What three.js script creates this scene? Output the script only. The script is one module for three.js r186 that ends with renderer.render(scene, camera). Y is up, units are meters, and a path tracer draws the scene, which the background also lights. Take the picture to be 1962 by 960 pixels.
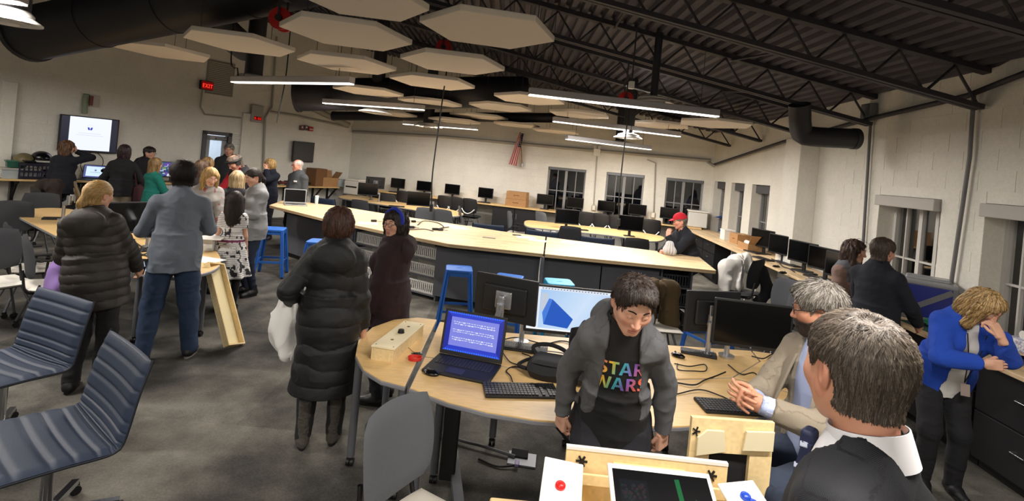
import * as THREE from 'three';
import { RoundedBoxGeometry } from 'three/addons/geometries/RoundedBoxGeometry.js';
import { mergeGeometries } from 'three/addons/utils/BufferGeometryUtils.js';
import { RectAreaLightUniformsLib } from 'three/addons/lights/RectAreaLightUniformsLib.js';
import { DecalGeometry } from 'three/addons/geometries/DecalGeometry.js';

// ---------------------------------------------------------------- camera, light, exposure
RectAreaLightUniformsLib.init();
const scene = new THREE.Scene();
const F = 960, CX = 981, CY = 315, EYE = 2.08, ROLL = 5.4 * Math.PI / 180;
const camera = new THREE.PerspectiveCamera(2 * Math.atan(480 / F) * 180 / Math.PI, 1962 / 960, 0.05, 120);
camera.position.set(0, EYE, 0);
camera.rotation.z = ROLL;                                   // the phone was held slightly rolled
camera.setViewOffset(1962, 960, 0, 480 - CY, 1962, 960);    // lens shift: verticals stay parallel
scene.add(camera);
scene.background = new THREE.Color(0x07080b);               // night outside
const renderer = new THREE.WebGLRenderer({ antialias: true });
renderer.toneMapping = THREE.LinearToneMapping;
renderer.toneMappingExposure = 1.0;
renderer.shadowMap.enabled = true;
const LAMP = 165;                                            // radiance of the pendant tubes' light

// ---------------------------------------------------------------- helpers
const V = (x, y, z) => new THREE.Vector3(x, y, z);
const D2R = Math.PI / 180;
const CR = Math.cos(ROLL), SR = Math.sin(ROLL);
function ray(px, py) { const u = px - CX, v = py - CY; return [(u * CR + v * SR) / F, -(-u * SR + v * CR) / F]; }
function at(px, py, d) { const r = ray(px, py); return V(r[0] * d, EYE + r[1] * d, -d); }
function onY(px, py, y) { const r = ray(px, py); return at(px, py, (y - EYE) / r[1]); }
function onWall(px, py, A, B, off = 0) {                    // point of a wall (plan line A-B) on a line of sight, off = metres into the room
  const r = ray(px, py), ex = B[0] - A[0], ez = B[1] - A[1], L = Math.hypot(ex, ez);
  const nx = -ez / L, nz = ex / L;                          // room is on this side
  const ax = A[0] + nx * off, az = A[1] + nz * off;
  // r0*d = X ; -d = Z ; (X-ax)*nx + (Z-az)*nz = 0
  const d = (ax * nx + az * nz) / (r[0] * nx - nz);
  return V(r[0] * d, EYE + r[1] * d, -d);
}
let seed = 7;
function rnd() { seed = (seed * 1664525 + 1013904223) >>> 0; return seed / 4294967296; }
const rr = (a, b) => a + (b - a) * rnd();
function hash(x, y, z) { let h = Math.imul(x, 374761393) ^ Math.imul(y, 668265263) ^ Math.imul(z, 2147483647 ^ 0x5bd1e995); h = Math.imul(h ^ (h >>> 13), 1274126177); return ((h ^ (h >>> 16)) >>> 0) / 4294967296; }
function vn(x, y, z) {                                      // value noise 0..1
  const xi = Math.floor(x), yi = Math.floor(y), zi = Math.floor(z); let a = x - xi, b = y - yi, c = z - zi;
  a = a * a * (3 - 2 * a); b = b * b * (3 - 2 * b); c = c * c * (3 - 2 * c);
  const l = (p, q, t) => p + (q - p) * t;
  return l(l(l(hash(xi, yi, zi), hash(xi + 1, yi, zi), a), l(hash(xi, yi + 1, zi), hash(xi + 1, yi + 1, zi), a), b),
    l(l(hash(xi, yi, zi + 1), hash(xi + 1, yi, zi + 1), a), l(hash(xi, yi + 1, zi + 1), hash(xi + 1, yi + 1, zi + 1), a), b), c);
}
const taken = new Map();
function numbered(n) { const k = taken.get(n) || 0; taken.set(n, k + 1); return k ? n + '_' + String(k).padStart(3, '0') : n; }

function triUV(g) {                                         // uv in metres by the way a face points
  const p = g.attributes.position, n = g.attributes.normal, uv = new Float32Array(p.count * 2);
  for (let i = 0; i < p.count; i++) {
    const ax = Math.abs(n.getX(i)), ay = Math.abs(n.getY(i)), az = Math.abs(n.getZ(i));
    let u, v;
    if (ay >= ax && ay >= az) { u = p.getX(i); v = p.getZ(i); } else if (ax >= az) { u = p.getZ(i); v = p.getY(i); } else { u = p.getX(i); v = p.getY(i); }
    uv[2 * i] = u; uv[2 * i + 1] = v;
  }
  g.setAttribute('uv', new THREE.BufferAttribute(uv, 2)); return g;
}
function merged(geos, keepUV) {
  if (!Array.isArray(geos)) geos = [geos];
  const list = geos.flat().map(g => {
    let q = g.index ? g.toNonIndexed() : g;
    if (!q.attributes.normal) q.computeVertexNormals();
    for (const k of Object.keys(q.attributes)) if (!['position', 'normal', 'uv'].includes(k)) q.deleteAttribute(k);
    if (!keepUV) triUV(q);
    return q;
  });
  return list.length === 1 ? list[0] : mergeGeometries(list, false);
}
function addMesh(name, geo, m, parent) {
  const o = new THREE.Mesh(geo, m); o.name = parent ? name : numbered(name);
  o.castShadow = o.receiveShadow = true; (parent || scene).add(o); return o;
}
function obj(name, geos, m, parent, keepUV) { return addMesh(name, merged(geos, keepUV), m, parent); }
function tag(o, label, category, group) { o.userData.label = label; if (category) o.userData.category = category; if (group) o.userData.group = group; return o; }
function thing(name, label, category, p = [0, 0, 0], turn = 0, group) {
  const o = new THREE.Group(); o.name = numbered(name); scene.add(o);
  if (p.isVector3) o.position.copy(p); else o.position.set(...p);
  o.rotation.y = turn; return tag(o, label, category, group);
}
function struct(o) { o.userData.kind = 'structure'; return o; }
function dup(src, p, turn, label, group) {
  const r = src.clone(); r.name = numbered(src.name.replace(/_\d\d\d$/, '')); scene.add(r);
  r.userData = { ...src.userData };
  if (p.isVector3) r.position.copy(p); else r.position.set(...p); r.rotation.y = turn;
  if (label) r.userData.label = label; if (group) r.userData.group = group; return r;
}
const M4 = new THREE.Matrix4(), EU = new THREE.Euler();
function xf(g, x = 0, y = 0, z = 0, rx = 0, ry = 0, rz = 0) { if (rx || ry || rz) g.applyMatrix4(M4.makeRotationFromEuler(EU.set(rx, ry, rz, 'YXZ'))); g.translate(x, y, z); return g; }
function bx(w, h, d, x = 0, y = 0, z = 0, rx = 0, ry = 0, rz = 0) { return xf(new THREE.BoxGeometry(w, h, d), x, y, z, rx, ry, rz); }
function rb(w, h, d, r, x = 0, y = 0, z = 0, rx = 0, ry = 0, rz = 0, seg = 2) { return xf(new RoundedBoxGeometry(w, h, d, seg, Math.min(r, w / 2.01, h / 2.01, d / 2.01)), x, y, z, rx, ry, rz); }
function cyl(r0, r1, h, x = 0, y = 0, z = 0, rx = 0, ry = 0, rz = 0, n = 16, open = false) { return xf(new THREE.CylinderGeometry(r1, r0, h, n, 1, open), x, y, z, rx, ry, rz); }
function sph(r, x = 0, y = 0, z = 0, sx = 1, sy = 1, sz = 1, n = 14) { const g = new THREE.SphereGeometry(r, n, Math.ceil(n * 0.7)); g.scale(sx, sy, sz); return g.translate(x, y, z); }
function bar(a, b, r, n = 8) {                              // round bar between two points
  const A = a.isVector3 ? a : V(...a), B = b.isVector3 ? b : V(...b), L = A.distanceTo(B);
  const g = new THREE.CylinderGeometry(r, r, L, n, 1);
  g.applyQuaternion(new THREE.Quaternion().setFromUnitVectors(V(0, 1, 0), B.clone().sub(A).normalize()));
  const m = A.clone().add(B).multiplyScalar(.5); return g.translate(m.x, m.y, m.z);
}
function beam(a, b, w, h) {                                 // square bar between two points
  const A = a.isVector3 ? a : V(...a), B = b.isVector3 ? b : V(...b), d = B.clone().sub(A), L = d.length();
  const g = new THREE.BoxGeometry(w, h, L), o = new THREE.Object3D(); o.position.copy(A).add(B).multiplyScalar(.5); o.lookAt(B); o.updateMatrix();
  return g.applyMatrix4(o.matrix);
}
function tube(pts, r, n = 6, seg = 0, closed = false) {
  const c = new THREE.CatmullRomCurve3(pts.map(p => p.isVector3 ? p : V(...p)), closed, 'catmullrom', .5);
  return new THREE.TubeGeometry(c, seg || pts.length * 5, r, n, closed);
}
function lathe(pts, n = 28) { return new THREE.LatheGeometry(pts.map(p => new THREE.Vector2(p[0], p[1])), n); }
function slab(pts, y0, y1, bevel = 0) {                     // horizontal plate from plan points [x,z], y0 bottom, y1 top
  const s = new THREE.Shape(); pts.forEach((p, i) => i ? s.lineTo(p[0], -p[1]) : s.moveTo(p[0], -p[1]));
  const g = new THREE.ExtrudeGeometry(s, { depth: y1 - y0 - 2 * bevel, bevelEnabled: bevel > 0, bevelThickness: bevel, bevelSize: bevel, bevelOffset: -bevel, bevelSegments: 2 });
  g.rotateX(-Math.PI / 2); return g.translate(0, y0 + bevel, 0);
}
function flat(pts, depth, bevel = 0, holes = []) {          // upright plate in xy, thickness along z centred
  const s = new THREE.Shape(); pts.forEach((p, i) => i ? s.lineTo(p[0], p[1]) : s.moveTo(p[0], p[1]));
  for (const h of holes) { const q = new THREE.Path(); h.forEach((p, i) => i ? q.lineTo(p[0], p[1]) : q.moveTo(p[0], p[1])); s.holes.push(q); }
  const g = new THREE.ExtrudeGeometry(s, { depth: depth - 2 * bevel, bevelEnabled: bevel > 0, bevelThickness: bevel, bevelSize: bevel, bevelOffset: -bevel, bevelSegments: 2 });
  return g.translate(0, 0, -depth / 2 + bevel);
}
const rect = (x0, y0, x1, y1) => [[x0, y0], [x1, y0], [x1, y1], [x0, y1]];
function smoothPts(pts, n) {                                // closed smooth outline through plan points
  const c = new THREE.CatmullRomCurve3(pts.map(p => V(p[0], 0, p[1])), true, 'catmullrom', .5); return c.getPoints(n).slice(0, -1).map(p => [p.x, p.z]);
}

// ---------------------------------------------------------------- textures and materials
function tex(w, h, fn, rx, ry, srgb = true) {
  const a = new Uint8Array(w * h * 4);
  for (let j = 0; j < h; j++) for (let i = 0; i < w; i++) { const c = fn(i / w, j / h, i, j); const k = (j * w + i) * 4; a[k] = c[0]; a[k + 1] = c[1]; a[k + 2] = c[2]; a[k + 3] = 255; }
  const t = new THREE.DataTexture(a, w, h); t.wrapS = t.wrapT = THREE.RepeatWrapping; t.magFilter = THREE.LinearFilter; t.minFilter = THREE.LinearMipmapLinearFilter; t.generateMipmaps = true;
  t.repeat.set(rx, ry); if (srgb) t.colorSpace = THREE.SRGBColorSpace; t.needsUpdate = true; return t;
}
function tn(u, v, f, k = 0) {                               // tiling noise
  const x = u * f, y = v * f, xi = Math.floor(x), yi = Math.floor(y); let a = x - xi, b = y - yi; a = a * a * (3 - 2 * a); b = b * b * (3 - 2 * b);
  const h = (i, j) => hash(((i % f) + f) % f, ((j % f) + f) % f, k); const l = (p, q, t) => p + (q - p) * t;
  return l(l(h(xi, yi), h(xi + 1, yi), a), l(h(xi, yi + 1), h(xi + 1, yi + 1), a), b);
}
const fbm = (u, v, f, k) => tn(u, v, f, k) * .5 + tn(u, v, f * 2, k + 1) * .28 + tn(u, v, f * 4, k + 2) * .15 + tn(u, v, f * 8, k + 3) * .07;
function canvasTex(w, h, draw) { const c = document.createElement('canvas'); c.width = w; c.height = h; draw(c.getContext('2d'), w, h); const t = new THREE.CanvasTexture(c); t.colorSpace = THREE.SRGBColorSpace; return t; }
const mats = new Map();
function mat(color, rough = .7, o = {}) {
  const key = color + '|' + rough + '|' + JSON.stringify(o); if (mats.has(key)) return mats.get(key);
  const m = new THREE.MeshStandardMaterial({ color, roughness: rough, ...o }); mats.set(key, m); return m;
}
const fineNoise = tex(128, 128, (u, v) => { const c = 110 + 110 * (tn(u, v, 64, 3) * .6 + tn(u, v, 32, 5) * .4); return [c, c, c]; }, 14, 14, false);
const T = {
  carpet: tex(1024, 1024, (u, v) => {
    const tx = Math.floor(u * 8), ty = Math.floor(v * 8), tone = hash(tx, ty, 4) * .28;
    const big = fbm(u, v, 10, 2), mid = fbm(u, v, 36, 8), f = hash(Math.floor(u * 1024), Math.floor(v * 1024), 9);
    const k = 62 + 110 * (big - .48) + 60 * (mid - .45) + 90 * (tone - .14) + 18 * (f - .5);
    return [k * 1.02, k * .99, k * .915];
  }, 1 / 7.3, 1 / 7.3),
  wall: tex(512, 512, (u, v) => { const k = 226 + 12 * (fbm(u, v, 8, 1) - .5) + 9 * (tn(u, v, 128, 5) - .5); return [k, k * .99, k * .95]; }, .5, .5),
  block: tex(512, 512, (u, v) => {                          // faint painted joints of the blocks far off
    const row = Math.floor(v * 4), uu = (u * 2 + (row % 2) * .5) % 1, vv = (v * 4) % 1;
    const j = Math.min(Math.min(uu, 1 - uu) * .4, Math.min(vv, 1 - vv) * .2); let k = j < .004 ? 40 : 200; k += 40 * (tn(u, v, 128, 5) - .5); return [k, k, k];
  }, 1 / .8, 1 / .8, false),
  maple: tex(512, 512, (u, v) => { const g = tn(u, v * 1, 4, 2) * .4 + hash(0, Math.floor(v * 512 + 3 * tn(u, v, 6, 3)), 3) * .22 + tn(u * .25, v, 96, 5) * .38; const k = .86 + .16 * g; return [236 * k, 198 * k, 136 * k]; }, .9, .9),
  butcher: tex(512, 512, (u, v) => { const s = Math.floor(v * 16), k = .84 + .17 * hash(Math.floor(u * 3 + hash(s, 1, 1) * 3) % 3, s, 2) + .07 * (tn(u, v, 64, 4) - .5); return [238 * k, 208 * k, 164 * k]; }, .9, .9),
  ply: tex(256, 256, (u, v) => { const g = tn(u, v, 5, 2) * .5 + tn(u, v, 40, 3) * .5, k = .88 + .14 * g; return [242 * k, 216 * k, 162 * k]; }, 2, 2),
  card: tex(128, 128, (u, v) => { const k = .9 + .1 * tn(u, v, 32, 3) + .04 * Math.sin(v * 200); return [182 * k, 138 * k, 92 * k]; }, 2, 2),
  fabric: tex(128, 128, (u, v, i, j) => { const c = 120 + 70 * ((i + j) % 4 < 2 ? 1 : 0) + 50 * (hash(i, j, 1) - .5); return [c, c, c]; }, 8, 8, false),
};
const M = {
  carpet: new THREE.MeshStandardMaterial({ map: T.carpet, roughness: .97, bumpMap: fineNoise, bumpScale: .004 }),
  wall: new THREE.MeshStandardMaterial({ map: T.wall, roughness: .62, bumpMap: fineNoise, bumpScale: .0008 }),
  wallFar: new THREE.MeshStandardMaterial({ map: T.wall, roughness: .62, bumpMap: T.block, bumpScale: .003 }),
  maple: new THREE.MeshStandardMaterial({ map: T.maple, roughness: .38 }),
  butcher: new THREE.MeshStandardMaterial({ map: T.butcher, roughness: .4 }),
  ply: new THREE.MeshStandardMaterial({ map: T.ply, roughness: .6 }),
  card: new THREE.MeshStandardMaterial({ map: T.card, roughness: .85 }),
  deck: mat(0x4a4850, .75), steel: mat(0x2b2a31, .6), duct: mat(0x232329, .55), black: mat(0x121214, .5), blackGloss: mat(0x0b0b0d, .22),
  cable: mat(0x0e0e10, .55), panel: new THREE.MeshStandardMaterial({ color: 0xe0d8cc, roughness: .95, bumpMap: fineNoise, bumpScale: .002 }),
  edge: mat(0x85868c, .5), chrome: mat(0xc8cad0, .18, { metalness: 1 }), alu: mat(0xb4b7bc, .35, { metalness: .8 }), greyMetal: mat(0x6f7278, .45, { metalness: .4 }),
  white: mat(0xe6e4de, .5), cream: mat(0xdcd2b0, .6), conduit: mat(0xa39f95, .5), frame: mat(0x8f8f90, .5), frameWhite: mat(0xc9c8c4, .5),
  blackCase: mat(0x17181b, .55), laminate: mat(0x484a50, .55), darkPanel: mat(0x5a5c62, .6), red: mat(0xb01c18, .4), blue: mat(0x2a62b4, .42, { metalness: .15 }),
  cardDark: mat(0x7b5636, .85), bin: new THREE.MeshPhysicalMaterial({ color: 0xdfe6e8, roughness: .25, transmission: .55, thickness: 0 }),
  glass: new THREE.MeshPhysicalMaterial({ color: 0xffffff, roughness: .02, transmission: 1, thickness: 0, ior: 1.5 }),
  offScreen: mat(0x050506, .16),
};

// ---------------------------------------------------------------- the room
const WA = [-5.04, -15.6], WB = [5.2, -12.95], WC = [4.13, 2.2], WD = [-13.0, -5.28], WE = [-13.0, 2.2];
const roofY = x => x < -5 ? 5.21 : 3.5 + .18 * (4.5 - x);
{
  const f = struct(obj('floor', slab([WA, WB, WC, WE, WD].map(p => [p[0] * 1.03, p[1] * 1.03]), -.2, 0), M.carpet)); tag(f, 'dark mottled grey-brown carpet tile floor of the room', 'floor');
  // carpet tiles near the viewer are told apart by tone only: they stay in the floor's weave
}
function wallFrame(A, B) {                                   // group at A, x along A-B seen from the room, z into the room
  const L = Math.hypot(B[0] - A[0], B[1] - A[1]); const o = new THREE.Group(); o.position.set(A[0], 0, A[1]);
  o.rotation.y = -Math.atan2(B[1] - A[1], B[0] - A[0]); o.userData.len = L; return o;
}
function wallXY(px, py, A, B) { const p = onWall(px, py, A, B), L = Math.hypot(B[0] - A[0], B[1] - A[1]); return [((p.x - A[0]) * (B[0] - A[0]) + (p.z - A[1]) * (B[1] - A[1])) / L, p.y]; }
const wallSpecs = [];
function buildWall(name, label, A, B, openings, material, topFn) {
  const o = wallFrame(A, B); o.name = name; scene.add(o); struct(o); o.userData.label = label; o.userData.category = 'wall';
  const L = o.userData.len; delete o.userData.len;
  const pts = topFn ? [[-.2, 0], [L + .2, 0], ...topFn(L)] : rect(-.2, 0, L + .2, 5.6);
  const g = flat(pts, .3, 0, openings.map(r => rect(...r))); g.translate(0, 0, -.15);
  obj('masonry', g, material, o); return o;
}
// openings, in wall metres [x0,y0,x1,y1]
const farWin = [[1051, 316, 1124, 398], [1163, 327, 1236, 409], [1277, 345, 1349, 421]].map(([x0, y0, x1, y1]) => {
  const a = wallXY(x0, y0, WA, WB), b = wallXY(x1, y0 + 6, WA, WB); return [a[0], .82, b[0], 2.12];
});
const rightWin = [[1368, 1388], [1401, 1425], [1441, 1474], [1688, 1806], [1893, 2080]].map(([x0, x1]) => {
  const a = wallXY(x0, 362, WB, WC), b = wallXY(x1, 375, WB, WC); return [a[0], .84, b[0], 2.14];
});
const doorHole = (() => { const a = wallXY(384, 300, WD, WA), b = wallXY(440, 300, WD, WA); return [a[0], 0, b[0], 2.2]; })();
const wallFar = buildWall('wall_far', 'far white painted block wall with three dark windows', WA, WB, farWin, M.wallFar);
const wallRight = buildWall('wall_right', 'white painted block wall with five dark windows above the long counter', WB, WC, rightWin, M.wall);
const wallLeft = buildWall('wall_left', 'white painted block wall carrying the two televisions and the door', WD, WA, [doorHole], M.wallFar);
buildWall('wall_side', 'plain white wall closing the room beyond the lounge chairs', WE, WD, [], M.wallFar);
buildWall('wall_back', 'plain white wall behind the photographer', WC, WE, [], M.wallFar);

// blocks of the right wall that can be told apart: thin painted faces with recessed joints
{
  const bw = .405, bh = .203, j = .005, variants = [];
  for (let k = 0; k < 4; k++) variants.push(merged(bx(bw - j, bh - j, .012)));
  const blockMats = [0, 1, 2].map(k => { const m = M.wall.clone(); m.color.setScalar(1 - k * .018); return m; });
  const cut = {}; let n = 0;
  const x0 = 5.35, x1 = 12.2;
  for (let row = 0; row < 17; row++) for (let c = 0; c < 40 && n < 300; c++) {
    let a = x0 + c * bw - (row % 2) * bw / 2, b = a + bw; const y0 = .02 + row * bh, y1 = y0 + bh;
    if (a < x0 - .01 || b > x1 || y0 < .95) continue;
    let skip = false;
    for (const r of rightWin) { if (y1 > r[1] && y0 < r[3] + .005) { if (a >= r[0] - .01 && b <= r[2] + .01) skip = true; else if (a < r[0] && b > r[0]) b = r[0]; else if (a < r[2] && b > r[2]) a = r[2]; } }
    if (skip || b - a < .04) continue;
    let top = y1; for (const r of rightWin) if (b > r[0] + .01 && a < r[2] - .01 && y0 < r[3] && y1 > r[3]) { top = 0; }
    if (!top) continue;
    const w = b - a; let g = variants[n % 4];
    if (Math.abs(w - bw) > .01) { const key = w.toFixed(2); g = cut[key] || (cut[key] = merged(bx(w - j, bh - j, .012))); }
    const m = addMesh('block', g, blockMats[Math.floor(hash(row, c, 3) * 3)], wallRight); m.position.set((a + b) / 2, (y0 + y1) / 2, -.0025 + .0012 * hash(row, c, 8)); n++;
  }
}
// windows
let winN = 0;
function makeWindow(wall, r, label, o) {
  const g = new THREE.Group(); g.name = 'window_' + (++winN); scene.add(g); struct(g); g.userData.label = label; g.userData.category = 'window';
  wall.updateMatrixWorld(); const w = r[2] - r[0], h = r[3] - r[1];
  g.position.copy(wall.localToWorld(V((r[0] + r[2]) / 2, r[1], 0))); g.rotation.y = wall.rotation.y;
  const fz = o.z, t = .045, fm = o.m;
  obj('frame', [bx(w, t, .06, 0, h - t / 2, fz), bx(w, t, .06, 0, t / 2, fz), bx(t, h, .06, -w / 2 + t / 2, h / 2, fz), bx(t, h, .06, w / 2 - t / 2, h / 2, fz)], fm, g);
  for (const x of o.mull) obj('mullion', bx(x[1] || .03, h - 2 * t, .05, x[0] * w, h / 2, fz), fm, g);
  for (const y of o.rails) obj('rail', bx(w - 2 * t, .022, .04, 0, y * h, fz), fm, g);
  const xs = [-.5, ...o.mull.map(x => x[0]), .5];
  for (let i = 0; i + 1 < xs.length; i++) { const a = xs[i] * w, b = xs[i + 1] * w; obj('pane', bx(b - a - .02, h - 2 * t, .006, (a + b) / 2, h / 2, fz - .01), M.glass, g); }
  obj('window_sill', bx(w, .03, .2, 0, .015, -.1), mat(0xbdbab2, .5), g);
  if (o.valance) obj('roller_shade', rb(w - .02, o.valance, .09, .01, 0, h - o.valance / 2 - .005, o.vz), o.vm, g);
  return g;
}
const fwl = ['by the stacked cardboard boxes', 'between the two wall conduits', 'nearest the far right corner behind the red cap'];
farWin.forEach((r, i) => makeWindow(wallFar, r, 'dark night window with pale mullions in far wall ' + fwl[i], { z: -.12, m: M.frame, mull: [[-.24, .02], [-.02, .07], [.24, .02]], rails: [.5], valance: .07, vz: -.06, vm: M.greyMetal }));
const rwl = ['narrow dark window closest to the room corner', 'narrow dark window in the middle of three beside the blue press', 'narrow dark window beside the square pilaster', 'tall dark window behind the man in the navy sweater', 'wide dark window beside the woman in blue fleece'];
rightWin.forEach((r, i) => makeWindow(wallRight, r, rwl[i], { z: -.22, m: i < 3 ? M.frame : M.frameWhite, mull: i < 3 ? [[-.1, .04], [.2, .03]] : [[-.28, .02], [-.05, .055], [.2, .05]], rails: [.42], valance: i < 3 ? .17 : .13, vz: i < 3 ? -.12 : .03, vm: i < 3 ? mat(0x4a4b50, .7) : mat(0xb3b0ab, .6) }));

// pilaster and corner box on the right wall, two slim pilasters on the left wall
function onWallBox(name, wall, label, x0, x1, y0, y1, dep, m) { const o = struct(obj(name, rb(x1 - x0, y1 - y0, dep, .008), m)); wall.updateMatrixWorld(); o.position.copy(wall.localToWorld(V((x0 + x1) / 2, (y0 + y1) / 2, dep / 2))); o.rotation.y = wall.rotation.y; o.userData.label = label; o.userData.category = 'pilaster'; return o; }
{ const a = wallXY(1535, 400, WB, WC)[0]; onWallBox('trim_1', wallRight, 'square white pilaster standing out of the window wall under the round duct', a - .1, a + .42, 0, 2.95, .3, M.wall);
  const b = wallXY(8, 250, WD, WA)[0]; onWallBox('trim_2', wallLeft, 'slim white pilaster behind the storage bins', b - .08, b + .12, 0, 2.75, .1, M.wall);
  const c = wallXY(472, 230, WD, WA)[0]; onWallBox('trim_3', wallLeft, 'boxed white chase between the door and the red clock', c - .12, c + .12, 0, 2.75, .08, M.wall); }
// door
{
  wallLeft.updateMatrixWorld(); const [x0, , x1, h] = doorHole, w = x1 - x0, g = new THREE.Group(); g.name = 'door_1'; scene.add(g); struct(g);
  g.userData.label = 'grey framed glazed door standing behind the man in the dark jacket'; g.userData.category = 'door';
  g.position.copy(wallLeft.localToWorld(V((x0 + x1) / 2, 0, 0))); g.rotation.y = wallLeft.rotation.y;
  const fm = mat(0x4b4a4c, .5), dm = mat(0x9fa3a8, .5);
  obj('door_frame', [bx(.09, h, .2, -w / 2 + .045, h / 2, -.05), bx(.09, h, .2, w / 2 - .045, h / 2, -.05), bx(w, .09, .2, 0, h - .045, -.05)], fm, g);
  const lw = w - .19; obj('door_leaf', [bx(.1, h - .1, .045, -lw / 2 + .05, h / 2 - .05, -.06), bx(.1, h - .1, .045, lw / 2 - .05, h / 2 - .05, -.06), bx(lw, .12, .045, 0, h - .16, -.06), bx(lw, .3, .045, 0, .15, -.06)], dm, g);
  obj('door_glass', bx(lw - .19, h - .5, .008, 0, h / 2 + .03, -.06), new THREE.MeshPhysicalMaterial({ color: 0xe8eef2, roughness: .35, transmission: .85, thickness: 0 }), g);
  obj('door_handle', [bar([lw / 2 - .05, .98, -.02], [lw / 2 - .05, 1.1, -.02], .012), bar([lw / 2 - .05, 1.04, -.02], [lw / 2 - .15, 1.04, .02], .01)], M.alu, g);
  obj('door_closer', rb(.25, .05, .06, .01, .1, h - .17, -.01), M.greyMetal, g);
  // the corridor beyond it, lit by its own lamp
  const cz = -1.9; const c = new THREE.Group(); c.name = 'wall_corridor'; struct(c); c.userData.label = 'pale corridor seen through the glazed door'; c.userData.category = 'wall';
  c.position.copy(g.position); c.rotation.y = g.rotation.y; scene.add(c);
  obj('corridor_shell', [bx(3, 2.8, .1, 0, 1.4, cz), bx(.1, 2.8, 1.65, -1.5, 1.4, -1.1), bx(.1, 2.8, 1.65, 1.5, 1.4, -1.1), bx(3, .1, 1.65, 0, 2.75, -1.1), bx(3, .1, 1.65, 0, -.05, -1.1)], mat(0xd8dde2, .7), c);
  const lp = thing('corridor_lamp', 'white ceiling lamp of the corridor beyond the door', 'lamp', c.localToWorld(V(0, 2.68, -1.1)), g.rotation.y); c.updateMatrixWorld(); lp.position.copy(c.localToWorld(V(0, 2.66, -1.1)));
  obj('housing', bx(.9, .05, .3, 0, .02, 0), M.white, lp); obj('tube', bx(.86, .01, .26, 0, -.011, 0), new THREE.MeshStandardMaterial({ color: 0xffffff, emissive: 0xf2f6ff, emissiveIntensity: 2 }), lp);
  const rl = new THREE.RectAreaLight(0xf0f5ff, 60, .86, .26); rl.position.set(0, -.03, 0); rl.rotation.x = -Math.PI / 2; lp.add(rl);
}
// the ground outside
{ const g = struct(obj('ground_outside', bx(60, .1, 60, 10, -.35, -12), mat(0x2c2d26, .95))); g.userData.label = 'dark night ground outside the windows'; g.userData.category = 'ground'; }

// ---------------------------------------------------------------- roof: ribbed deck, joists
{
  const o = struct(new THREE.Group()); o.name = 'ceiling'; scene.add(o); o.userData.label = 'dark ribbed steel roof deck sloping down to the window wall'; o.userData.category = 'ceiling';
  // ribs run with the slope's contour (along z)
  const prof = []; let x = 5.9; const step = .15;
  while (x > -13.6) { const y = roofY(x); prof.push([x, y], [x - .07, roofY(x - .07)], [x - .085, roofY(x - .085) + .06], [x - .135, roofY(x - .135) + .06]); x -= step; }
  const top = prof.slice().reverse().map(p => [p[0], p[1] + .12]);
  const g = flat([...prof, ...top], 22); g.translate(0, 0, -7.5);
  obj('roof_deck', g, M.deck, o);
}
const zOf = (x, d0) => -d0;
function joist(d0, label) {                                  // open-web joist from the window wall up the slope
  const xr = 5.2 - (12.95 - d0) * .0706 - .05, xl = -5, y = x => 3.1 + .18 * (4.5 - x);
  const o = thing('roof_joist', label, 'joist', [0, 0, -d0], 0, 'roof joists');
  obj('bottom_chord', [beam([xr, y(xr), .035], [xl, y(xl), .035], .05, .05), beam([xr, y(xr), -.035], [xl, y(xl), -.035], .05, .05)], M.steel, o);
  obj('top_chord', beam([xr + .1, y(xr) + .36, 0], [xl, y(xl) + .36, 0], .1, .06), M.steel, o);
  const web = []; const n = 17; for (let i = 0; i < n; i++) { const a = xr - (xr - xl) * i / n, b = xr - (xr - xl) * (i + .5) / n, c = xr - (xr - xl) * (i + 1) / n; web.push(bar([a, y(a), 0], [b, y(b) + .34, 0], .014, 6), bar([b, y(b) + .34, 0], [c, y(c), 0], .014, 6)); }
  obj('web', web, M.steel, o);
}
[3.4, 5.0, 6.7, 8.4, 10.1, 11.8].forEach((d, i) => joist(d, 'black open-web roof joist crossing the sloping deck, one of a parallel row'));
// cross bridging bars
function bridging(a, b) { const o = obj('bridging_bar', bar(a, b, .016, 6), M.steel); tag(o, 'thin black diagonal brace between two roof joists', 'brace', 'joist bracing'); }
for (const [x, d0, d1] of [[1.0, 5.0, 6.7], [2.6, 5.0, 6.7], [.5, 3.4, 5], [3.2, 6.7, 8.4]]) { const y = 3.1 + .18 * (4.5 - x); bridging([x, y + .02, -d0], [x + .2, y + .3, -d1]); }

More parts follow.
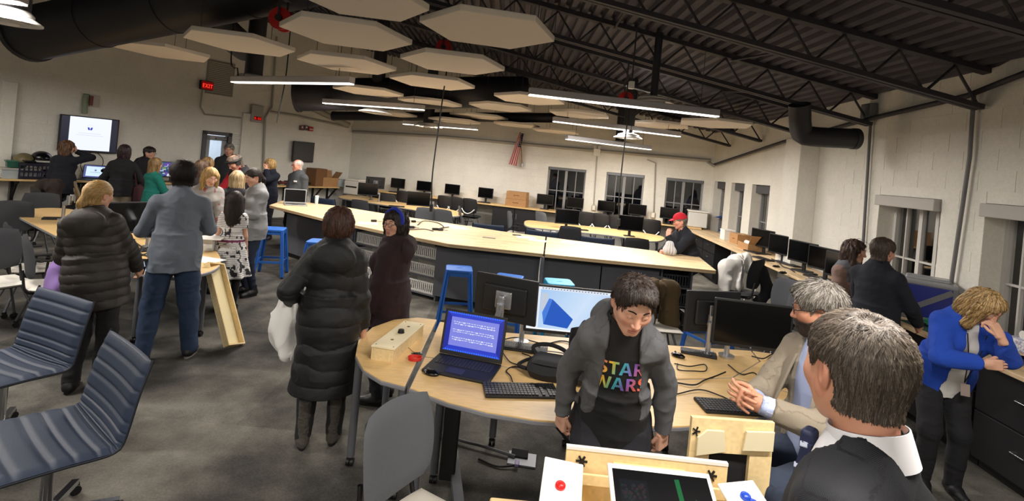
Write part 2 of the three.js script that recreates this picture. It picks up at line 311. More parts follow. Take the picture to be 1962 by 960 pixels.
// ---------------------------------------------------------------- hanging hexagonal panels
{
  const hexes = [[693, 4, 255, 8], [665, 69, 245, 6], [936, 62, 262, 12], [460, 86, 200, 6], [310, 101, 172, 4], [665, 125, 186, 6], [868, 124, 200, 10], [829, 160, 163, 6],
    [706, 177, 132, 4], [824, 198, 122, 4], [1015, 192, 141, 6], [959, 207, 122, 4], [1110, 221, 120, 4], [918, 225, 113, 4], [745, 219, 107, 3], [990, 241, 90, 3], [871, 233, 100, 3], [1065, 253, 95, 3], [1262, 241, 122, 4], [1369, 239, 142, 5], [1150, 243, 90, 3]];
  const own = { 1: 'cream hexagonal panel hanging beside the red reel near the big duct', 2: 'big cream hexagonal panel over the half hidden red reel', 3: 'cream hexagonal panel hanging under the short branch duct', 4: 'cream hexagonal panel hanging under the big capped duct', 19: 'cream hexagonal panel hanging closest to the window wall' };
  const sh = []; for (let k = 0; k < 6; k++) { const a = k * Math.PI / 3; sh.push([.6 * Math.cos(a), .6 * Math.sin(a)]); }
  const g = merged(slab(sh, 0, .05, .006));
  hexes.forEach(([px, py, w, t], i) => {
    const p = onY(px, py, 3.14); const d = Math.min(-p.z, 12.4); if (d < -p.z) { p.copy(at(px, py, d)); }
    const o = thing('acoustic_panel', own[i] || 'flat cream hexagonal acoustic panel hanging level on thin wires', 'ceiling panel', [p.x, p.y, p.z], .12 + hash(i, 2, 2) * .12, 'hanging hexagonal acoustic panels');
    const s = Math.max(.8, Math.min(1.25, w / 960 * d / 1.2)); const m = addMesh('panel', g, M.panel, o); m.scale.set(s, 1, s);
    const hgt = Math.max(.3, roofY(p.x) - p.y - .02);
    for (let k = 0; k < 3; k++) { const a = k * 2.094 + .4; obj('wire', bar([.4 * Math.cos(a), .05, .4 * Math.sin(a)], [.4 * Math.cos(a), hgt, .4 * Math.sin(a)], .003, 4), M.steel, o); }
  });
}
// ---------------------------------------------------------------- linear pendant lamps (each a glowing mesh and a light of its size)
const glowMat = new THREE.MeshStandardMaterial({ color: 0xffffff, emissive: 0xfff6ea, emissiveIntensity: 3.2 });
function pendant(a, b, label, extra) {
  const mid = a.clone().add(b).multiplyScalar(.5), L = a.distanceTo(b);
  const o = thing('pendant_lamp', label, 'lamp', mid, -Math.atan2(b.z - a.z, b.x - a.x), 'long pendant lamps');
  obj('housing', rb(L, .085, .11, .008, 0, .05, 0), mat(0xb9b8bc, .4, { metalness: .3 }), o);
  obj('diffuser', bx(L - .01, .016, .094, 0, .002, 0), glowMat, o);
  for (const s of [-1, 1]) obj('wire', bar([s * L * .4, .09, 0], [s * L * .4, Math.max(.3, roofY(mid.x) - mid.y), 0], .004, 5), M.steel, o);
  const l = new THREE.RectAreaLight(0xfff7ee, LAMP, L - .02, .1); l.position.set(0, -.012, 0); l.rotation.x = -Math.PI / 2; o.add(l);
  return o;
}
const lampY = 2.93;
const PL = (x0, y0, x1, y1, label, yy = lampY) => pendant(onY(x0, y0, yy), onY(x1, y1, yy), label);
PL(447, 158, 674, 161, 'long glowing pendant lamp beside the black drop duct near the exit sign');
PL(620, 198, 812, 211, 'long glowing pendant lamp below the small cream panels, over the island');
PL(773, 238, 915, 249, 'long glowing pendant lamp crossed by a black drop duct before the far wall', 2.84);
PL(1013, 182, 1375, 224, 'longest glowing pendant lamp, in front of the round white diffuser', 2.95);
PL(1060, 233, 1302, 262, 'long glowing pendant lamp hanging over the middle tables');
PL(1085, 267, 1246, 287, 'short looking glowing pendant lamp in front of the far windows', 2.72);
// lamps of the same rows over the viewer's end of the room
pendant(V(-6.2, 2.93, -3.2), V(-3.75, 2.93, -3.75), 'pendant lamp over the navy lounge chairs');
pendant(V(.3, 2.93, -1.2), V(2.7, 2.93, -1.3), 'pendant lamp over the table with the two big monitors');
pendant(V(-10.4, 2.93, -5.3), V(-8.3, 2.93, -6.5), 'pendant lamp of the row along the television wall');
pendant(V(-3.0, 2.93, .9), V(-.6, 2.93, .9), 'pendant lamp behind the photographer');
// ---------------------------------------------------------------- round diffusers on drop ducts
function diffuser(px, py, d, r, dropH, label, dropR = .13) {
  const p = at(px, py, d), o = thing('air_diffuser', label, 'diffuser', p);
  const up = dropH || Math.max(.3, roofY(p.x) - p.y);
  obj('outer_ring', lathe([[r, 0], [r, .012], [r * .72, .05], [r * .66, .04], [r * .9, .004], [r, 0]], 36), M.white, o);
  obj('middle_ring', lathe([[r * .66, -.012], [r * .64, 0], [r * .46, .04], [r * .42, .03], [r * .6, -.01], [r * .66, -.012]], 32), M.white, o);
  obj('centre_cone', lathe([[0, -.02], [r * .34, -.016], [r * .34, -.006], [r * .12, .04], [0, .04]], 28), M.white, o);
  obj('collar', lathe([[r * .74, .05], [r * .74, .07], [dropR, .1]], 28), M.white, o);
  obj('drop_duct', cyl(dropR, dropR, up - .08, 0, .08 + (up - .08) / 2, 0, 0, 0, 0, 24, true), M.duct, o);
}
diffuser(14, 42, 3.9, .21, .5, 'large white round air diffuser under the big black duct');
diffuser(485, 155, 8.2, .33, 0, 'white round air diffuser touching the end of a pendant lamp');
diffuser(719, 216, 10.2, .33, 0, 'thin white round air diffuser below the island pendant lamp');
diffuser(820, 243, 12.6, .36, 0, 'white round air diffuser on a black drop duct before the far wall');
diffuser(1251, 198, 6.6, .27, 0, 'white round air diffuser behind the longest pendant lamp', .05);
diffuser(1203, 265, 9.6, .27, 0, 'white round air diffuser above the cord in front of the far windows', .1);
diffuser(1188, 277, 13.0, .36, 0, 'white round air diffuser on a black drop duct by the last pendant lamp');
// ---------------------------------------------------------------- ducts
function duct(pts, r, label, capEnd = true) {
  const o = thing('round_duct', label, 'duct');
  const ps = pts.map(p => p.isVector3 ? p : V(...p));
  const path = new THREE.CurvePath(); for (let i = 0; i + 1 < ps.length; i++) path.add(new THREE.LineCurve3(ps[i], ps[i + 1]));
  const body = ps.length > 2 ? tube(ps, r, 28, 40) : bar(ps[0], ps[1], r, 32);
  obj('duct_body', body, M.duct, o);
  const dir = ps[0].clone().sub(ps[1]).normalize(), q = new THREE.Quaternion().setFromUnitVectors(V(0, 1, 0), dir);
  if (capEnd) { const c = cyl(r * 1.06, r * 1.06, .06, 0, 0, 0, 0, 0, 0, 32).applyQuaternion(q); c.translate(ps[0].x, ps[0].y, ps[0].z); obj('end_cap', c, M.duct, o); }
  const L = ps[0].distanceTo(ps[1]), n = Math.floor(L / 1.1), seams = [];
  for (let i = 1; i <= n; i++) { const t = i / (n + 1), c = cyl(r * 1.025, r * 1.025, .03, 0, 0, 0, 0, 0, 0, 32).applyQuaternion(q), p = ps[0].clone().lerp(ps[1], t); seams.push(c.translate(p.x, p.y, p.z)); }
  for (const s of seams) obj('seam_band', s, M.duct, o);
}
duct([at(58, 66, 6.4), at(640, -55, 5.6)], .33, 'big black round duct with a capped end at the top left');
duct([at(390, 28, 7.4), at(470, 92, 9.2)], .24, 'short black branch duct running down behind the hexagonal panels');
duct([at(572, 182, 10.2), at(1010, 176, 10.6)], .33, 'black round duct ending open beside the island pendant lamp');
duct([at(640, 222, 13.6), at(1090, 226, 12.2)], .12, 'thin black duct along the far wall top');
duct([at(1637, 266, 6.3), at(1552, 261, 6.3), at(1535, 250, 6.3), at(1532, 200, 6.2)], .125, 'black elbow duct blowing along the window wall over the pilaster');
// beams of the truss at far right end and the sprinkler pipe along the wall heads
function pipe(pts, r, label, m = M.conduit, name = 'wall_pipe', cat = 'pipe', group) { return tag(obj(name, tube(pts, r, 8), m), label, cat, group); }
function straight(pts, r) { return pts.slice(0, -1).map((p, i) => bar(p, pts[i + 1], r, 8)).concat(pts.slice(1, -1).map(p => sph(r, p.x, p.y, p.z, 1, 1, 1, 8))); }
function run(pts, r, label, m = M.conduit, name = 'conduit', cat = 'conduit') { return tag(obj(name, straight(pts, r), m), label, cat); }
{
  const fw = (x, y, o = .05) => onWall(x, y, WA, WB, o), lw = (x, y, o = .05) => onWall(x, y, WD, WA, o), rw = (x, y, o = .05) => onWall(x, y, WB, WC, o);
  run([fw(676, 252), fw(850, 262), fw(1100, 285), fw(1362, 308)], .045, 'long pale pipe along the top of the far wall', M.conduit, 'wall_pipe', 'pipe');
  run([lw(600, 208, .1), lw(668, 240, .1)], .09, 'pale insulated pipe in the far left corner', M.conduit, 'wall_pipe', 'pipe');
  run([lw(516, 214), lw(570, 222), lw(668, 244)], .03, 'thin pale conduit running to the far left corner');
  run([lw(530, 70), lw(521, 205), lw(508, 225), lw(504, 340)], .028, 'bent grey conduit dropping beside the red clock');
  run([lw(388, 170), lw(384, 205), lw(392, 219), lw(462, 226)], .02, 'thin conduit looping down from the exit sign');
  run([lw(163, 186), lw(162, 218)], .05, 'short green tinted conduit above the lit television', mat(0x8d9a82, .5));
  run([rw(1866, 180), rw(1858, 300), rw(1822, 545)], .019, 'long grey conduit on the window wall beside the widest window', mat(0x6d6c6c, .45));
  run([rw(1668, 235), rw(1653, 480)], .019, 'long dark conduit on the window wall right of the pilaster', mat(0x5f5e60, .45));
  run([rw(1366, 316, .1), rw(1500, 272, .1), rw(1665, 228, .1), rw(1852, 184, .1), rw(1990, 130, .1)], .03, 'black pipe along the head of the window wall', M.steel, 'wall_pipe', 'pipe');
  run([fw(1144, 300), fw(1138, 392)], .014, 'thin conduit from the white box down to the far counter');
  run([fw(1240, 306), fw(1256, 312), fw(1252, 410)], .016, 'bent conduit between the far windows');
  run([rw(1368, 318, .12), rw(1340, 300, .2)], .04, 'pipe stub in the far right corner', M.conduit, 'wall_pipe', 'pipe');
  const box = (name, label, cat, p, turn, w, h, dp, m) => { const o = thing(name, label, cat, p, turn); obj('body', rb(w, h, dp, .012, 0, 0, dp / 2), m, o); return o; };
  const LT = wallLeft.rotation.y, FT = wallFar.rotation.y, RT = wallRight.rotation.y;
  // exit sign
  let o = box('exit_sign', 'lit red exit sign above the grey door', 'exit sign', lw(394, 164, .02), LT + .35, .36, .22, .06, M.black);
  const exitTex = canvasTex(256, 160, (c, w, h) => { c.fillStyle = '#5a0505'; c.fillRect(0, 0, w, h); c.fillStyle = '#ff3626'; c.font = 'bold 110px sans-serif'; c.textAlign = 'center'; c.textBaseline = 'middle'; c.fillText('EXIT', w / 2, h / 2 + 6, w - 24); });
  const ef = obj('lit_face', new THREE.PlaneGeometry(.32, .19).translate(0, 0, .065), new THREE.MeshStandardMaterial({ color: 0x000000, emissive: 0xffffff, emissiveMap: exitTex, emissiveIntensity: 1.3 }), o, true);
  // vent
  o = thing('vent_grille', 'square grey return air grille above the exit sign', 'vent', lw(422, 150, .01), LT); obj('frame', flat(rect(-.32, -.42, .32, .42), .03, 0, [rect(-.28, -.38, .28, .38)]), mat(0x8a8680, .5), o); obj('backing', bx(.56, .76, .01, 0, 0, -.004), mat(0x7a7672, .8), o);
  for (let i = 0; i < 17; i++) obj('slat', bx(.56, .03, .006, 0, -.36 + i * .045, .008, .35), mat(0x9d9992, .5), o);
  // clock with red digits
  o = box('clock_speaker', 'grey wall box with red digital clock digits', 'clock', lw(490, 218, .02), LT, .3, .44, .1, mat(0xa9a6a0, .5));
  const ck = canvasTex(128, 64, (c, w, h) => { c.fillStyle = '#300'; c.fillRect(0, 0, w, h); c.fillStyle = '#ff2a18'; c.font = 'bold 54px monospace'; c.textAlign = 'center'; c.textBaseline = 'middle'; c.fillText('8:02', w / 2, h / 2 + 2, w - 8); });
  obj('display', new THREE.PlaneGeometry(.2, .1).translate(.02, -.12, .102), new THREE.MeshStandardMaterial({ color: 0, emissive: 0xffffff, emissiveMap: ck, emissiveIntensity: 1.2 }), o, true);
  // alarms
  o = box('fire_alarm', 'red and white fire alarm strobe above the lit television', 'alarm', lw(180, 194, .02), LT, .16, .24, .07, mat(0xb7afa6, .5)); obj('strobe', rb(.06, .2, .03, .008, -.06, 0, .08), mat(0x6e1614, .4), o);
  o = box('junction_box', 'small green grey junction box above the lit television', 'box', lw(164, 189, .02), LT, .1, .2, .05, mat(0x7c8a72, .5)); obj('cover', rb(.08, .16, .01, .004, 0, 0, .053), mat(0x8d9a82, .5), o);
  for (const [x, l] of [[577, 'dark red alarm box left of its twin above the dark television'], [585, 'dark grey alarm box beside the red one above the dark television']]) { o = box('alarm_box', l, 'alarm', lw(x, 245, .02), LT, .12, .14, .06, mat(x < 580 ? 0x6a3a36 : 0x53423f, .5)); obj('lens', rb(.05, .05, .02, .006, 0, .02, .065), M.white, o); }
  o = box('alarm_box', 'bright red fire alarm pull box above the dark television', 'alarm', lw(594, 247, .02), LT, .14, .13, .07, M.red); obj('handle', rb(.1, .025, .02, .006, 0, -.01, .075), M.white, o);
  // white wall box
  o = box('emergency_lamp', 'small white wall box with two lamp heads on far wall', 'lamp', fw(1144, 292, .02), FT, .18, .2, .08, M.white); for (const s of [-1, 1]) obj('lamp_head', cyl(.03, .045, .06, s * .06, .13, .08, 1.2), M.white, o);
  for (const [x, y, l] of [[1138, 398, 'below the white emergency box'], [1251, 412, 'below the bent conduit']]) { o = box('socket_box', 'small beige outlet box on far wall ' + l, 'outlet', fw(x, y, .02), FT, .11, .15, .05, mat(0xb5a48c, .5)); obj('cover', rb(.08, .12, .008, .003, 0, 0, .053), M.white, o); }
  o = box('junction_box', 'grey junction box at the roof edge on the window wall', 'box', rw(1672, 214, .02), RT, .2, .2, .1, M.greyMetal); obj('cover', rb(.16, .16, .01, .004, 0, 0, .104), M.greyMetal, o);
  // notices by door
  o = thing('notice', 'white printed notice taped beside the grey door', 'notice', lw(452, 268, .012), LT); obj('sheet', bx(.28, .36, .003), M.white, o);
  for (let i = 0; i < 7; i++) obj('printed_line', bx(.2 - .03 * (i % 3), .008, .001, 0, .13 - i * .04, .002), mat(0x777777, .8), o);
  // flag on its staff
  o = thing('flag', 'small national flag with red and white stripes hanging on far wall', 'flag', fw(1001, 316, .04), FT);
  obj('staff', bar([0, 0, .02], [-.08, .86, .3], .012), mat(0x8a6b40, .5), o); obj('finial', sph(.025, -.082, .88, .306), mat(0xb89a55, .3, { metalness: .8 }), o); obj('bracket', rb(.05, .1, .05, .01, 0, 0, .02), M.alu, o);
  const fl = canvasTex(128, 256, (c, w, h) => { for (let i = 0; i < 13; i++) { c.fillStyle = i % 2 ? '#e9e2da' : '#b2232c'; c.fillRect(i * w / 13, 0, w / 13 + 1, h); } c.fillStyle = '#222a4e'; c.fillRect(w * 6 / 13, 0, w, h * .42); c.fillStyle = '#dcdce0'; for (let r = 0; r < 6; r++) for (let k = 0; k < 5; k++) { c.beginPath(); c.arc(w * 6 / 13 + 8 + k * 13, 10 + r * 17, 3, 0, 7); c.fill(); } });
  const fg = new THREE.PlaneGeometry(.42, .92, 24, 16), fp = fg.attributes.position; for (let i = 0; i < fp.count; i++) { const x = fp.getX(i), y = fp.getY(i), t = .5 - y / .92; fp.setXYZ(i, x * (.34 + .3 * t) - .06 * t, y, .05 * Math.sin(x * 34) * (.4 + .6 * t)); } fg.computeVertexNormals();
  fg.rotateZ(-.12); fg.translate(-.12, .42, .2); obj('cloth', fg, new THREE.MeshStandardMaterial({ map: fl, roughness: .9, side: THREE.DoubleSide }), o, true);
}
// ---------------------------------------------------------------- red cord reels and their cords
function reel(px0, py, d, endPy, endPx, label) {
  const p = at(px0, py, d), o = thing('cord_reel', label, 'cord reel', p);
  obj('drum', [cyl(.09, .09, .1, 0, 0, 0, Math.PI / 2, 0, 0, 24), cyl(.115, .115, .015, 0, 0, .06, Math.PI / 2, 0, 0, 24), cyl(.115, .115, .015, 0, 0, -.06, Math.PI / 2, 0, 0, 24)], M.red, o);
  obj('bracket', [bar([0, 0, .09], [0, .22, .09], .012), bar([0, 0, -.09], [0, .22, -.09], .012), rb(.06, .02, .22, .004, 0, .22, 0)], M.steel, o);
  obj('hub', cyl(.035, .035, .2, 0, 0, 0, Math.PI / 2, 0, 0, 14), M.black, o);
  obj('hanger', bar([0, .22, 0], [0, Math.max(.4, roofY(p.x) - p.y), 0], .012), M.steel, o);
  if (endPy) { const e = at(endPx, endPy, d); obj('hanging_cord', tube([[.08, -.1, 0], [(e.x - p.x) * .3 + .03, (e.y - p.y) * .4, 0], [(e.x - p.x) * .8 - .02, (e.y - p.y) * .8, .02], [e.x - p.x, e.y - p.y, 0]], .011, 6, 24), M.cable, o); obj('plug', rb(.05, .12, .05, .015, e.x - p.x, e.y - p.y - .05, 0), M.black, o); }
}
reel(541, 38, 5.2, 0, 0, 'red cord reel hanging over the left side between two panels');
reel(851, 92, 7.4, 392, 827, 'red cord reel half hidden above a large panel, its cord hanging down');
reel(1198, 190, 8.0, 420, 1186, 'red cord reel behind the longest pendant lamp with hanging cord');
for (const [x0, y0, x1, y1, d, l] of [[556, 60, 530, 235, 8.6, 'black cord hanging from the truss near the left wall'], [443, 108, 456, 148, 7.8, 'short black cord curling beside the drop duct']]) { const a = at(x0, y0, d), b = at(x1, y1, d); const up = V(a.x, roofY(a.x), a.z); tag(obj('hanging_cord', tube([up, a, a.clone().lerp(b, .5).add(V(.04, 0, 0)), b], .01, 6, 30), M.cable), l, 'cord'); }
// small sensor hanging under the deck
{ const o = thing('ceiling_sensor', 'tiny white sensor box on a stem under the deck', 'sensor', at(1210, 163, 6.5)); obj('body', rb(.07, .1, .07, .012), M.white, o); obj('stem', bar([0, .05, 0], [0, roofY(o.position.x) - o.position.y, 0], .01), M.steel, o); }

// ---------------------------------------------------------------- pads (upholstery) and furniture builders
function pad(w, h, t, k, bend, nu = 14, nv = 12) {            // closed cushion in xy, bend(x,y) -> z
  const P = [], I = []; const put = s => { for (let j = 0; j <= nv; j++) for (let i = 0; i <= nu; i++) { const u = i / nu * 2 - 1, v = j / nv * 2 - 1; const x = u * Math.sqrt(1 - k * v * v / 2) * w / 2, y = v * Math.sqrt(1 - k * u * u / 2) * h / 2; const e = Math.sqrt(Math.max(0, 1 - Math.pow(Math.max(Math.abs(u), Math.abs(v)), 6))); P.push(x, y, bend(x, y) + s * t / 2 * e); } };
  put(1); put(-1); const row = nu + 1, off = row * (nv + 1);
  for (let j = 0; j < nv; j++) for (let i = 0; i < nu; i++) { const a = j * row + i, b = a + 1, c = a + row, d = c + 1; I.push(a, b, d, a, d, c, off + a, off + d, off + b, off + a, off + c, off + d); }
  const g = new THREE.BufferGeometry(); g.setAttribute('position', new THREE.Float32BufferAttribute(P, 3)); g.setIndex(I); g.computeVertexNormals(); return g;
}
function sweptPad(prof, width, t, rib, nu = 16, nv = 120, scoop = 0) { // cushion swept along a yz profile, ribbed across
  const c = new THREE.CatmullRomCurve3(prof.map(p => V(0, p[0], p[1])), false, 'catmullrom', .35), P = [], I = [];
  const put = s => { for (let j = 0; j <= nv; j++) { const v = j / nv, p = c.getPoint(v), tg = c.getTangent(v), n = V(0, -tg.z, tg.y); const r = rib(v);
    for (let i = 0; i <= nu; i++) { const u = i / nu * 2 - 1; const e = Math.sqrt(Math.max(0, 1 - Math.pow(Math.max(Math.abs(u), Math.abs(2 * v - 1)), 14))); const o = s * t / 2 * e * (s > 0 ? 1 + r : 1) + scoop * u * u; P.push(u * width / 2 * (1 - .05 * Math.pow(2 * v - 1, 4)), p.y + n.y * o, p.z + n.z * o); } } };
  put(1); put(-1); const row = nu + 1, off = row * (nv + 1);
  for (let j = 0; j < nv; j++) for (let i = 0; i < nu; i++) { const a = j * row + i, b = a + 1, cc = a + row, d = cc + 1; I.push(a, d, b, a, cc, d, off + a, off + b, off + d, off + a, off + d, off + cc); }
  const g = new THREE.BufferGeometry(); g.setAttribute('position', new THREE.Float32BufferAttribute(P, 3)); g.setIndex(I); g.computeVertexNormals(); return g;
}
const fab = (c, o = {}) => { const k = 'fab' + c + JSON.stringify(o); if (mats.has(k)) return mats.get(k); const m = new THREE.MeshStandardMaterial({ color: c, roughness: .9, bumpMap: T.fabric, bumpScale: .0015, ...o }); mats.set(k, m); return m; };
const navy = new THREE.MeshStandardMaterial({ color: 0x2f3b50, roughness: .55, bumpMap: fineNoise, bumpScale: .0012 });
function caster(x, z, y = 0) { return [cyl(.026, .026, .02, x - .013, y + .027, z, 0, 0, Math.PI / 2, 14), cyl(.026, .026, .02, x + .013, y + .027, z, 0, 0, Math.PI / 2, 14), rb(.02, .03, .04, .005, x, y + .05, z, 0, 0, 0, 1)]; }
function loungeChair(label, pos, turn, group) {
  const o = thing('lounge_chair', label, 'chair', pos, turn, group);
  // profile: seat front -> seat back -> back top ([y,z])
  const prof = [[.44, .28], [.475, .24], [.468, .0], [.455, -.17], [.475, -.225], [.56, -.25], [.72, -.285], [.88, -.335]];
  const ribs = v => v < .06 || v > .97 ? 0 : -.42 * Math.pow(Math.abs(Math.cos(v * Math.PI * 16)), 14) - (Math.abs(v - .485) < .012 ? .3 : 0);
  obj('padded_shell', sweptPad(prof, .66, .05, ribs, 18, 190, .02), navy, o);
  const pip = []; const c = new THREE.CatmullRomCurve3(prof.map(p => V(0, p[0], p[1])), false, 'catmullrom', .35);
  for (const s of [-1, 1]) obj('piping', tube(c.getPoints(24).map((p, i) => V(s * .326 * (1 - .05 * Math.pow(i / 12 - 1, 4)), p.y + .012, p.z + .012)), .007, 6, 40), mat(0x151b27, .6), o);
  obj('under_plate', rb(.26, .03, .24, .01, 0, .415, -.02), M.black, o);
  obj('column', [cyl(.028, .028, .32, 0, .24, -.02), cyl(.04, .05, .06, 0, .1, -.02)], M.chrome, o);
  for (let k = 0; k < 5; k++) { const a = k * Math.PI * .4 + .3; const e = [.3 * Math.sin(a), .07, -.02 + .3 * Math.cos(a)]; const l = obj('base_leg', beam([0, .1, -.02], e, .035, .028), M.chrome, o); obj('caster', caster(e[0], e[2]), M.black, l); }
  return o;
}
function deskChair(label, pos, turn, group, o2 = {}) {        // shell chair on four splayed legs with casters
  const o = thing(o2.name || 'desk_chair', label, 'chair', pos, turn, group); const sy = o2.sy || .45;
  obj('seat', xf(pad(.46, .45, .05, .35, (x, y) => .02 * (y / .22) ** 2), 0, sy, .02, -Math.PI / 2), fab(o2.seat || 0xb9b5ad), o);
  obj('backrest', xf(pad(.46, .42, .03, .45, (x, y) => 1.0 * x * x - .12 * y * y), 0, sy + .3, -.21, -.14), o2.mesh ? mat(o2.back || 0x1a1a1d, .6) : fab(o2.back || 0x4a4c50), o);
  if (o2.crescent) obj('lumbar_band', tube([[-.19, sy + .22, -.25], [-.1, sy + .13, -.275], [0, sy + .1, -.285], [.1, sy + .13, -.275], [.19, sy + .22, -.25]], .014, 6, 20), M.white, o);
  const fr = M.black; 
  for (const s of [-1, 1]) {
    obj('back_post', tube([[s * .15, sy - .03, -.1], [s * .17, sy, -.2], [s * .16, sy + .2, -.235]], .012, 6, 12), fr, o);
    if (o2.arms !== 0) obj('armrest', [tube([[s * .22, sy - .04, -.05], [s * .27, sy + .05, -.03], [s * .27, sy + .18, -.02]], .011, 6, 12), rb(.045, .02, .2, .008, s * .27, sy + .19, .02)], fr, o);
  }
  for (const [sx, sz] of [[-1, 1], [1, 1], [-1, -1], [1, -1]]) { const l = obj('leg', bar([sx * .13, sy - .03, sz * .1], [sx * .24, .06, sz * .22 + .0], .012), o2.leg || M.greyMetal, o); if (o2.cast !== 0) obj('caster', caster(sx * .24, sz * .22), M.black, l); else obj('glide', cyl(.016, .014, .06, sx * .245, .03, sz * .225), M.black, l); }
  obj('seat_frame', [bar([-.13, sy - .03, .1], [.13, sy - .03, .1], .011), bar([-.13, sy - .03, -.1], [.13, sy - .03, -.1], .011), bar([-.15, sy - .03, -.1], [-.15, sy - .03, .1], .011), bar([.15, sy - .03, -.1], [.15, sy - .03, .1], .011)], fr, o);
  return o;
}
function stool(label, pos, turn, m) {
  const o = thing('metal_stool', label, 'stool', pos, turn, 'coloured metal stools'); const h = .74;
  const sq = (a, r) => { const p = []; for (let k = 0; k < 4; k++) for (let i = 0; i <= 4; i++) { const t = (k + i / 4) * Math.PI / 2, cx = (k === 0 || k === 3 ? 1 : -1) * (a - r), cz = (k < 2 ? 1 : -1) * (a - r); p.push([cx + r * Math.cos(t), cz + r * Math.sin(t)]); } return p; };
  const s = new THREE.Shape(); sq(.155, .04).forEach((p, i) => i ? s.lineTo(p[0], p[1]) : s.moveTo(p[0], p[1])); const hole = new THREE.Path(); hole.absellipse(0, 0, .045, .016, 0, Math.PI * 2, true); s.holes.push(hole);
  const g = new THREE.ExtrudeGeometry(s, { depth: .022, bevelEnabled: true, bevelThickness: .008, bevelSize: .008, bevelSegments: 2, curveSegments: 10 }); g.rotateX(-Math.PI / 2); g.translate(0, h - .03, 0);
  obj('seat', g, m, o);
  obj('apron', [bx(.3, .05, .006, 0, h - .055, .152), bx(.3, .05, .006, 0, h - .055, -.152), bx(.006, .05, .3, .152, h - .055, 0), bx(.006, .05, .3, -.152, h - .055, 0)], m, o);
  for (const [sx, sz] of [[-1, 1], [1, 1], [-1, -1], [1, -1]]) { const l = obj('leg', [beam([sx * .138, h - .03, sz * .138], [sx * .205, .02, sz * .205], .052, .02), beam([sx * .138, h - .03, sz * .138], [sx * .205, .02, sz * .205], .02, .052)], m, o); obj('rubber_foot', cyl(.022, .018, .03, sx * .206, .015, sz * .206), M.black, l); }
  for (const [y, a] of [[.24, .188]]) { obj('stretcher', beam([-a, y, a], [a, y, a], .012, .03), m, o); obj('stretcher', beam([-a, y, -a], [a, y, -a], .012, .03), m, o); obj('stretcher', beam([a, y, -a], [a, y, a], .012, .03), m, o); obj('stretcher', beam([-a, y, -a], [-a, y, a], .012, .03), m, o); }
  return o;
}
function tableAt(name, label, pix, h, legsPix, material, o2 = {}) {  // table from the outline of its top
  let pts = pix.map(([x, y]) => { const p = onY(x, y, h); return [p.x, p.z]; });
  if (o2.smooth) pts = smoothPts(pts, o2.smooth);
  const c = pts.reduce((a, p) => [a[0] + p[0] / pts.length, a[1] + p[1] / pts.length], [0, 0]);
  const loc = pts.map(p => [p[0] - c[0], p[1] - c[1]]);
  let area = 0; loc.forEach((p, i) => { const q = loc[(i + 1) % loc.length]; area += p[0] * -q[1] + q[0] * p[1]; }); if (area < 0) loc.reverse();
  const o = thing(name, label, 'table', [c[0], 0, c[1]]);
  obj('tabletop', slab(loc.map(p => [p[0] * .995, p[1] * .995]), h - .028, h, .003), material, o);
  obj('edge_band', slab(loc, h - .034, h - .004, .008), M.edge, o);
  for (const [x, y] of legsPix) { const p = onY(x, y, h); const lx = (p.x - c[0]), lz = (p.z - c[1]); const l = obj('leg', cyl(.026, .026, h - .1, lx, (h - .1) / 2 + .065, lz), M.greyMetal, o); obj('caster', caster(lx, lz), M.black, l); }
  o.userData.c = c; return o;
}
function keyboardGeo(w = .44, d = .145) { const k = []; const rows = 6, cols = 21; for (let r = 0; r < rows; r++) for (let c = 0; c < cols; c++) { if (c === 15 || c === 17 && r > 1) continue; k.push(bx(w / cols * .8, .005, d / (rows + .8) * .8, -w / 2 + w / cols * (c + .5), .02, -d / 2 + d / (rows + .8) * (r + .9))); } return [rb(w, .016, d, .005, 0, .009, 0, 0, 0, 0, 1), merged(k)]; }
const KB = keyboardGeo();
function keyboard(pos, turn, label, s = 1, group) { const o = thing('keyboard', label, 'keyboard', pos, turn, group); const g = addMesh('key_tray', merged(KB[0].clone()), M.blackCase, o), k = addMesh('keys', KB[1], mat(0x26272b, .45), o); k.userData.kind = 'stuff'; o.scale.set(s, 1, s * 1.25); return o; }
function mouse(pos, turn, label) { const o = thing('computer_mouse', label, 'mouse', pos, turn); obj('shell', sph(.032, 0, .012, 0, 1, .62, 1.75), M.blackGloss, o); obj('scroll_wheel', cyl(.007, .007, .006, 0, .033, -.025, 0, 0, Math.PI / 2, 10), M.greyMetal, o); return o; }
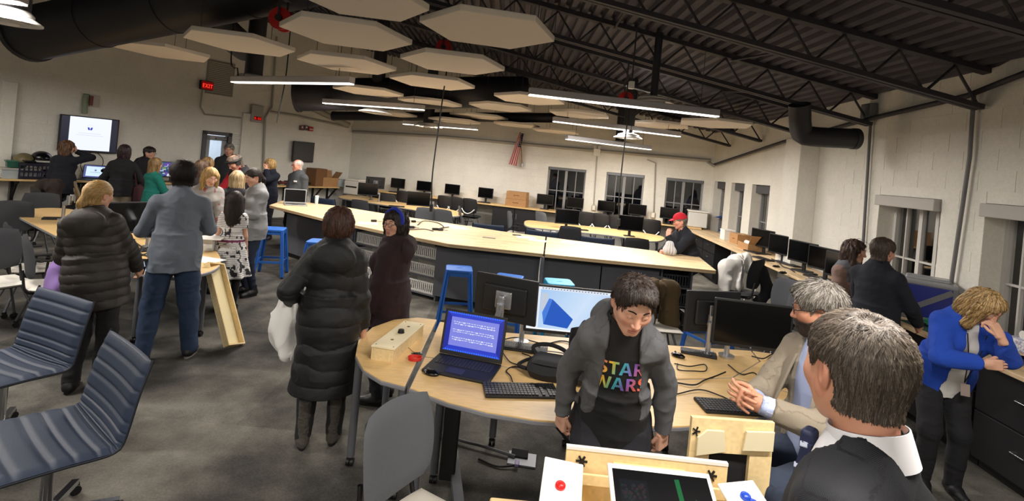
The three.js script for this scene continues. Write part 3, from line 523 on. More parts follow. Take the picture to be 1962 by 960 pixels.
function monitor(label, pos, turn, w, h, y0, screen, o2 = {}) { // y0 = height of screen's lower edge over the base
  const o = thing('monitor', label, 'monitor', pos, turn, o2.group); const tl = o2.tilt || 0;
  const cy = y0 + h / 2;
  obj('housing', [xf(rb(w, h, .03, .008), 0, cy, 0, -tl), xf(rb(w * .7, h * .6, .035, .015), 0, cy, -.025, -tl)], o2.case || M.blackCase, o);
  obj('screen', xf(new THREE.PlaneGeometry(w - .03, h - .04), 0, cy + .006, .0165, -tl), screen || M.offScreen, o, true);
  if (o2.badge) obj('maker_badge', cyl(.006, .006, .002, 0, cy - h / 2 + .009, .0165, Math.PI / 2, 0, 0, 12), M.alu, o);
  if (o2.arm) {                                              // pole arm: clamp, column, two links and the swivel plate
    const ax = o2.arm[0], az = o2.arm[1], am = o2.armMat || M.alu;
    obj('swivel_plate', [rb(.13, .13, .02, .01, 0, cy, -.055), rb(.05, .09, .05, .015, 0, cy, -.085)], am, o);
    obj('upper_link', [beam([0, cy - .01, -.11], [ax * .6, cy - .05, az * .7], .045, .05), cyl(.032, .032, .09, 0, cy - .02, -.11)], am, o);
    obj('lower_link', [beam([ax * .6, cy - .06, az * .7], [ax, .22, az], .042, .05), cyl(.03, .03, .1, ax * .6, cy - .06, az * .7)], am, o);
    obj('column', [cyl(.02, .02, .25, ax, .125, az), cyl(.055, .06, .02, ax, .01, az)], am, o);
  } else if (o2.small) { obj('stand', [bx(.05, y0 + h * .3, .03, 0, (y0 + h * .3) / 2, -.05), bx(.2, .012, .16, 0, .006, -.03)], M.blackCase, o); }
  else { obj('stand_neck', rb(.06, y0 + h * .4, .03, .01, 0, (y0 + h * .4) / 2, -.05), M.blackCase, o); obj('stand_foot', rb(.24, .014, .18, .006, 0, .007, -.03), M.blackCase, o); }
  return o;
}
function laptop(label, pos, turn, w, d, open, screenTex, glow = 1, caseM = M.blackCase) {
  const o = thing('laptop', label, 'laptop', pos, turn);
  obj('base', rb(w, .02, d, .007, 0, .01, 0), caseM, o);
  const k = []; for (let r = 0; r < 5; r++) for (let c = 0; c < 17; c++) k.push(bx(w * .86 / 17 * .8, .003, d * .42 / 5 * .8, -w * .43 + w * .86 / 17 * (c + .5), .0215, -d * .36 + d * .42 / 5 * (r + .5)));
  obj('keys', k, mat(0x2b2c30, .5), o).userData.kind = 'stuff';
  obj('touchpad', bx(w * .26, .002, d * .26, -w * .04, .0205, d * .29), mat(0x1c1d20, .35), o);
  const lid = new THREE.Group(); lid.name = 'lid'; lid.position.set(0, .02, -d / 2); lid.rotation.x = -open; o.add(lid);
  const h = d * .98; obj('lid_shell', rb(w, h, .012, .005, 0, h / 2, 0), caseM, lid);
  const sm = screenTex ? new THREE.MeshStandardMaterial({ color: 0x000000, emissive: 0xffffff, emissiveMap: screenTex, emissiveIntensity: glow, roughness: .3 }) : M.offScreen;
  obj('display', new THREE.PlaneGeometry(w * .92, h * .86).translate(0, h * .52, .0066), sm, lid, true);
  return o;
}
const lit = (t, k = 1) => new THREE.MeshStandardMaterial({ color: 0x000000, emissive: 0xffffff, emissiveMap: t, emissiveIntensity: k, roughness: .3 });

// ---------------------------------------------------------------- wall counters
function counter(name, label, A, B, x0, x1, depth, h, m) { // worktop along a wall, in wall metres
  const o = wallFrame(A, B); delete o.userData.len; o.name = numbered(name); scene.add(o); tag(o, label, 'counter');
  obj('worktop', rb(x1 - x0, .035, depth, .006, (x0 + x1) / 2, h - .0175, depth / 2 + .01), m, o); return o;
}
const HC = .94;
const lwx = (px, py = 345) => wallXY(px, py, WD, WA)[0], fwx = (px, py = 390) => wallXY(px, py, WA, WB)[0], rwx = (px, py = 500) => wallXY(px, py, WB, WC)[0];
{
  const c = counter('wall_counter', 'long maple counter on black brackets under the lit television', WD, WA, .1, lwx(372), .62, HC, M.maple);
  const c2 = counter('wall_counter', 'maple counter on black brackets under the dark television', WD, WA, lwx(455), 12.35, .62, HC, M.maple);
  for (const [cc, xs] of [[c, [1.2, 2.9, lwx(24), lwx(150), lwx(300)]], [c2, [lwx(468), lwx(545), lwx(600), lwx(628)]]]) for (const x of xs) obj('bracket', [bx(.05, .5, .04, x, HC - .29, .03), bx(.05, .05, .5, x, HC - .06, .27), beam([x, HC - .42, .05], [x, HC - .08, .45], .03, .04)], M.black, cc);
  const f = counter('wall_counter', 'maple counter along the far wall carrying a row of monitors', WA, WB, 1.0, 10.35, .62, HC, M.maple);
  for (const x of [1.1, 2.6, 6.9, 8.5]) obj('support_panel', bx(.04, HC - .035, .5, x, (HC - .035) / 2, .28), M.laminate, f);
  const bc = thing('base_cabinet', 'black two door base cabinet under the far counter', 'cabinet', [0, 0, 0], wallFar.rotation.y); const p = onWall(990, 410, WA, WB, .3); bc.position.set(p.x, 0, p.z);
  obj('body', bx(1.26, .82, .5, 0, .49, 0), M.black, bc); obj('plinth', bx(1.2, .08, .44, 0, .04, 0), M.black, bc);
  for (const s of [-1, 1]) { const dr = obj('door', rb(.61, .78, .02, .005, s * .315, .49, .262), mat(0x1a1a1d, .5), bc); obj('handle', bar([s * .06, .75, .29], [s * .06, .6, .29], .007), M.alu, dr); }
}
{
  // window wall: worktop and separate drawer units
  const x0 = .05, x1 = 12.9, r = counter('wall_counter', 'long maple counter under the windows carrying monitors and tools', WB, WC, x0, x1, .72, .9, M.butcher);
  const unit = (xa, xb, kind, label) => { const o = thing('drawer_unit', label, 'cabinet', [0, 0, 0], wallRight.rotation.y); wallRight.updateMatrixWorld(); o.position.copy(wallRight.localToWorld(V((xa + xb) / 2, 0, .36))); const w = xb - xa - .01;
    obj('body', bx(w, .78, .6, 0, .47, -.02), M.black, o); obj('plinth', bx(w, .08, .52, 0, .04, -.04), M.black, o);
    const n = kind; const dh = .76 / n; for (let i = 0; i < n; i++) { const dr = obj('drawer', rb(w - .02, dh - .012, .02, .004, 0, .09 + dh * (i + .5), .29), mat(0x17171a, .5), o); const y = .09 + dh * (i + .5) + .03; obj('handle', [bar([-.055, y, .325], [.055, y, .325], .006), bar([-.055, y, .3], [-.055, y, .325], .005), bar([.055, y, .3], [.055, y, .325], .005)], M.chrome, dr); } };
  unit(.1, .95, 3, 'black three drawer unit in the far corner under the counter'); unit(.95, 1.8, 3, 'black three drawer unit behind the man in the red cap'); unit(1.8, 2.6, 3, 'black three drawer unit beside the white draped coat');
  unit(7.3, 8.1, 3, 'black three drawer unit below the blue machine'); unit(8.1, 8.95, 3, 'black three drawer unit between the blue machine and blue fleece'); unit(8.95, 9.8, 2, 'black two drawer unit beside the woman in blue fleece'); unit(9.8, 10.8, 2, 'black two drawer unit past the woman in blue fleece'); unit(10.8, 12, 2, 'black two drawer unit at the near end of the counter');
  for (const x of [3.4, 4.6, 5.9]) obj('support_panel', bx(.04, .86, .6, x, .43, .32), mat(0xa8a59d, .6), r);
}
// ---------------------------------------------------------------- the island
const islFront = [[516, 393], [618, 418], [733, 442], [860, 467], [1042, 486], [1140, 496], [1372, 518]], islBack = [[545, 383], [650, 395], [735, 409], [883, 431], [960, 443], [1047, 454], [1234, 478], [1338, 491]];
function onLinePx(line, x) { for (let i = 0; i + 1 < line.length; i++) if (x <= line[i + 1][0]) { const t = (x - line[i][0]) / (line[i + 1][0] - line[i][0]); return line[i][1] + t * (line[i + 1][1] - line[i][1]); } return line[line.length - 1][1]; }
const HI = .92;
function islandTop(xa, xb, label) {
  const f = [[xa, onLinePx(islFront, xa)], ...islFront.filter(p => p[0] > xa && p[0] < xb), [xb, onLinePx(islFront, xb)]];
  const ba = xa < 530 ? 545 : xa + 4, bb = xb > 1300 ? 1338 : xb + 4;
  const b = [[ba, onLinePx(islBack, ba)], ...islBack.filter(p => p[0] > ba && p[0] < bb), [bb, onLinePx(islBack, bb)]].reverse();
  const pts = [...f, ...b].map(([x, y]) => { const p = onY(x, y, HI); return [p.x, p.z]; });
  const c = pts.reduce((a, p) => [a[0] + p[0] / pts.length, a[1] + p[1] / pts.length], [0, 0]);
  const o = thing('island_worktop', label, 'worktop', [c[0], 0, c[1]]); const loc = pts.map(p => [p[0] - c[0], p[1] - c[1]]);
  obj('top_board', slab(loc, HI - .012, HI, .002), M.butcher, o); obj('edge_band', slab(loc.map(p => [p[0] * .998, p[1] * .998]), HI - .05, HI - .012, .002), mat(0xa08a68, .5), o);
}
islandTop(516, 1041, 'long butcher-block island worktop strewn with cables and papers'); islandTop(1044, 1372, 'shorter butcher-block island worktop in front of the red cap');
function islandUnit(xa, xb, kind, label) {
  const fa = onY(xa, onLinePx(islFront, xa), HI), fb = onY(xb, onLinePx(islFront, xb), HI), back = kind === 'end' ? .9 : .8;
  const dx = fb.x - fa.x, dz = fb.z - fa.z, L = Math.hypot(dx, dz), o = thing('island_cabinet', label, 'cabinet', [(fa.x + fb.x) / 2, 0, (fa.z + fb.z) / 2], -Math.atan2(dz, dx)); // local z towards the viewer
  const top = HI - .05, z0 = -.28, w = L - .012;
  if (kind === 'shelf' || kind === 'cubby') {
    obj('back_panel', bx(w, top, .02, 0, top / 2, z0 - .4), M.darkPanel, o);
    for (const s of [-1, 1]) obj('side_panel', bx(.025, top, .4, s * (w / 2 - .0125), top / 2, z0 - .2), M.darkPanel, o);
    const n = kind === 'shelf' ? 3 : 3; for (let i = 0; i <= n; i++) obj('shelf', bx(w - .05, .02, .4, 0, .06 + (top - .1) * i / n, z0 - .2), M.darkPanel, o);
    o.userData.slots = [w, n, top, z0];
  } else {
    obj('front_panel', rb(w, top - .08, .022, .003, 0, top / 2 + .04, z0), M.darkPanel, o);
    obj('body', bx(w - .02, top - .08, back - .4, 0, top / 2 + .04, z0 - (back - .4) / 2 - .011), M.laminate, o);
    obj('plinth', bx(w, .08, back - .45, 0, .04, z0 - .25), M.black, o);
    obj('apron_rail', bx(L, .07, .03, 0, top - .035, z0 + .06), M.black, o);
  }
  return o;
}
const iu1 = islandUnit(524, 652, 'end', 'dark grey island end cabinet beside the blue stool'), iu2 = islandUnit(654, 745, 'shelf', 'open island shelf unit with pale trays behind the two coats'), iu3 = islandUnit(747, 822, 'shelf', 'open island shelf unit with pale trays beside the maroon coat'),
  iu4 = islandUnit(824, 930, 'solid', 'dark grey island cabinet behind the tall blue stool'), iu5 = islandUnit(932, 1041, 'solid', 'dark grey island cabinet behind the lit monitor'), iu6 = islandUnit(1044, 1160, 'solid', 'dark grey island cabinet beside the teal stool'), iu7 = islandUnit(1162, 1278, 'solid', 'dark grey island cabinet behind the boy'), iu8 = islandUnit(1280, 1345, 'cubby', 'open island shelf unit with dark trays at the right end');
for (const [u, m, l] of [[iu2, M.white, 'pale slotted tray in the left open island shelf'], [iu3, M.white, 'pale slotted tray in the island shelf beside the maroon coat'], [iu8, mat(0x33353c, .5), 'dark slotted tray in the island shelf at the right end']]) {
  const [w, n, top, z0] = u.userData.slots; delete u.userData.slots; u.updateMatrixWorld();
  for (let i = 0; i < n; i++) { const o = thing('storage_tray', l, 'tray', u.localToWorld(V(0, .07 + (top - .1) * i / n, z0 - .2)), u.rotation.y, l.replace('tray', 'trays')); const ww = w - .1, hh = .17; const gs = [bx(ww, .01, .36, 0, .01, 0), bx(ww, hh, .01, 0, hh / 2, -.175), bx(.01, hh, .36, -ww / 2, hh / 2, 0), bx(.01, hh, .36, ww / 2, hh / 2, 0), bx(ww, .02, .01, 0, hh - .01, .175), bx(ww, .02, .01, 0, .02, .175)]; const nb = Math.floor(ww / .035); for (let k = 0; k <= nb; k++) gs.push(bx(.014, hh, .01, -ww / 2 + ww * k / nb, hh / 2, .175)); obj('slotted_bin', gs, m, o); }
}
// power boxes on the island front, leg at the seam
{ const p = onY(1042, 560, .45); const o = thing('support_post', 'grey steel leg with a white cable drop at the worktop seam', 'post', [p.x, 0, p.z - 1.0 + .42]); const q = onY(1042, 486, HI); o.position.set(q.x, 0, q.z - .1); obj('post', rb(.05, HI - .06, .05, .006, 0, (HI - .06) / 2, 0), M.greyMetal, o); obj('foot', cyl(.04, .04, .02, 0, .01, 0), M.black, o); obj('cable_drop', tube([[-.03, .85, .03], [-.035, .6, .04], [-.02, .4, .035]], .008, 6, 12), M.white, o); }
// ---------------------------------------------------------------- tables
const tFrontEnd = tableAt('half_round_table', 'half-round maple table end holding the pale wooden box', [[837, 612], [800, 608], [755, 612], [713, 627], [686, 652], [681, 680], [697, 708], [730, 728], [776, 740]], .74, [[690, 678], [774, 722], [752, 622]], M.maple);
const tFront = tableAt('trapezoid_table', 'maple table with grey edge in front of the boy, near row', [[784, 743], [856, 770], [930, 789], [1020, 804], [1100, 811], [1200, 817], [1300, 817], [1420, 809], [1500, 784], [1524, 755], [1404, 724], [1292, 728], [1100, 719], [812, 684]], .74, [[812, 738], [850, 705], [1400, 735]], M.maple);
const tBack = tableAt('trapezoid_table', 'maple table behind the boy carrying both monitor arms, far row', [[813, 682], [1100, 717], [1292, 726], [1404, 722], [1456, 692], [1440, 672], [1292, 662], [1100, 648], [960, 636], [842, 616]], .74, [[858, 652], [960, 662], [1100, 668], [1290, 680], [1420, 690]], M.maple);
tableAt('half_round_table', 'maple table end behind the man in the tan blazer', [[1406, 723], [1524, 753], [1556, 730], [1546, 702], [1510, 682], [1442, 672], [1458, 692]], .74, [[1530, 715], [1470, 690]], M.maple);
tableAt('kidney_table', 'long maple table with rounded ends beside the blonde woman', [[28, 409], [50, 401], [100, 398], [150, 403], [232, 424], [300, 442], [372, 458], [412, 478], [424, 500], [408, 518], [350, 530], [290, 528], [240, 512], [180, 487], [120, 458], [60, 428]], .74, [[48, 412], [130, 450], [270, 512], [395, 508], [385, 470], [150, 410]], M.maple, { smooth: 70 });
tableAt('oblong_table', 'maple table with rounded ends behind the island, left of the middle', [[648, 377], [665, 373], [690, 374], [772, 388], [850, 399], [884, 407], [886, 412], [866, 414], [833, 409], [746, 394], [668, 382]], .74, [[664, 378], [770, 394], [874, 410]], M.maple, { smooth: 60 });
tableAt('oblong_table', 'maple table with rounded ends behind the island, toward the red cap', [[1004, 427], [1012, 422], [1053, 426], [1174, 438], [1240, 447], [1272, 454], [1266, 461], [1237, 461], [1176, 451], [1047, 438], [1012, 434]], .74, [[1012, 429], [1100, 438], [1260, 456]], M.maple, { smooth: 60 });

// ---------------------------------------------------------------- televisions
{
  const LT = wallLeft.rotation.y;
  const tvT = canvasTex(512, 288, (c, w, h) => { c.fillStyle = '#10142c'; c.fillRect(0, 0, w, h); c.fillStyle = '#eef3ff'; c.fillRect(w * .14, 0, w * .74, h * .985);
    c.fillStyle = '#3540b8'; for (const s of [-1, 1]) { c.beginPath(); c.ellipse(w * .5 + s * 12, h * .33, 9, 14, s * .5, 0, 7); c.fill(); } c.strokeStyle = '#c9cfea'; c.lineWidth = 2; c.beginPath(); c.arc(w * .5, h * .3, 27, Math.PI, 0); c.stroke();
    c.fillStyle = '#b9bfd6'; c.font = '15px sans-serif'; c.textAlign = 'center'; c.fillRect(w * .3, h * .47, w * .4, 2); c.fillRect(w * .26, h * .53, w * .48, 2); });
  const p = onWall(171, 258, WD, WA, .06), tl = wallXY(115, 217, WD, WA), tr = wallXY(228, 231, WD, WA), w = tr[0] - tl[0];
  const o = thing('television', 'large wall television with a bright white slide', 'television', p, LT); const h = w * .76;
  obj('housing', rb(w, h, .06, .01, 0, 0, 0), M.blackCase, o); obj('screen', new THREE.PlaneGeometry(w - .05, h - .05).translate(0, .005, .031), lit(tvT, 1.05), o, true); obj('wall_mount', bx(w * .4, h * .4, .06, 0, 0, -.045), M.black, o);
  const l = new THREE.RectAreaLight(0xe8eeff, .9, w * .7, h * .9); l.position.set(0, 0, .04); l.rotation.y = Math.PI; o.add(l);
  for (const s of [0, .12]) obj('cable', tube([[.05 + s, -h / 2, -.02], [.02 + s * 2, -h / 2 - .12, 0], [-.1 + s * 3, -h / 2 - .26, .04], [-.06 + s * 2, -.42 - h / 2, .05]], .008, 5, 18), M.cable, o);
  const p2 = onWall(581, 291, WD, WA, .1), a = wallXY(561, 267, WD, WA), b = wallXY(604, 268, WD, WA), w2 = b[0] - a[0];
  const o2 = thing('television', 'switched-off dark wall television above the cardboard boxes', 'television', p2, LT + .12); const h2 = w2 * .84;
  obj('housing', rb(w2, h2, .06, .01), M.blackCase, o2); obj('screen', new THREE.PlaneGeometry(w2 - .04, h2 - .04).translate(0, .005, .031), mat(0x26262a, .12), o2, true); obj('wall_mount', bx(w2 * .3, h2 * .4, .1, 0, 0, -.06), M.black, o2);
}
// ---------------------------------------------------------------- computers
const FT = wallFar.rotation.y, RT = wallRight.rotation.y, LT0 = wallLeft.rotation.y;
const cnt = (px, py, A, B, off, h) => { const p = onWall(px, py, A, B, off); p.y = h; return p; };
[[763, 345, 'first in row by the corner'], [813, 354, 'second in row from the corner'], [867, 359, 'third in row from the corner'], [931, 366, 'beside the stacked cardboard boxes'], [1045, 377, 'right of the cardboard boxes before the first window'], [1102, 388, 'between the first and second window'], [1162, 391, 'in front of the second window'], [1222, 395, 'right of the second window'], [1282, 412, 'in front of the third window behind the red cap']].forEach(([x, y, l], i) => {
  const p = cnt(x, y, WA, WB, .3, HC); const m = monitor('dark monitor on the far counter, ' + l, p, FT + (hash(i, 1, 1) - .5) * .3, .46, .29, .12, null, { group: 'monitors on the far counter' });
  const k = p.clone(); k.y = HC; const off = V(Math.sin(FT) * .19 + .03, 0, Math.cos(FT) * .19); if (i < 4 || i > 5) keyboard(k.add(off), FT + .05, 'black keyboard on the far counter, ' + l, .8, 'keyboards on the far counter');
});
const tb = (px, py, h = .74) => onY(px, py, h);
monitor('black monitor facing away on an arm at the far left mid table', tb(716, 382), Math.PI + .4, .52, .33, .3, null, { arm: [.1, -.2], armMat: M.greyMetal, tilt: .1 });
monitor('black monitor seen from the front beside the first white monitor arm', tb(703, 386), .2, .52, .33, .16, null, { arm: [.3, -.1] });
monitor('black monitor on the left mid table with hanging cord before it', tb(800, 404), .1, .56, .34, .12, null, { arm: [.36, -.08] });
monitor('black monitor on the right mid table, left one', tb(1085, 438), .1, .56, .34, .1, null, {});
monitor('black monitor on the right mid table, right one beside the red cap', tb(1206, 453), -.05, .56, .34, .12, null, {});
keyboard(tb(1110, 441), .1, 'black keyboard on the right mid table', .9); keyboard(tb(760, 396), .2, 'black keyboard on the left mid table', .9);
// monitors on the window counter face the room
[[1459, 462, .3, 'nearest the cardboard boxes'], [1494, 486, .34, 'second along from the cardboard boxes'], [1534, 505, .36, 'third along from the cardboard boxes'], [1576, 506, .34, 'next to the small wooden block'], [1612, 520, .4, 'beside the woman with long brown hair']].forEach(([x, y, off, l], i) => {
  const p = cnt(x, y + 20, WB, WC, off, .9); monitor('black monitor on the window counter, ' + l, p, RT + .42 - i * .02, .5, .32, .12, null, { group: 'monitors on the window counter' });
});
[[1443, 484, 'by the cardboard boxes'], [1462, 497, 'below the second monitor'], [1512, 508, 'below the third monitor'], [1540, 522, 'below the fourth monitor'], [1566, 534, 'beside the woman with brown hair']].forEach(([x, y, l]) => keyboard(onY(x, y, .9), RT + .25, 'black keyboard on the window counter ' + l, .85, 'keyboards on the window counter'));
[[1487, 512, 'by the first keyboards'], [1500, 524, 'next to the fourth keyboard']].forEach(([x, y, l]) => mouse(onY(x, y, .9), RT, 'small black mouse on the window counter ' + l));
// front table
const modelT = canvasTex(512, 300, (c, w, h) => { const g = c.createLinearGradient(0, 0, w, h); g.addColorStop(0, '#9cc3f0'); g.addColorStop(.6, '#cfe3fa'); g.addColorStop(1, '#a9c9f2'); c.fillStyle = g; c.fillRect(0, 0, w, h); c.fillStyle = '#e9eef6'; c.fillRect(0, 0, w, 18); c.fillRect(0, 0, 72, h); c.fillStyle = '#f7f9fc'; c.fillRect(0, h - 12, w, 12); c.fillStyle = '#8d99ad'; for (let i = 0; i < 22; i++) c.fillRect(80 + i * 19, 5, 11, 8); c.fillStyle = '#c3ccda'; c.fillRect(80, 44, 40, 120);
  c.fillStyle = '#2a5cc0'; c.beginPath(); c.moveTo(150, 82); c.lineTo(106, 262); c.lineTo(258, 276); c.lineTo(288, 208); c.closePath(); c.fill(); c.fillStyle = '#4a7fdc'; c.beginPath(); c.moveTo(150, 82); c.lineTo(128, 78); c.lineTo(92, 180); c.lineTo(106, 262); c.closePath(); c.fill(); c.fillStyle = '#b6cbea'; c.beginPath(); c.arc(486, 60, 11, 0, 7); c.fill(); });
monitor('lit widescreen monitor on a silver arm showing a blue 3D block', tb(1082, 668), -.02, .64, .36, .105, lit(modelT, 1.0), { arm: [-.33, -.02], badge: 1 });
monitor('black monitor turned away on a silver arm beside the lit screen', tb(962, 652), Math.PI - .35, .5, .34, .15, null, { arm: [-.02, -.2], tilt: .05 });
monitor('big switched-off black monitor on a silver arm beside the boy', tb(1434, 692), -.12, .58, .36, .1, null, { arm: [-.16, -.02], badge: 1 });
monitor('black monitor turned away behind the big dark monitor', tb(1358, 668), Math.PI + .25, .5, .33, .14, null, { arm: [.1, -.12] });
const codeT = canvasTex(512, 320, (c, w, h) => { c.fillStyle = '#1836c8'; c.fillRect(0, 0, w, h); c.fillStyle = '#2a6bff'; for (let i = 0; i < 26; i++) { c.fillRect(i * 20, 0, 14, 14); c.fillRect(i * 20, h - 14, 14, 14); } c.fillStyle = '#0a1f9a'; c.beginPath(); c.moveTo(0, 0); c.lineTo(52, 44); c.lineTo(52, h - 44); c.lineTo(0, h); c.fill(); c.beginPath(); c.moveTo(w, 0); c.lineTo(w - 40, 40); c.lineTo(w - 40, h - 44); c.lineTo(w, h); c.fill();
  c.fillStyle = '#7f86e6'; c.fillRect(44, 40, w - 84, h - 84); c.fillStyle = '#e8ecff'; for (let b = 0; b < 3; b++) for (let r = 0; r < 2; r++) { let x = 66 + r * 6; while (x < w - 80) { const L = 5 + hash(x, b, r) * 20; c.fillRect(x, 76 + b * 64 + r * 17, L, hash(x, r, 4) > .4 ? 5 : 9); x += L + 4 + hash(x, r, b) * 5; } } });
laptop('large black laptop with a bright blue game screen', onY(886, 708, .74), -.24, .44, .3, .2, codeT, .95);
keyboard(onY(997, 751, .74), .16, 'black keyboard lying at the table edge before the laptop', 1);
keyboard(onY(1408, 783, .74), .06, 'black keyboard under the clasped hands', 1);
keyboard(onY(1000, 668, .74), -.12, 'black keyboard under the lit monitor', .85); keyboard(onY(1338, 679, .74), -.3, 'small dark keyboard beside the silver arm base', .6);
mouse(onY(1299, 684, .74), .8, 'black mouse lying beside the boy'); mouse(onY(826, 722 - 4, .74), 1.2, 'small black mouse beside the red coil');
// laptops elsewhere
const slideT = canvasTex(256, 160, (c, w, h) => { c.fillStyle = '#1b2f86'; c.fillRect(0, 0, w, h); c.fillStyle = '#cfe8fb'; c.fillRect(24, 14, w - 48, h - 30); c.fillStyle = '#5a6c9c'; c.beginPath(); c.arc(w / 2, 64, 12, 0, 7); c.fill(); c.fillRect(70, 90, 116, 4); });
laptop('open laptop with a pale blue slide under the lit television', cnt(176, 338, WD, WA, .4, HC), LT0 - .5, .42, .3, .25, slideT, 1);
laptop('silver laptop with a dark screen on the island end', onY(566, 393, HI), .5, .4, .28, .2, null, 1, mat(0x9a9a9a, .4, { metalness: .5 }));
const gameT = canvasTex(256, 160, (c, w, h) => { c.fillStyle = '#3c5f8e'; c.fillRect(0, 0, w, h); for (let i = 0; i < 60; i++) { c.fillStyle = ['#7d9a5a', '#c7d6ea', '#2a3d66', '#e9eef4', '#6a4fa8'][i % 5]; c.fillRect(hash(i, 1, 2) * w, hash(i, 2, 3) * h, 12 + hash(i, 4, 4) * 34, 10 + hash(i, 5, 5) * 24); } });
monitor('lit monitor with a bluish game picture beside the teal shirt', cnt(327, 345, WD, WA, .3, HC), LT0 - .2, .52, .36, .1, lit(gameT, .85), {});
// left table computers
monitor('tan backed monitor turned away on an arm at the rounded table', tb(150, 425), 2.3, .62, .42, .12, null, { arm: [.16, -.16], case: mat(0x5c4d33, .5), tilt: .35 });
monitor('black monitor on the rounded table beside the ponytail', tb(243, 470), 1.05, .52, .36, .14, null, { arm: [.1, -.22], tilt: .12 });
keyboard(onY(250, 482, .74), .9, 'black keyboard on the rounded table by the brown coat', .9); keyboard(onY(118, 420, .74), .6, 'black keyboard lying at the far end of the rounded table', .9);
mouse(onY(258, 505, .74), .8, 'dark mouse near the brown coat on the rounded table');
{ const o = thing('articulated_stand', 'silver monitor stand standing empty beside the man in the grey shirt', 'stand', tb(282, 474)); obj('base_plate', cyl(.06, .06, .02, 0, .01, 0), M.alu, o); obj('post', cyl(.022, .022, .3, 0, .16, 0), M.alu, o); obj('link', [beam([0, .3, 0], [.06, .42, .05], .05, .05), beam([.06, .42, .05], [.12, .5, -.04], .045, .045)], M.alu, o); obj('head_plate', rb(.12, .12, .02, .01, .12, .52, -.06), M.alu, o); }
// cables on the tables
function cable(pts, h, label, r = .005, m = M.cable) { const w = pts.map(([x, y], i) => { const p = onY(x, y, h); p.y += r + .002 + (i % 3 === 1 ? .006 : 0); return p; }); return tag(obj('cable', tube(w, r, 5, pts.length * 8), m), label, 'cable'); }
cable([[985, 744], [978, 725], [970, 712], [985, 704], [1010, 712], [1018, 705]], .74, 'black cable curling from the near keyboard', .004);
cable([[960, 672], [975, 695], [990, 700], [1012, 708], [1020, 690], [1000, 678]], .74, 'black cable looping below the lit monitor', .004);
cable([[955, 655], [990, 650], [1040, 660], [1075, 655], [1105, 662]], .74, 'black cable lying behind the lit monitor', .005);
cable([[1296, 757], [1340, 750], [1380, 760], [1405, 772]], .74, 'black keyboard cable on the near table', .004);
cable([[1294, 735], [1330, 741], [1350, 730], [1372, 722], [1390, 716]], .74, 'black cable running to the silver arm', .005);
cable([[1292, 698], [1320, 705], [1350, 700], [1352, 712], [1330, 714], [1300, 710], [1298, 698]], .74, 'black cable loop beside the mouse', .004);
cable([[1395, 700], [1420, 720], [1445, 716], [1460, 735], [1450, 748], [1430, 742], [1440, 736], [1470, 738]], .74, 'black cable looping beside the clasped hands', .004);
cable([[1440, 684], [1462, 690], [1480, 680], [1492, 684]], .74, 'black cable behind the big dark monitor', .005);
cable([[262, 468], [272, 478], [268, 490], [284, 486], [300, 482], [276, 474]], .74, 'tangle of black cable at the silver arm base', .008);
cable([[258, 460], [250, 470], [262, 484], [282, 492], [300, 498]], .74, 'black cable running over the rounded table', .007);
cable([[800, 432], [812, 425], [838, 428], [850, 436], [838, 440], [860, 436]], HI, 'thin dark cables tangled on the island', .008);
cable([[796, 436], [780, 442], [812, 440], [830, 444]], HI, 'short dark cable beside the power bricks', .007);
cable([[1478, 497], [1490, 503], [1500, 512], [1512, 516], [1522, 523]], .9, 'black cables lying along the window counter', .008);
// things on the island
for (const [x, y, w, l, m] of [[785, 437, .14, 'black power brick on the island beside the tangled cables', M.black], [834, 441, .1, 'small black adapter among the cables on the island', M.black], [716, 425, .09, 'black mouse-like adapter by the blue headband', M.black], [792, 426, .08, 'flat black adapter at the island back edge', M.black], [844, 442, .08, 'second small adapter at the end of the cables', mat(0x2a2a2e, .5)]]) { const o = thing('power_adapter', l, 'adapter', onY(x, y, HI), .5); obj('case', rb(w, .035, w * .55, .008, 0, .018, 0), m, o); obj('cord_stub', tube([[w / 2, .015, 0], [w / 2 + .05, .01, .02], [w / 2 + .09, .008, -.01]], .004, 5, 8), m, o); }
for (const [x, y, w, d, t, l] of [[705, 428, .3, .22, .3, 'white paper sheet near the blue headband'], [868, 434, .34, .24, -.3, 'white paper sheet at the end of the cables'], [882, 438, .28, .21, .4, 'second white sheet overlapping beside the cables'], [1008, 455, .3, .2, .2, 'white paper with printed lines near the seam'], [1030, 461, .28, .2, -.2, 'blank paper sheet touching the seam'], [1150, 480, .5, .3, .1, 'wide thin paper sheet on the shorter worktop'], [1105, 466, .45, .3, -.2, 'pale paper sheet at the back of the shorter worktop']]) { const o = thing('paper_sheet', l, 'paper', onY(x, y, HI), t); obj('sheet', bx(w, .002, d, 0, .002, 0), mat(0xf2efe6, .8), o); }
{ const o = thing('drink_tumbler', 'pale blue tumbler on the island beside the silver laptop', 'tumbler', onY(606, 391, HI)); obj('cup', lathe([[0, 0], [.03, 0], [.038, .15], [.034, .15], [.03, .01], [0, .01]], 20), mat(0xbcd6dc, .35), o); obj('lid', cyl(.04, .036, .02, 0, .16, 0), M.white, o); }
{ const o = thing('grommet_cover', 'flat grey power cover set in the island top', 'cover', onY(937, 456, HI)); obj('plate', rb(.2, .006, .09, .002, 0, .003, 0, 0, -.15), mat(0x7c776f, .5), o); const q = thing('phone', 'black phone lying beside the printed paper on the island', 'phone', onY(990, 451, HI), .2); obj('body', rb(.14, .01, .07, .004, 0, .005, 0), M.blackGloss, q); }
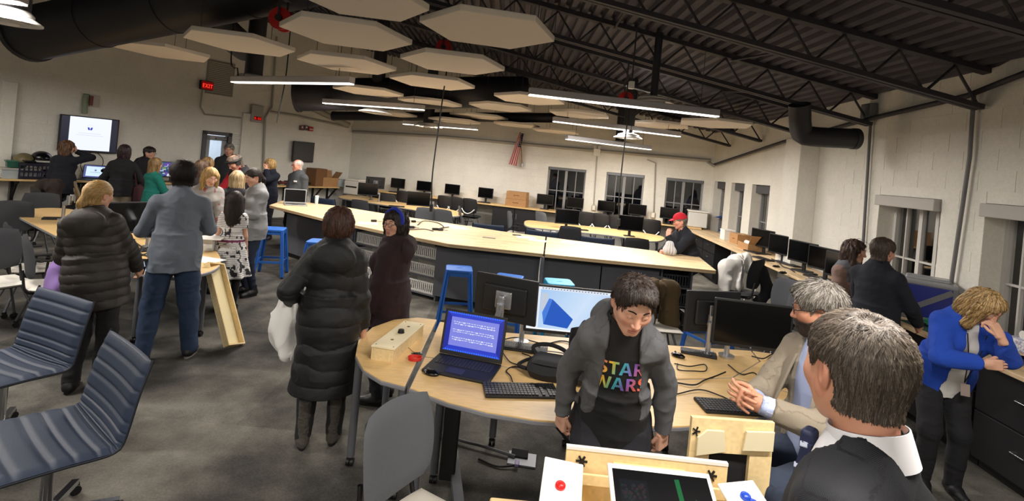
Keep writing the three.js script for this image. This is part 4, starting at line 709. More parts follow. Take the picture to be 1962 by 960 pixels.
// ---------------------------------------------------------------- seats
loungeChair('navy ribbed lounge chair in the foreground, its whole seat in view', [-2.2, 0, -2.52], -.62, 'navy ribbed lounge chairs');
loungeChair('navy ribbed lounge chair cut by the picture edge, behind its twin', [-3.13, 0, -3.2], -.36, 'navy ribbed lounge chairs');
for (const [x, y, d, t, l] of [[634, 385, 12.0, 2.9, 'behind the tumbler'], [938, 440, 10.0, 3.1, 'behind the middle of the island'], [1040, 450, 9.8, 3.0, 'behind the worktop seam'], [1140, 458, 9.6, 3.1, 'behind the papers on the shorter worktop']]) { const p = at(x, y, d); loungeChair('navy ribbed chair seen from its back ' + l, [p.x, 0, p.z], t, 'navy ribbed chairs behind the island'); }
const dc = (x, y, d, t, l, o) => { const p = at(x, y, d); return deskChair(l, [p.x, 0, p.z], t, 'desk chairs', o); };
dc(697, 395, 11.6, 2.9, 'dark grey desk chair behind the island left of the headband', { back: 0x2c2d31 });
dc(815, 418, 11.3, 3.3, 'grey desk chair at the left mid table under its second monitor', { back: 0x55575b });
dc(857, 425, 11.2, 2.7, 'grey desk chair turned aside at the left mid table end', { back: 0x4c4e52 });
dc(896, 415, 12.2, 1.7, 'grey desk chair past the end of the left mid table', { back: 0x5a5c60 });
dc(1090, 455, 10.3, 3.1, 'black desk chair below the left monitor of the right mid table', { back: 0x232428, mesh: 1 });
dc(1218, 470, 9.4, 3.0, 'black desk chair below the right monitor of the right mid table', { back: 0x232428, mesh: 1 });
dc(1047, 408, 12.9, 2.2, 'grey desk chair with pale seat at the far counter before the window', { back: 0x6d6f73, seat: 0xd8d5cc });
dc(990, 432, 12.0, 1.4, 'grey desk chair turned sideways by the black base cabinet', { back: 0x55585c });
[[778, 380, 'below the corner monitors'], [857, 390, 'below the third monitor, left'], [879, 393, 'below the third monitor, right'], [905, 395, 'left of the cardboard boxes'], [1123, 420, 'before the second window, left'], [1153, 422, 'before the second window, middle'], [1184, 425, 'before the second window, right'], [1247, 440, 'left of the red cap']].forEach(([x, y, l], i) => { const p = onWall(x, y, WA, WB, .85); deskChair('black shell chair with white lumbar band at the far counter ' + l, [p.x, 0, p.z], FT + Math.PI + (hash(i, 3, 3) - .5) * .3, 'black shell chairs at the far counter', { name: 'shell_chair', back: 0x1b1b1e, seat: 0x2a2a2e, crescent: 1, mesh: 1, arms: 0, sy: .56 }); });
dc(745, 372, 14.0, 3.2, 'dark desk chair in the far left corner', { back: 0x26272b, arms: 0 });
// left side chairs
dc(14, 430, 6.6, .6, 'dark shell chair with pale seat cut by the left edge', { back: 0x3a3c40, seat: 0xd6d3ca });
dc(2, 505, 4.9, 1.2, 'dark shell chair with pale seat in front of the purple bag chair', { back: 0x303236, seat: 0xd6d3ca });
dc(70, 400, 7.6, .5, 'dark shell chair behind the far rounded end of the table', { back: 0x34363a, seat: 0x34363a });
dc(66, 455, 5.5, 2.5, 'dark shell chair with pale seat pushed to the rounded table', { back: 0x303236, seat: 0xdad6cc });
dc(107, 470, 5.0, 2.4, 'dark shell chair draped with the purple bag', { back: 0x3c3e42, seat: 0xdad6cc });
dc(325, 400, 9.0, 3.4, 'black shell chair below the bluish game picture', { back: 0x1f2023, seat: 0x1f2023, arms: 0 });
dc(95, 385, 8.6, 2.6, 'dark chair under a brown coat at the television counter', { back: 0x2a2622, seat: 0x2a2622, arms: 0 });
// chair in the foreground with grey upholstery and white mesh seat
{ const o = deskChair('grey upholstered chair with a perforated white seat in the foreground', onY(862, 1010, .0).setY(0), 1.05, undefined, { name: 'upholstered_chair', arms: 0, back: 0x54575c, seat: 0xb9b4a8 }); const p = at(826, 850, 2.17); o.position.set(p.x, 0, p.z); o.scale.set(1, 1, 1); }
// chairs near the window counter
dc(1486, 556, 6.3, -1.3, 'grey shell chair with chrome legs at the window counter', { back: 0x44464b, seat: 0x3a3b40, arms: 0, leg: M.chrome, cast: 0 });
dc(1524, 570, 5.6, -1.2, 'grey shell chair with chrome legs beside the tan blazer', { back: 0x4b4d52, seat: 0x3a3b40, arms: 0, leg: M.chrome, cast: 0 });
const whiteChair = dc(1420, 552, 6.9, -2.4, 'black tall chair under the draped white coat', { back: 0x222327, seat: 0x222327, arms: 0, leg: M.chrome, cast: 0, sy: .62 });
{ const s = (x, y, l, m = M.blue, t = .2) => { const p = onY(x, y, .74); stool(l, [p.x, 0, p.z], t, m); };
  s(526, 437, 'bright blue metal stool at the left end of the island', M.blue, .25); s(614, 461, 'blue metal stool half hidden by the black coat', M.blue, .1); s(880, 513, 'blue metal stool in front of the island, all four legs in view', M.blue, .12); s(975, 530, 'blue metal stool showing only its seat above the lit monitor', M.blue, -.2); s(1072, 539, 'teal metal stool behind the lit monitor', mat(0x2f8fb5, .42, { metalness: .15 }), .1); s(1364, 566, 'blue metal stool behind the big dark monitor', M.blue, .4); }

// ---------------------------------------------------------------- wooden projects
{
  const a = onY(731, 692, .74), b = onY(792, 640, .74), L = a.distanceTo(b), m = a.clone().add(b).multiplyScalar(.5);
  const o = thing('wooden_box', 'long pale wooden box with a black knob on the half-round table', 'box', m, -Math.atan2(b.z - a.z, b.x - a.x));
  const w = .15, h = .085; obj('lid_board', rb(L, .012, w + .012, .002, 0, h, 0), mat(0xe9dcb8, .6), o); for (const s of [-1, 1]) { obj('side_board', bx(L, h - .008, .012, 0, (h - .008) / 2, s * (w / 2 - .006)), M.ply, o); obj('end_board', bx(.012, h - .008, w - .026, s * (L / 2 - .006), (h - .008) / 2, 0), M.ply, o); }
  obj('knob', [cyl(.022, .02, .022, .02, h + .017, 0), cyl(.024, .024, .004, .02, h + .008, 0)], M.black, o); for (const x of [-.13, .16]) obj('hole', cyl(.011, .011, .002, x, h + .0065, 0), mat(0x6d573a, .8), o); for (const [x, z] of [[-L / 2 + .03, .06], [-L / 2 + .03, -.06], [L / 2 - .03, .06], [L / 2 - .03, -.06]]) obj('screw', cyl(.004, .004, .002, x, h + .0065, z), M.black, o);
}
{
  const b0 = onY(445, 668, 0), t0 = onY(406, 511, .72), dir = t0.clone().sub(b0), L = dir.length();
  const o = thing('wooden_tray', 'long shallow plywood tray leaning upright against the rounded table', 'tray', b0.clone().add(V(0, .02, 0)));
  const bl = onY(425, 680, 0), br = onY(465, 655, 0); const X = br.clone().sub(bl).normalize(), Y = dir.clone().normalize(), Z = X.clone().cross(Y).normalize(); X.crossVectors(Y, Z);
  o.quaternion.setFromRotationMatrix(new THREE.Matrix4().makeBasis(X, Y, Z)); const w = .24;
  obj('base_board', bx(w, L, .01, 0, L / 2, 0), mat(0xeadcae, .6), o); for (const s of [-1, 1]) obj('side_rail', bx(.014, L, .05, s * (w / 2 - .007), L / 2, .03), M.ply, o); obj('end_rail', bx(w - .028, .014, .05, 0, .007, .03), M.ply, o); obj('end_rail', bx(w - .028, .014, .05, 0, L - .007, .03), M.ply, o);
}
{ // game cabinet on its low table
  const tp = at(1240, 960, 1.62); const tbl = thing('low_table', 'maple table under the wooden game box', 'table', [tp.x, 0, -1.62]);
  obj('tabletop', rb(1.0, .03, .8, .01, 0, .725, 0), M.maple, tbl); for (const [x, z] of [[-.45, .35], [.45, .35], [-.45, -.35], [.45, -.35]]) obj('leg', cyl(.025, .025, .71, x, .355, z), M.greyMetal, tbl);
  const l = at(1085, 868, 2.0), r = at(1393, 877, 2.0), w = r.x - l.x, top = (l.y + r.y) / 2, H = top - .742; const o = thing('game_box', 'open plywood game box with white button panels and a dark screen', 'game box', [(l.x + r.x) / 2, .741, -2.0], -.03);
  obj('back_board', rb(w, H, .014, .002, 0, H / 2, 0), M.ply, o); obj('top_edge', bx(w, .012, .018, 0, H + .002, 0), M.white, o);
  obj('base_board', bx(w, .012, .62, 0, .006, .31), M.ply, o); for (const s of [-1, 1]) obj('side_board', bx(.012, .12, .6, s * (w / 2 - .006), .066, .31), M.ply, o); obj('inner_rail', bx(w * .98, .04, .012, 0, .13, .03), M.ply, o);
  obj('mount_board', bx(w * .44, H * .7, .01, .01, H * .5, .014), mat(0xe8cf8d, .6), o);
  for (const s of [-1, 1]) { const f = []; for (let k = 0; k < 6; k++) f.push(bx(.008, .022, .004, s * w * .4 + .012 * Math.cos(k * 1.047), H * .8 + .012 * Math.sin(k * 1.047), .009, 0, 0, k * 1.047 + 1.57)); obj('latch', [cyl(.008, .008, .012, s * w * .4, H * .8, .01, Math.PI / 2), ...f], M.black, o); }
  const scrT = canvasTex(512, 400, (c, W, h) => { c.fillStyle = '#0a0b0f'; c.fillRect(0, 0, W, h); c.fillStyle = '#141b22'; c.fillRect(30, 40, 150, 130); for (let i = 0; i < 70; i++) { c.fillStyle = ['#33212c', '#1d3030', '#2a2a33', '#3a2b2b'][i % 4]; c.fillRect(36 + hash(i, 1, 1) * 120, 50 + hash(i, 2, 1) * 110, 14, 10); } c.fillStyle = '#1f7d45'; c.save(); c.translate(330, 20); c.rotate(-.06); c.fillRect(0, 0, 26, 90); c.fillRect(4, 110, 26, 60); c.fillStyle = '#1a5a3b'; c.fillRect(0, 92, 30, 20); c.restore(); c.fillStyle = '#23472f'; c.fillRect(420, 90, 10, 40); c.fillRect(424, 150, 10, 60); });
  const sw = .385, sp = new THREE.Group(); sp.name = 'screen_panel'; sp.position.set(.02, .145, .27); sp.rotation.x = -1.1; o.add(sp);
  obj('white_bezel', rb(sw, .4, .016, .004, 0, 0, 0), M.white, sp); obj('screen', new THREE.PlaneGeometry(sw - .03, .37).translate(0, -.005, .0085), new THREE.MeshStandardMaterial({ color: 0x050505, roughness: .18, emissive: 0xffffff, emissiveMap: scrT, emissiveIntensity: .75 }), sp, true);
  const wing = (s, x, z, rz, btn) => { const g = new THREE.Group(); g.name = 'button_panel'; g.position.set(x, .16, z); g.rotation.set(-1.25, 0, rz); o.add(g); obj('white_plate', rb(.15, .3, .012, .004, 0, 0, 0), mat(0xf2f0ec, .4), g); for (const [bx_, by, c] of btn) obj('push_button', [cyl(.019, .019, .008, bx_, by, .01, Math.PI / 2, 0, 0, 20), sph(.015, bx_, by, .013, 1, 1, .6)], c ? mat(0x2247b4, .3) : mat(0xd02020, .3), g); };
  wing(-1, -w / 2 - .03, .2, -.12, [[-.005, .035, 0], [-.005, -.09, 0]]); wing(1, w / 2 + .035, .21, .22, [[.0, .085, 1], [.012, .055, 1], [.045, .03, 0], [.0, -.09, 0]]);
  for (let i = 0; i < 7; i++) { const s = i < 2 ? -1 : 1; obj('wire', tube([[s * w * .45, .03 + i * .004, .06], [s * w * (.38 - .02 * (i % 3)), .06, .1 + .02 * i], [s * w * .33, .09, .14], [s * w * .28, .14, .17]], .004, 5, 14), mat([0x8a4a36, 0xa0653f, 0xb08878][i % 3], .6), o); }
}
{ // plywood stand
  const l = at(1322, 807, 2.2), r = at(1486, 798, 2.2), w = r.x - l.x, top = (l.y + r.y) / 2, o = thing('plywood_stand', 'tall plywood frame with a black cloth opening and two cream boards', 'stand', [(l.x + r.x) / 2, 0, -2.2], .05);
  obj('top_panel', rb(w, .15, .02, .002, 0, top - .075, 0), M.ply, o); for (const s of [-1, 1]) obj('upright', bx(s < 0 ? .09 : .1, top - .15, .02, s * (w / 2 - (s < 0 ? .045 : .05)), (top - .15) / 2, 0), M.ply, o); obj('foot_board', bx(w, .02, .3, 0, .01, 0), M.ply, o);
  obj('black_cloth', bx(w - .1, top - .17, .006, 0, (top - .17) / 2 + .02, -.014), mat(0x101014, .95), o);
  obj('cream_board', xf(flat([[-.07, -.06], [-.07, .02], [-.03, .055], [.045, .055], [.06, -.035]], .012, .002), -.09, top - .1, .02), M.cream, o); obj('cream_board', xf(flat([[-.065, -.04], [-.055, .045], [.07, .05], [.07, -.035]], .012, .002), .11, top - .085, .02), M.cream, o);
  for (const s of [-1, 1]) { const f = []; for (let k = 0; k < 5; k++) f.push(bx(.006, .018, .004, s * w * .44 + .009 * Math.cos(k * 1.256), top - .06 + .012 * Math.sin(k * 1.256), .012, 0, 0, k * 1.256 + 1.57)); obj('latch', f, M.black, o); }
}
// loose electronics on the half-round table
{ const o = thing('wire_coil', 'red wire coil beside the black laptop', 'wire', onY(795, 690, .74)); for (let k = 0; k < 4; k++) { const p = []; for (let i = 0; i < 12; i++) { const a = i * .524 + k; p.push([.04 * Math.cos(a) * (1 + .15 * k * .3), .006 + .005 * k, .032 * Math.sin(a)]); } obj('loop', tube(p, .004, 5, 36, true), mat(0xd22a1f, .45), o); }
  const c = thing('circuit_board', 'tiny dark circuit board beside the red coil', 'circuit board', onY(799, 679, .74), .4); obj('board', bx(.07, .003, .04, 0, .004, 0), mat(0x2b3a3a, .5), c); obj('chip', bx(.025, .005, .025, -.008, .008, 0), M.black, c); obj('connector', bx(.014, .008, .03, .026, .009, 0), M.alu, c);
  cable([[768, 672], [780, 668], [790, 674], [797, 678]], .74, 'thin brown wire from the wooden box to the circuit board', .002, mat(0x5a4030, .6)); }
// bag and headphones on table
{ const p = onY(1068, 722, .74), o = thing('laptop_bag', 'black padded laptop bag lying on the table beside the boy', 'bag', p, -.22);
  obj('body', xf(pad(.4, .27, .11, .3, (x, y) => .01 * Math.sin(x * 20)), 0, .055, 0, -Math.PI / 2), fab(0x1b1b1e), o); obj('front_pocket', xf(pad(.34, .2, .04, .3, () => 0), 0, .105, .02, -Math.PI / 2), fab(0x232327), o); obj('zip', tube([[-.16, .122, -.07], [0, .128, -.08], [.16, .122, -.07]], .004, 5, 14), M.greyMetal, o);
  obj('handle', tube([[-.16, .06, -.12], [-.2, .1, -.19], [-.1, .12, -.22], [.02, .1, -.2], [.04, .06, -.13]], .014, 6, 24), fab(0x17171a), o); obj('strap', tube([[-.19, .05, .08], [-.26, .03, 0], [-.24, .02, -.12], [-.12, .06, -.18]], .012, 6, 24), fab(0x17171a), o);
  const q = thing('backpack', 'small black backpack standing behind the laptop bag', 'bag', onY(1114, 690, .74), .3); obj('body', xf(pad(.2, .24, .14, .5, () => 0), 0, .12, 0), fab(0x131315), q); obj('top_handle', tube([[-.04, .23, 0], [0, .28, 0], [.04, .23, 0]], .008, 6, 12), fab(0x131315), q); obj('green_strap', tube([[.06, .2, .06], [.11, .15, .08], [.09, .05, .08]], .009, 6, 12), fab(0x3d5a33), q); }
// floor box and cables under the near table
{ const o = thing('floor_outlet', 'grey floor outlet box with cables under the near table', 'floor outlet', onY(1000, 882, 0), -.1); obj('plate', rb(.2, .012, .16, .003, 0, .006, 0), M.greyMetal, o); obj('flap', rb(.12, .012, .06, .003, -.02, .03, -.03, .5), M.black, o); obj('cable', tube([[-.05, .02, 0], [-.3, .03, -.05], [-.5, .03, -.1], [-.62, .08, -.2], [-.64, .3, -.25]], .012, 6, 30), mat(0x55565a, .6), o); obj('purple_plug', rb(.03, .02, .06, .006, -.03, .025, .09), mat(0x6f6490, .5), o); obj('cable', tube([[-.03, .02, .1], [-.16, .01, .13], [-.3, .01, .08]], .008, 6, 16), M.cable, o); }
{ const a = onY(1067, 818, .6), b = onY(1105, 865, 0); tag(obj('cable', tube([onY(1066, 816, .7), a, a.clone().lerp(b, .6), b, b.clone().add(V(.1, .01, .1))], .01, 6, 30), M.cable), 'black cable hanging from the near table to the carpet', 'cable'); }
{ const p = onY(905, 850, 0), o = thing('table_base', 'black steel flip-top base with long feet under the near table', 'table base', [p.x, 0, p.z], .0); const c = onY(870, 745, .66); o.position.set(c.x, 0, c.z - .1); obj('column', rb(.1, .64, .06, .01, 0, .36, 0), M.blackCase, o); obj('foot', [beam([0, .06, -.3], [.12, .06, .36], .06, .05)], M.greyMetal, o); obj('cross_beam', beam([0, .62, 0], [1.0, .62, -.1], .05, .05), M.blackCase, o); for (const [x, z] of [[0, -.3], [.12, .36]]) obj('caster', caster(x, z), M.black, o); }
// ---------------------------------------------------------------- boxes, bins
function carton(label, pos, turn, w, h, d, flaps, m = M.card) { const o = thing('cardboard_box', label, 'box', pos, turn); if (!flaps) { obj('body', rb(w, h, d, .004, 0, h / 2, 0, 0, 0, 0, 1), m, o); obj('tape', bx(w + .002, .003, .05, 0, h + .001, 0), mat(0xb99a6a, .4), o); obj('print', bx(w * .3, .02, .002, 0, h * .5, d / 2 + .001), M.cardDark, o); } else { obj('body', [bx(w, .006, d, 0, .004, 0), bx(w, h, .006, 0, h / 2, d / 2), bx(w, h, .006, 0, h / 2, -d / 2), bx(.006, h, d, w / 2, h / 2, 0), bx(.006, h, d, -w / 2, h / 2, 0)], m, o); obj('flap', xf(bx(w, .2, .006, 0, .1, 0), 0, h, -d / 2, -.25), m, o); obj('flap', xf(bx(w, .2, .006, 0, -.1, 0), 0, h, d / 2, .5), m, o); obj('flap', xf(bx(.006, .2, d, 0, .1, 0), w / 2, h, 0, 0, 0, -.6), m, o); } return o; }
{ const p = cnt(991, 385, WA, WB, .32, HC); carton('lower cardboard box of the stacked pair on the far counter', p, FT, .58, .2, .38, 0); carton('upper cardboard box of the stacked pair on the far counter', p.clone().setY(HC + .202), FT + .02, .56, .2, .38, 0);
  carton('tall brown open cardboard box under the dark television', cnt(607, 330, WD, WA, .32, HC), LT0 + .2, .4, .5, .4, 0, M.cardDark); carton('open cardboard box with raised flaps beside the tall brown one', cnt(629, 330, WD, WA, .34, HC), LT0 - .1, .46, .26, .4, 1);
  carton('cardboard box beside the blue press on the window counter', onY(1418, 467, .9), RT + .1, .34, .2, .3, 0); const ob = carton('open low cardboard box holding white rolls on the window counter', onY(1436, 479, .9), RT, .5, .13, .26, 1);
  const rl = thing('paper_roll', 'white paper roll lying in the low cardboard box', 'roll', onY(1436, 479, .9).setY(1.02), RT); obj('roll', cyl(.045, .045, .36, 0, 0, 0, 0, 0, Math.PI / 2), M.white, rl); obj('core', cyl(.02, .02, .362, 0, 0, 0, 0, 0, Math.PI / 2), M.card, rl);
  const wb = thing('wooden_block', 'small wooden box beside the fourth window counter monitor', 'box', onY(1592, 512, .9), RT); obj('block', rb(.14, .17, .14, .004, 0, .085, 0), M.maple, wb); obj('lid_line', bx(.142, .004, .142, 0, .13, 0), M.cardDark, wb);
  const wc = thing('white_box', 'small white appliance box under the middle narrow window', 'box', cnt(1394, 445, WB, WC, .3, .9), RT); obj('body', rb(.26, .2, .22, .01, 0, .1, 0), M.white, wc); obj('lid', rb(.27, .03, .23, .008, 0, .21, 0), M.white, wc); }
function bin(label, pos, turn, w, h, d, m, lidM) { const o = thing('storage_bin', label, 'bin', pos, turn); obj('tub', [bx(w, .006, d, 0, .004, 0), xf(bx(w, h, .006), 0, h / 2, d / 2, .06), xf(bx(w, h, .006), 0, h / 2, -d / 2, -.06), xf(bx(.006, h, d), w / 2, h / 2, 0, 0, 0, -.06), xf(bx(.006, h, d), -w / 2, h / 2, 0, 0, 0, .06), bx(w + .03, .015, .02, 0, h, d / 2 + .01), bx(w + .03, .015, .02, 0, h, -d / 2 - .01), bx(.02, .015, d, w / 2 + .01, h, 0), bx(.02, .015, d, -w / 2 - .01, h, 0)], m, o); if (lidM) obj('lid', rb(w + .05, .02, d + .05, .008, 0, h + .015, 0), lidM, o); return o; }
bin('clear lidded plastic bin on the counter beside the dark crate', cnt(36, 335, WD, WA, .35, HC), LT0, .5, .17, .34, M.bin, mat(0xb9b4aa, .4));
{ const g = bin('small green plastic bin on top of the clear lidded bin', cnt(33, 292, WD, WA, .35, HC + .21), LT0, .26, .1, .2, mat(0x1f5a48, .4), mat(0x2a6b55, .4)); }
{ const p = cnt(71, 338, WD, WA, .36, HC), o = thing('plastic_crate', 'dark purple plastic crate full of gear on the counter', 'crate', p, LT0); const w = .56, h = .3, d = .4; const gs = [bx(w, .01, d, 0, .006, 0)]; for (let i = 0; i <= 9; i++) { gs.push(bx(.02, h, .012, -w / 2 + w * i / 9, h / 2, d / 2), bx(.02, h, .012, -w / 2 + w * i / 9, h / 2, -d / 2)); } for (const s of [-1, 1]) { gs.push(bx(w, .05, .014, 0, h - .02, s * d / 2), bx(w, .05, .014, 0, .03, s * d / 2), bx(w, .03, .014, 0, h / 2, s * d / 2), bx(.014, h, d, s * w / 2, h / 2, 0)); } obj('lattice', gs, mat(0x17122a, .45), o);
  for (let i = 0; i < 4; i++) { const b = thing('gear_bottle', 'small clear and violet bottle in the purple crate', 'bottle', o.localToWorld(V(0, 0, 0)), 0, 'bottles in the purple crate'); o.updateMatrixWorld(); b.position.copy(o.localToWorld(V(-.18 + i * .11, .02, .1))); obj('body', lathe([[0, 0], [.035, 0], [.038, .12], [.015, .16], [.015, .18], [0, .18]], 12), mat(i % 2 ? 0x6d6790 : 0x9aa2b8, .3), b); obj('cap', cyl(.017, .017, .02, 0, .19, 0), M.white, b); }
  const helm = (dx, dy, m, l, s) => { const h1 = thing('helmet', l, 'helmet', [0, 0, 0], LT0 + .3); o.updateMatrixWorld(); h1.position.copy(o.localToWorld(V(dx, h + dy, -.02))); const sh = new THREE.SphereGeometry(.15 * s, 24, 14, 0, 7, 0, 1.75); sh.scale(1, .95, 1.15); obj('shell', sh, m, h1); obj('brim', xf(new THREE.TorusGeometry(.148 * s, .012, 6, 28), 0, -.02, 0, Math.PI / 2), m, h1); obj('visor', rb(.18 * s, .03, .09, .01, 0, .0, .17 * s, .2), M.blackGloss, h1); };
  helm(.04, .09, M.blackGloss, 'shiny black helmet lying on the purple crate', 1.05); helm(-.2, .04, mat(0x6f6544, .5), 'dull gold helmet behind the shiny black one', 1.0); }
for (const [x, y, h, l] of [[608, 365, .3, 'left one below the maple counter'], [628, 372, .3, 'right one below the maple counter']]) { const p = onWall(x, y, WD, WA, .35); p.y = 0; bin('clear plastic storage bin standing on the floor, ' + l, [p.x, 0, p.z], LT0, .5, .34, .4, M.bin, M.white); }
for (const [x, w, l] of [[652, .4, 'next to the open cardboard box'], [664, .36, 'in the far left corner of the counter']]) bin('clear plastic bin on the counter ' + l, cnt(x, 330, WD, WA, .3, HC), LT0, w, .2, .3, M.bin);
{ const p = onWall(684, 330, WA, WB, .5), o = thing('printer', 'white office printer in the far left corner', 'printer', [p.x, 0, p.z], FT); obj('stand', rb(.5, .75, .5, .01, 0, .375, 0), mat(0x55575b, .6), o); obj('body', rb(.5, .4, .48, .03, 0, .95, 0), M.white, o); obj('scanner_lid', rb(.48, .05, .46, .015, 0, 1.18, 0), M.white, o); obj('paper_slot', bx(.36, .04, .02, 0, .98, .24), M.black, o); }
{ const p = cnt(1335, 428, WA, WB, .3, HC), o = thing('white_tub', 'translucent white lidded tub under the third far window', 'tub', p, FT); obj('tub', rb(.46, .38, .36, .03, 0, .19, 0), mat(0xd5d6d3, .35), o); obj('lid', rb(.5, .04, .4, .015, 0, .4, 0), M.white, o); }
// small gear along the dark television counter
for (let i = 0; i < 9; i++) { const p = cnt(538 + i * 7.5, 335, WD, WA, .22 + .16 * hash(i, 1, 7), HC), o = thing('hand_tool', 'small dark power tool lying on the counter under the dark television', 'tool', p, hash(i, 2, 7) * 6, 'tools under the dark television'); obj('body', [rb(.16, .07, .07, .02, 0, .06, 0), cyl(.03, .025, .08, .11, .06, 0, 0, 0, Math.PI / 2)], i % 4 === 1 ? mat(0x5c1f2a, .5) : M.blackCase, o); obj('handle', rb(.045, .12, .05, .015, -.05, .06, .02, .5), M.black, o); }
for (let i = 0; i < 3; i++) { const p = cnt(203 + i * 6, 335, WD, WA, .3, HC), o = thing('camera_tripod', 'small black camera on a stubby tripod beside the open laptop', 'camera', p, i, 'small cameras beside the laptop'); obj('body', rb(.12, .1, .08, .01, 0, .2, 0), M.black, o); obj('lens', cyl(.035, .035, .07, 0, .2, .07, Math.PI / 2), M.blackGloss, o); for (let k = 0; k < 3; k++) obj('leg', bar([0, .15, 0], [.08 * Math.cos(k * 2.09), 0, .08 * Math.sin(k * 2.09)], .007), M.black, o); }
{ const o = thing('paper_stack', 'flat stack of papers at the end of the television counter', 'papers', cnt(8, 337, WD, WA, .35, HC), LT0); for (let i = 0; i < 5; i++) obj('sheet_bundle', rb(.34, .012, .26, .002, .01 * (i % 2), .007 + i * .0125, .01 * (i % 3), 0, .1 * (i % 3)), mat([0xd8d4c8, 0xc9c2b2, 0xe2dfd6][i % 3], .8), o); }
{ const o = thing('desktop_tower', 'white computer case under the bluish game picture', 'computer', cnt(330, 372, WD, WA, .4, HC - .42), LT0); obj('case', rb(.5, .34, .4, .01, 0, .2, 0), mat(0xc9cacb, .5), o); for (let i = 0; i < 6; i++) obj('vent_slit', bx(.4, .01, .004, 0, .1 + i * .035, .201), mat(0x8b8d90, .6), o); obj('shelf_bracket', bx(.5, .02, .4, 0, .01, 0), M.black, o); }
// ---------------------------------------------------------------- machines on the window counter
{ const p = onY(1790, 612, .9), o = thing('laser_machine', 'blue and grey desktop machine with a diagonal grey stripe', 'machine', [p.x - .06, .9, p.z - .05], RT + .95); const bl = mat(0x12207e, .4), gr = mat(0x6e7074, .45);
  const w = .46, h = .36, d = .46; obj('body', rb(w, h, d, .012, 0, h / 2, 0), bl, o); for (const [x, z] of [[-1, 1], [1, 1], [-1, -1], [1, -1]]) obj('corner_post', rb(.045, h + .01, .045, .008, x * (w / 2 - .015), h / 2, z * (d / 2 - .015)), gr, o); obj('lid', [rb(w + .01, .04, d + .01, .012, 0, h + .012, 0), rb(w * .8, .04, d * .5, .02, 0, h + .04, -.04)], mat(0x8b8d90, .35), o); obj('bottom_rail', [rb(w + .01, .04, .02, .005, 0, .02, d / 2), rb(.02, .04, d + .01, .005, w / 2, .02, 0), rb(.02, .04, d + .01, .005, -w / 2, .02, 0)], gr, o);
  obj('diagonal_stripe', beam([-w * .42, .05, d / 2 + .003], [w * .42, h - .03, d / 2 + .003], .012, .05), gr, o); obj('diagonal_stripe', beam([w / 2 + .003, .05, -d * .42], [w / 2 + .003, h - .03, d * .42], .05, .012), gr, o); obj('front_window', bx(.004, h * .6, d * .7, -w / 2 - .002, h * .5, 0), M.blackGloss, o);
  const g = thing('green_mat', 'dark green cutting mat before the blue machine', 'mat', onY(1800, 634, .9), RT); obj('mat', rb(.55, .006, .36, .002, 0, .003, 0), mat(0x1d4a3a, .8), g); const t = thing('green_tool', 'small green toy truck on the cutting mat', 'tool', onY(1768, 624, .9).setY(.907), RT + .4); obj('body', rb(.12, .03, .06, .008, 0, .03, 0), mat(0x1f6a4c, .5), t); obj('cab', rb(.04, .04, .055, .008, .04, .06, 0), mat(0x1f6a4c, .5), t); for (const x of [-.035, .035]) obj('axle', cyl(.016, .016, .07, x, .016, 0, Math.PI / 2), M.black, t); }
{ const p = onY(1405, 448, .9), o = thing('arbor_press', 'blue press brake with a long lever on the window counter', 'press', p, RT + .6); const b = mat(0x153a86, .45); obj('bed', [rb(.7, .05, .16, .01, 0, .03, 0), xf(flat([[-.4, -.02], [-.3, -.03], [.3, -.03], [.3, .04], [-.2, .02]], .1, .005), 0, .06, 0)], b, o); obj('column', rb(.14, .32, .12, .02, .3, .2, 0), b, o); obj('arm', xf(flat([[-.55, .03], [-.48, .05], [.36, -.08], [.36, .04], [.2, .05], [-.4, .08]], .09, .006), 0, .3, 0), b, o); obj('ram', bx(.05, .2, .05, -.15, .2, 0), M.greyMetal, o); }
{ const o = thing('tissue_box', 'pale patterned tissue box on the counter by the woman in blue', 'tissue box', onY(1958, 672, .9), RT); const tt = canvasTex(64, 64, (c) => { c.fillStyle = '#c9cfdd'; c.fillRect(0, 0, 64, 64); for (let i = 0; i < 50; i++) { c.fillStyle = ['#8f9cc0', '#e8eaf0', '#b59fb4'][i % 3]; c.beginPath(); c.arc(hash(i, 1, 1) * 64, hash(i, 2, 1) * 64, 4, 0, 7); c.fill(); } }); tt.wrapS = tt.wrapT = THREE.RepeatWrapping; tt.repeat.set(8, 8); obj('carton', rb(.2, .1, .12, .004, 0, .05, 0), new THREE.MeshStandardMaterial({ map: tt, roughness: .6 }), o); obj('tissue', xf(pad(.08, .08, .02, .8, (x, y) => .02 * Math.sin(x * 60)), 0, .13, 0, 0, .3), M.white, o);
  const b = thing('dark_bowl', 'dark shallow bowl on the counter beneath the raised elbow', 'bowl', onY(1940, 694, .9)); obj('bowl', lathe([[0, 0], [.06, 0], [.11, .05], [.105, .05], [.058, .008], [0, .008]], 24), M.blackGloss, b); obj('foot_ring', cyl(.05, .05, .008, 0, .004, 0), M.black, b); }
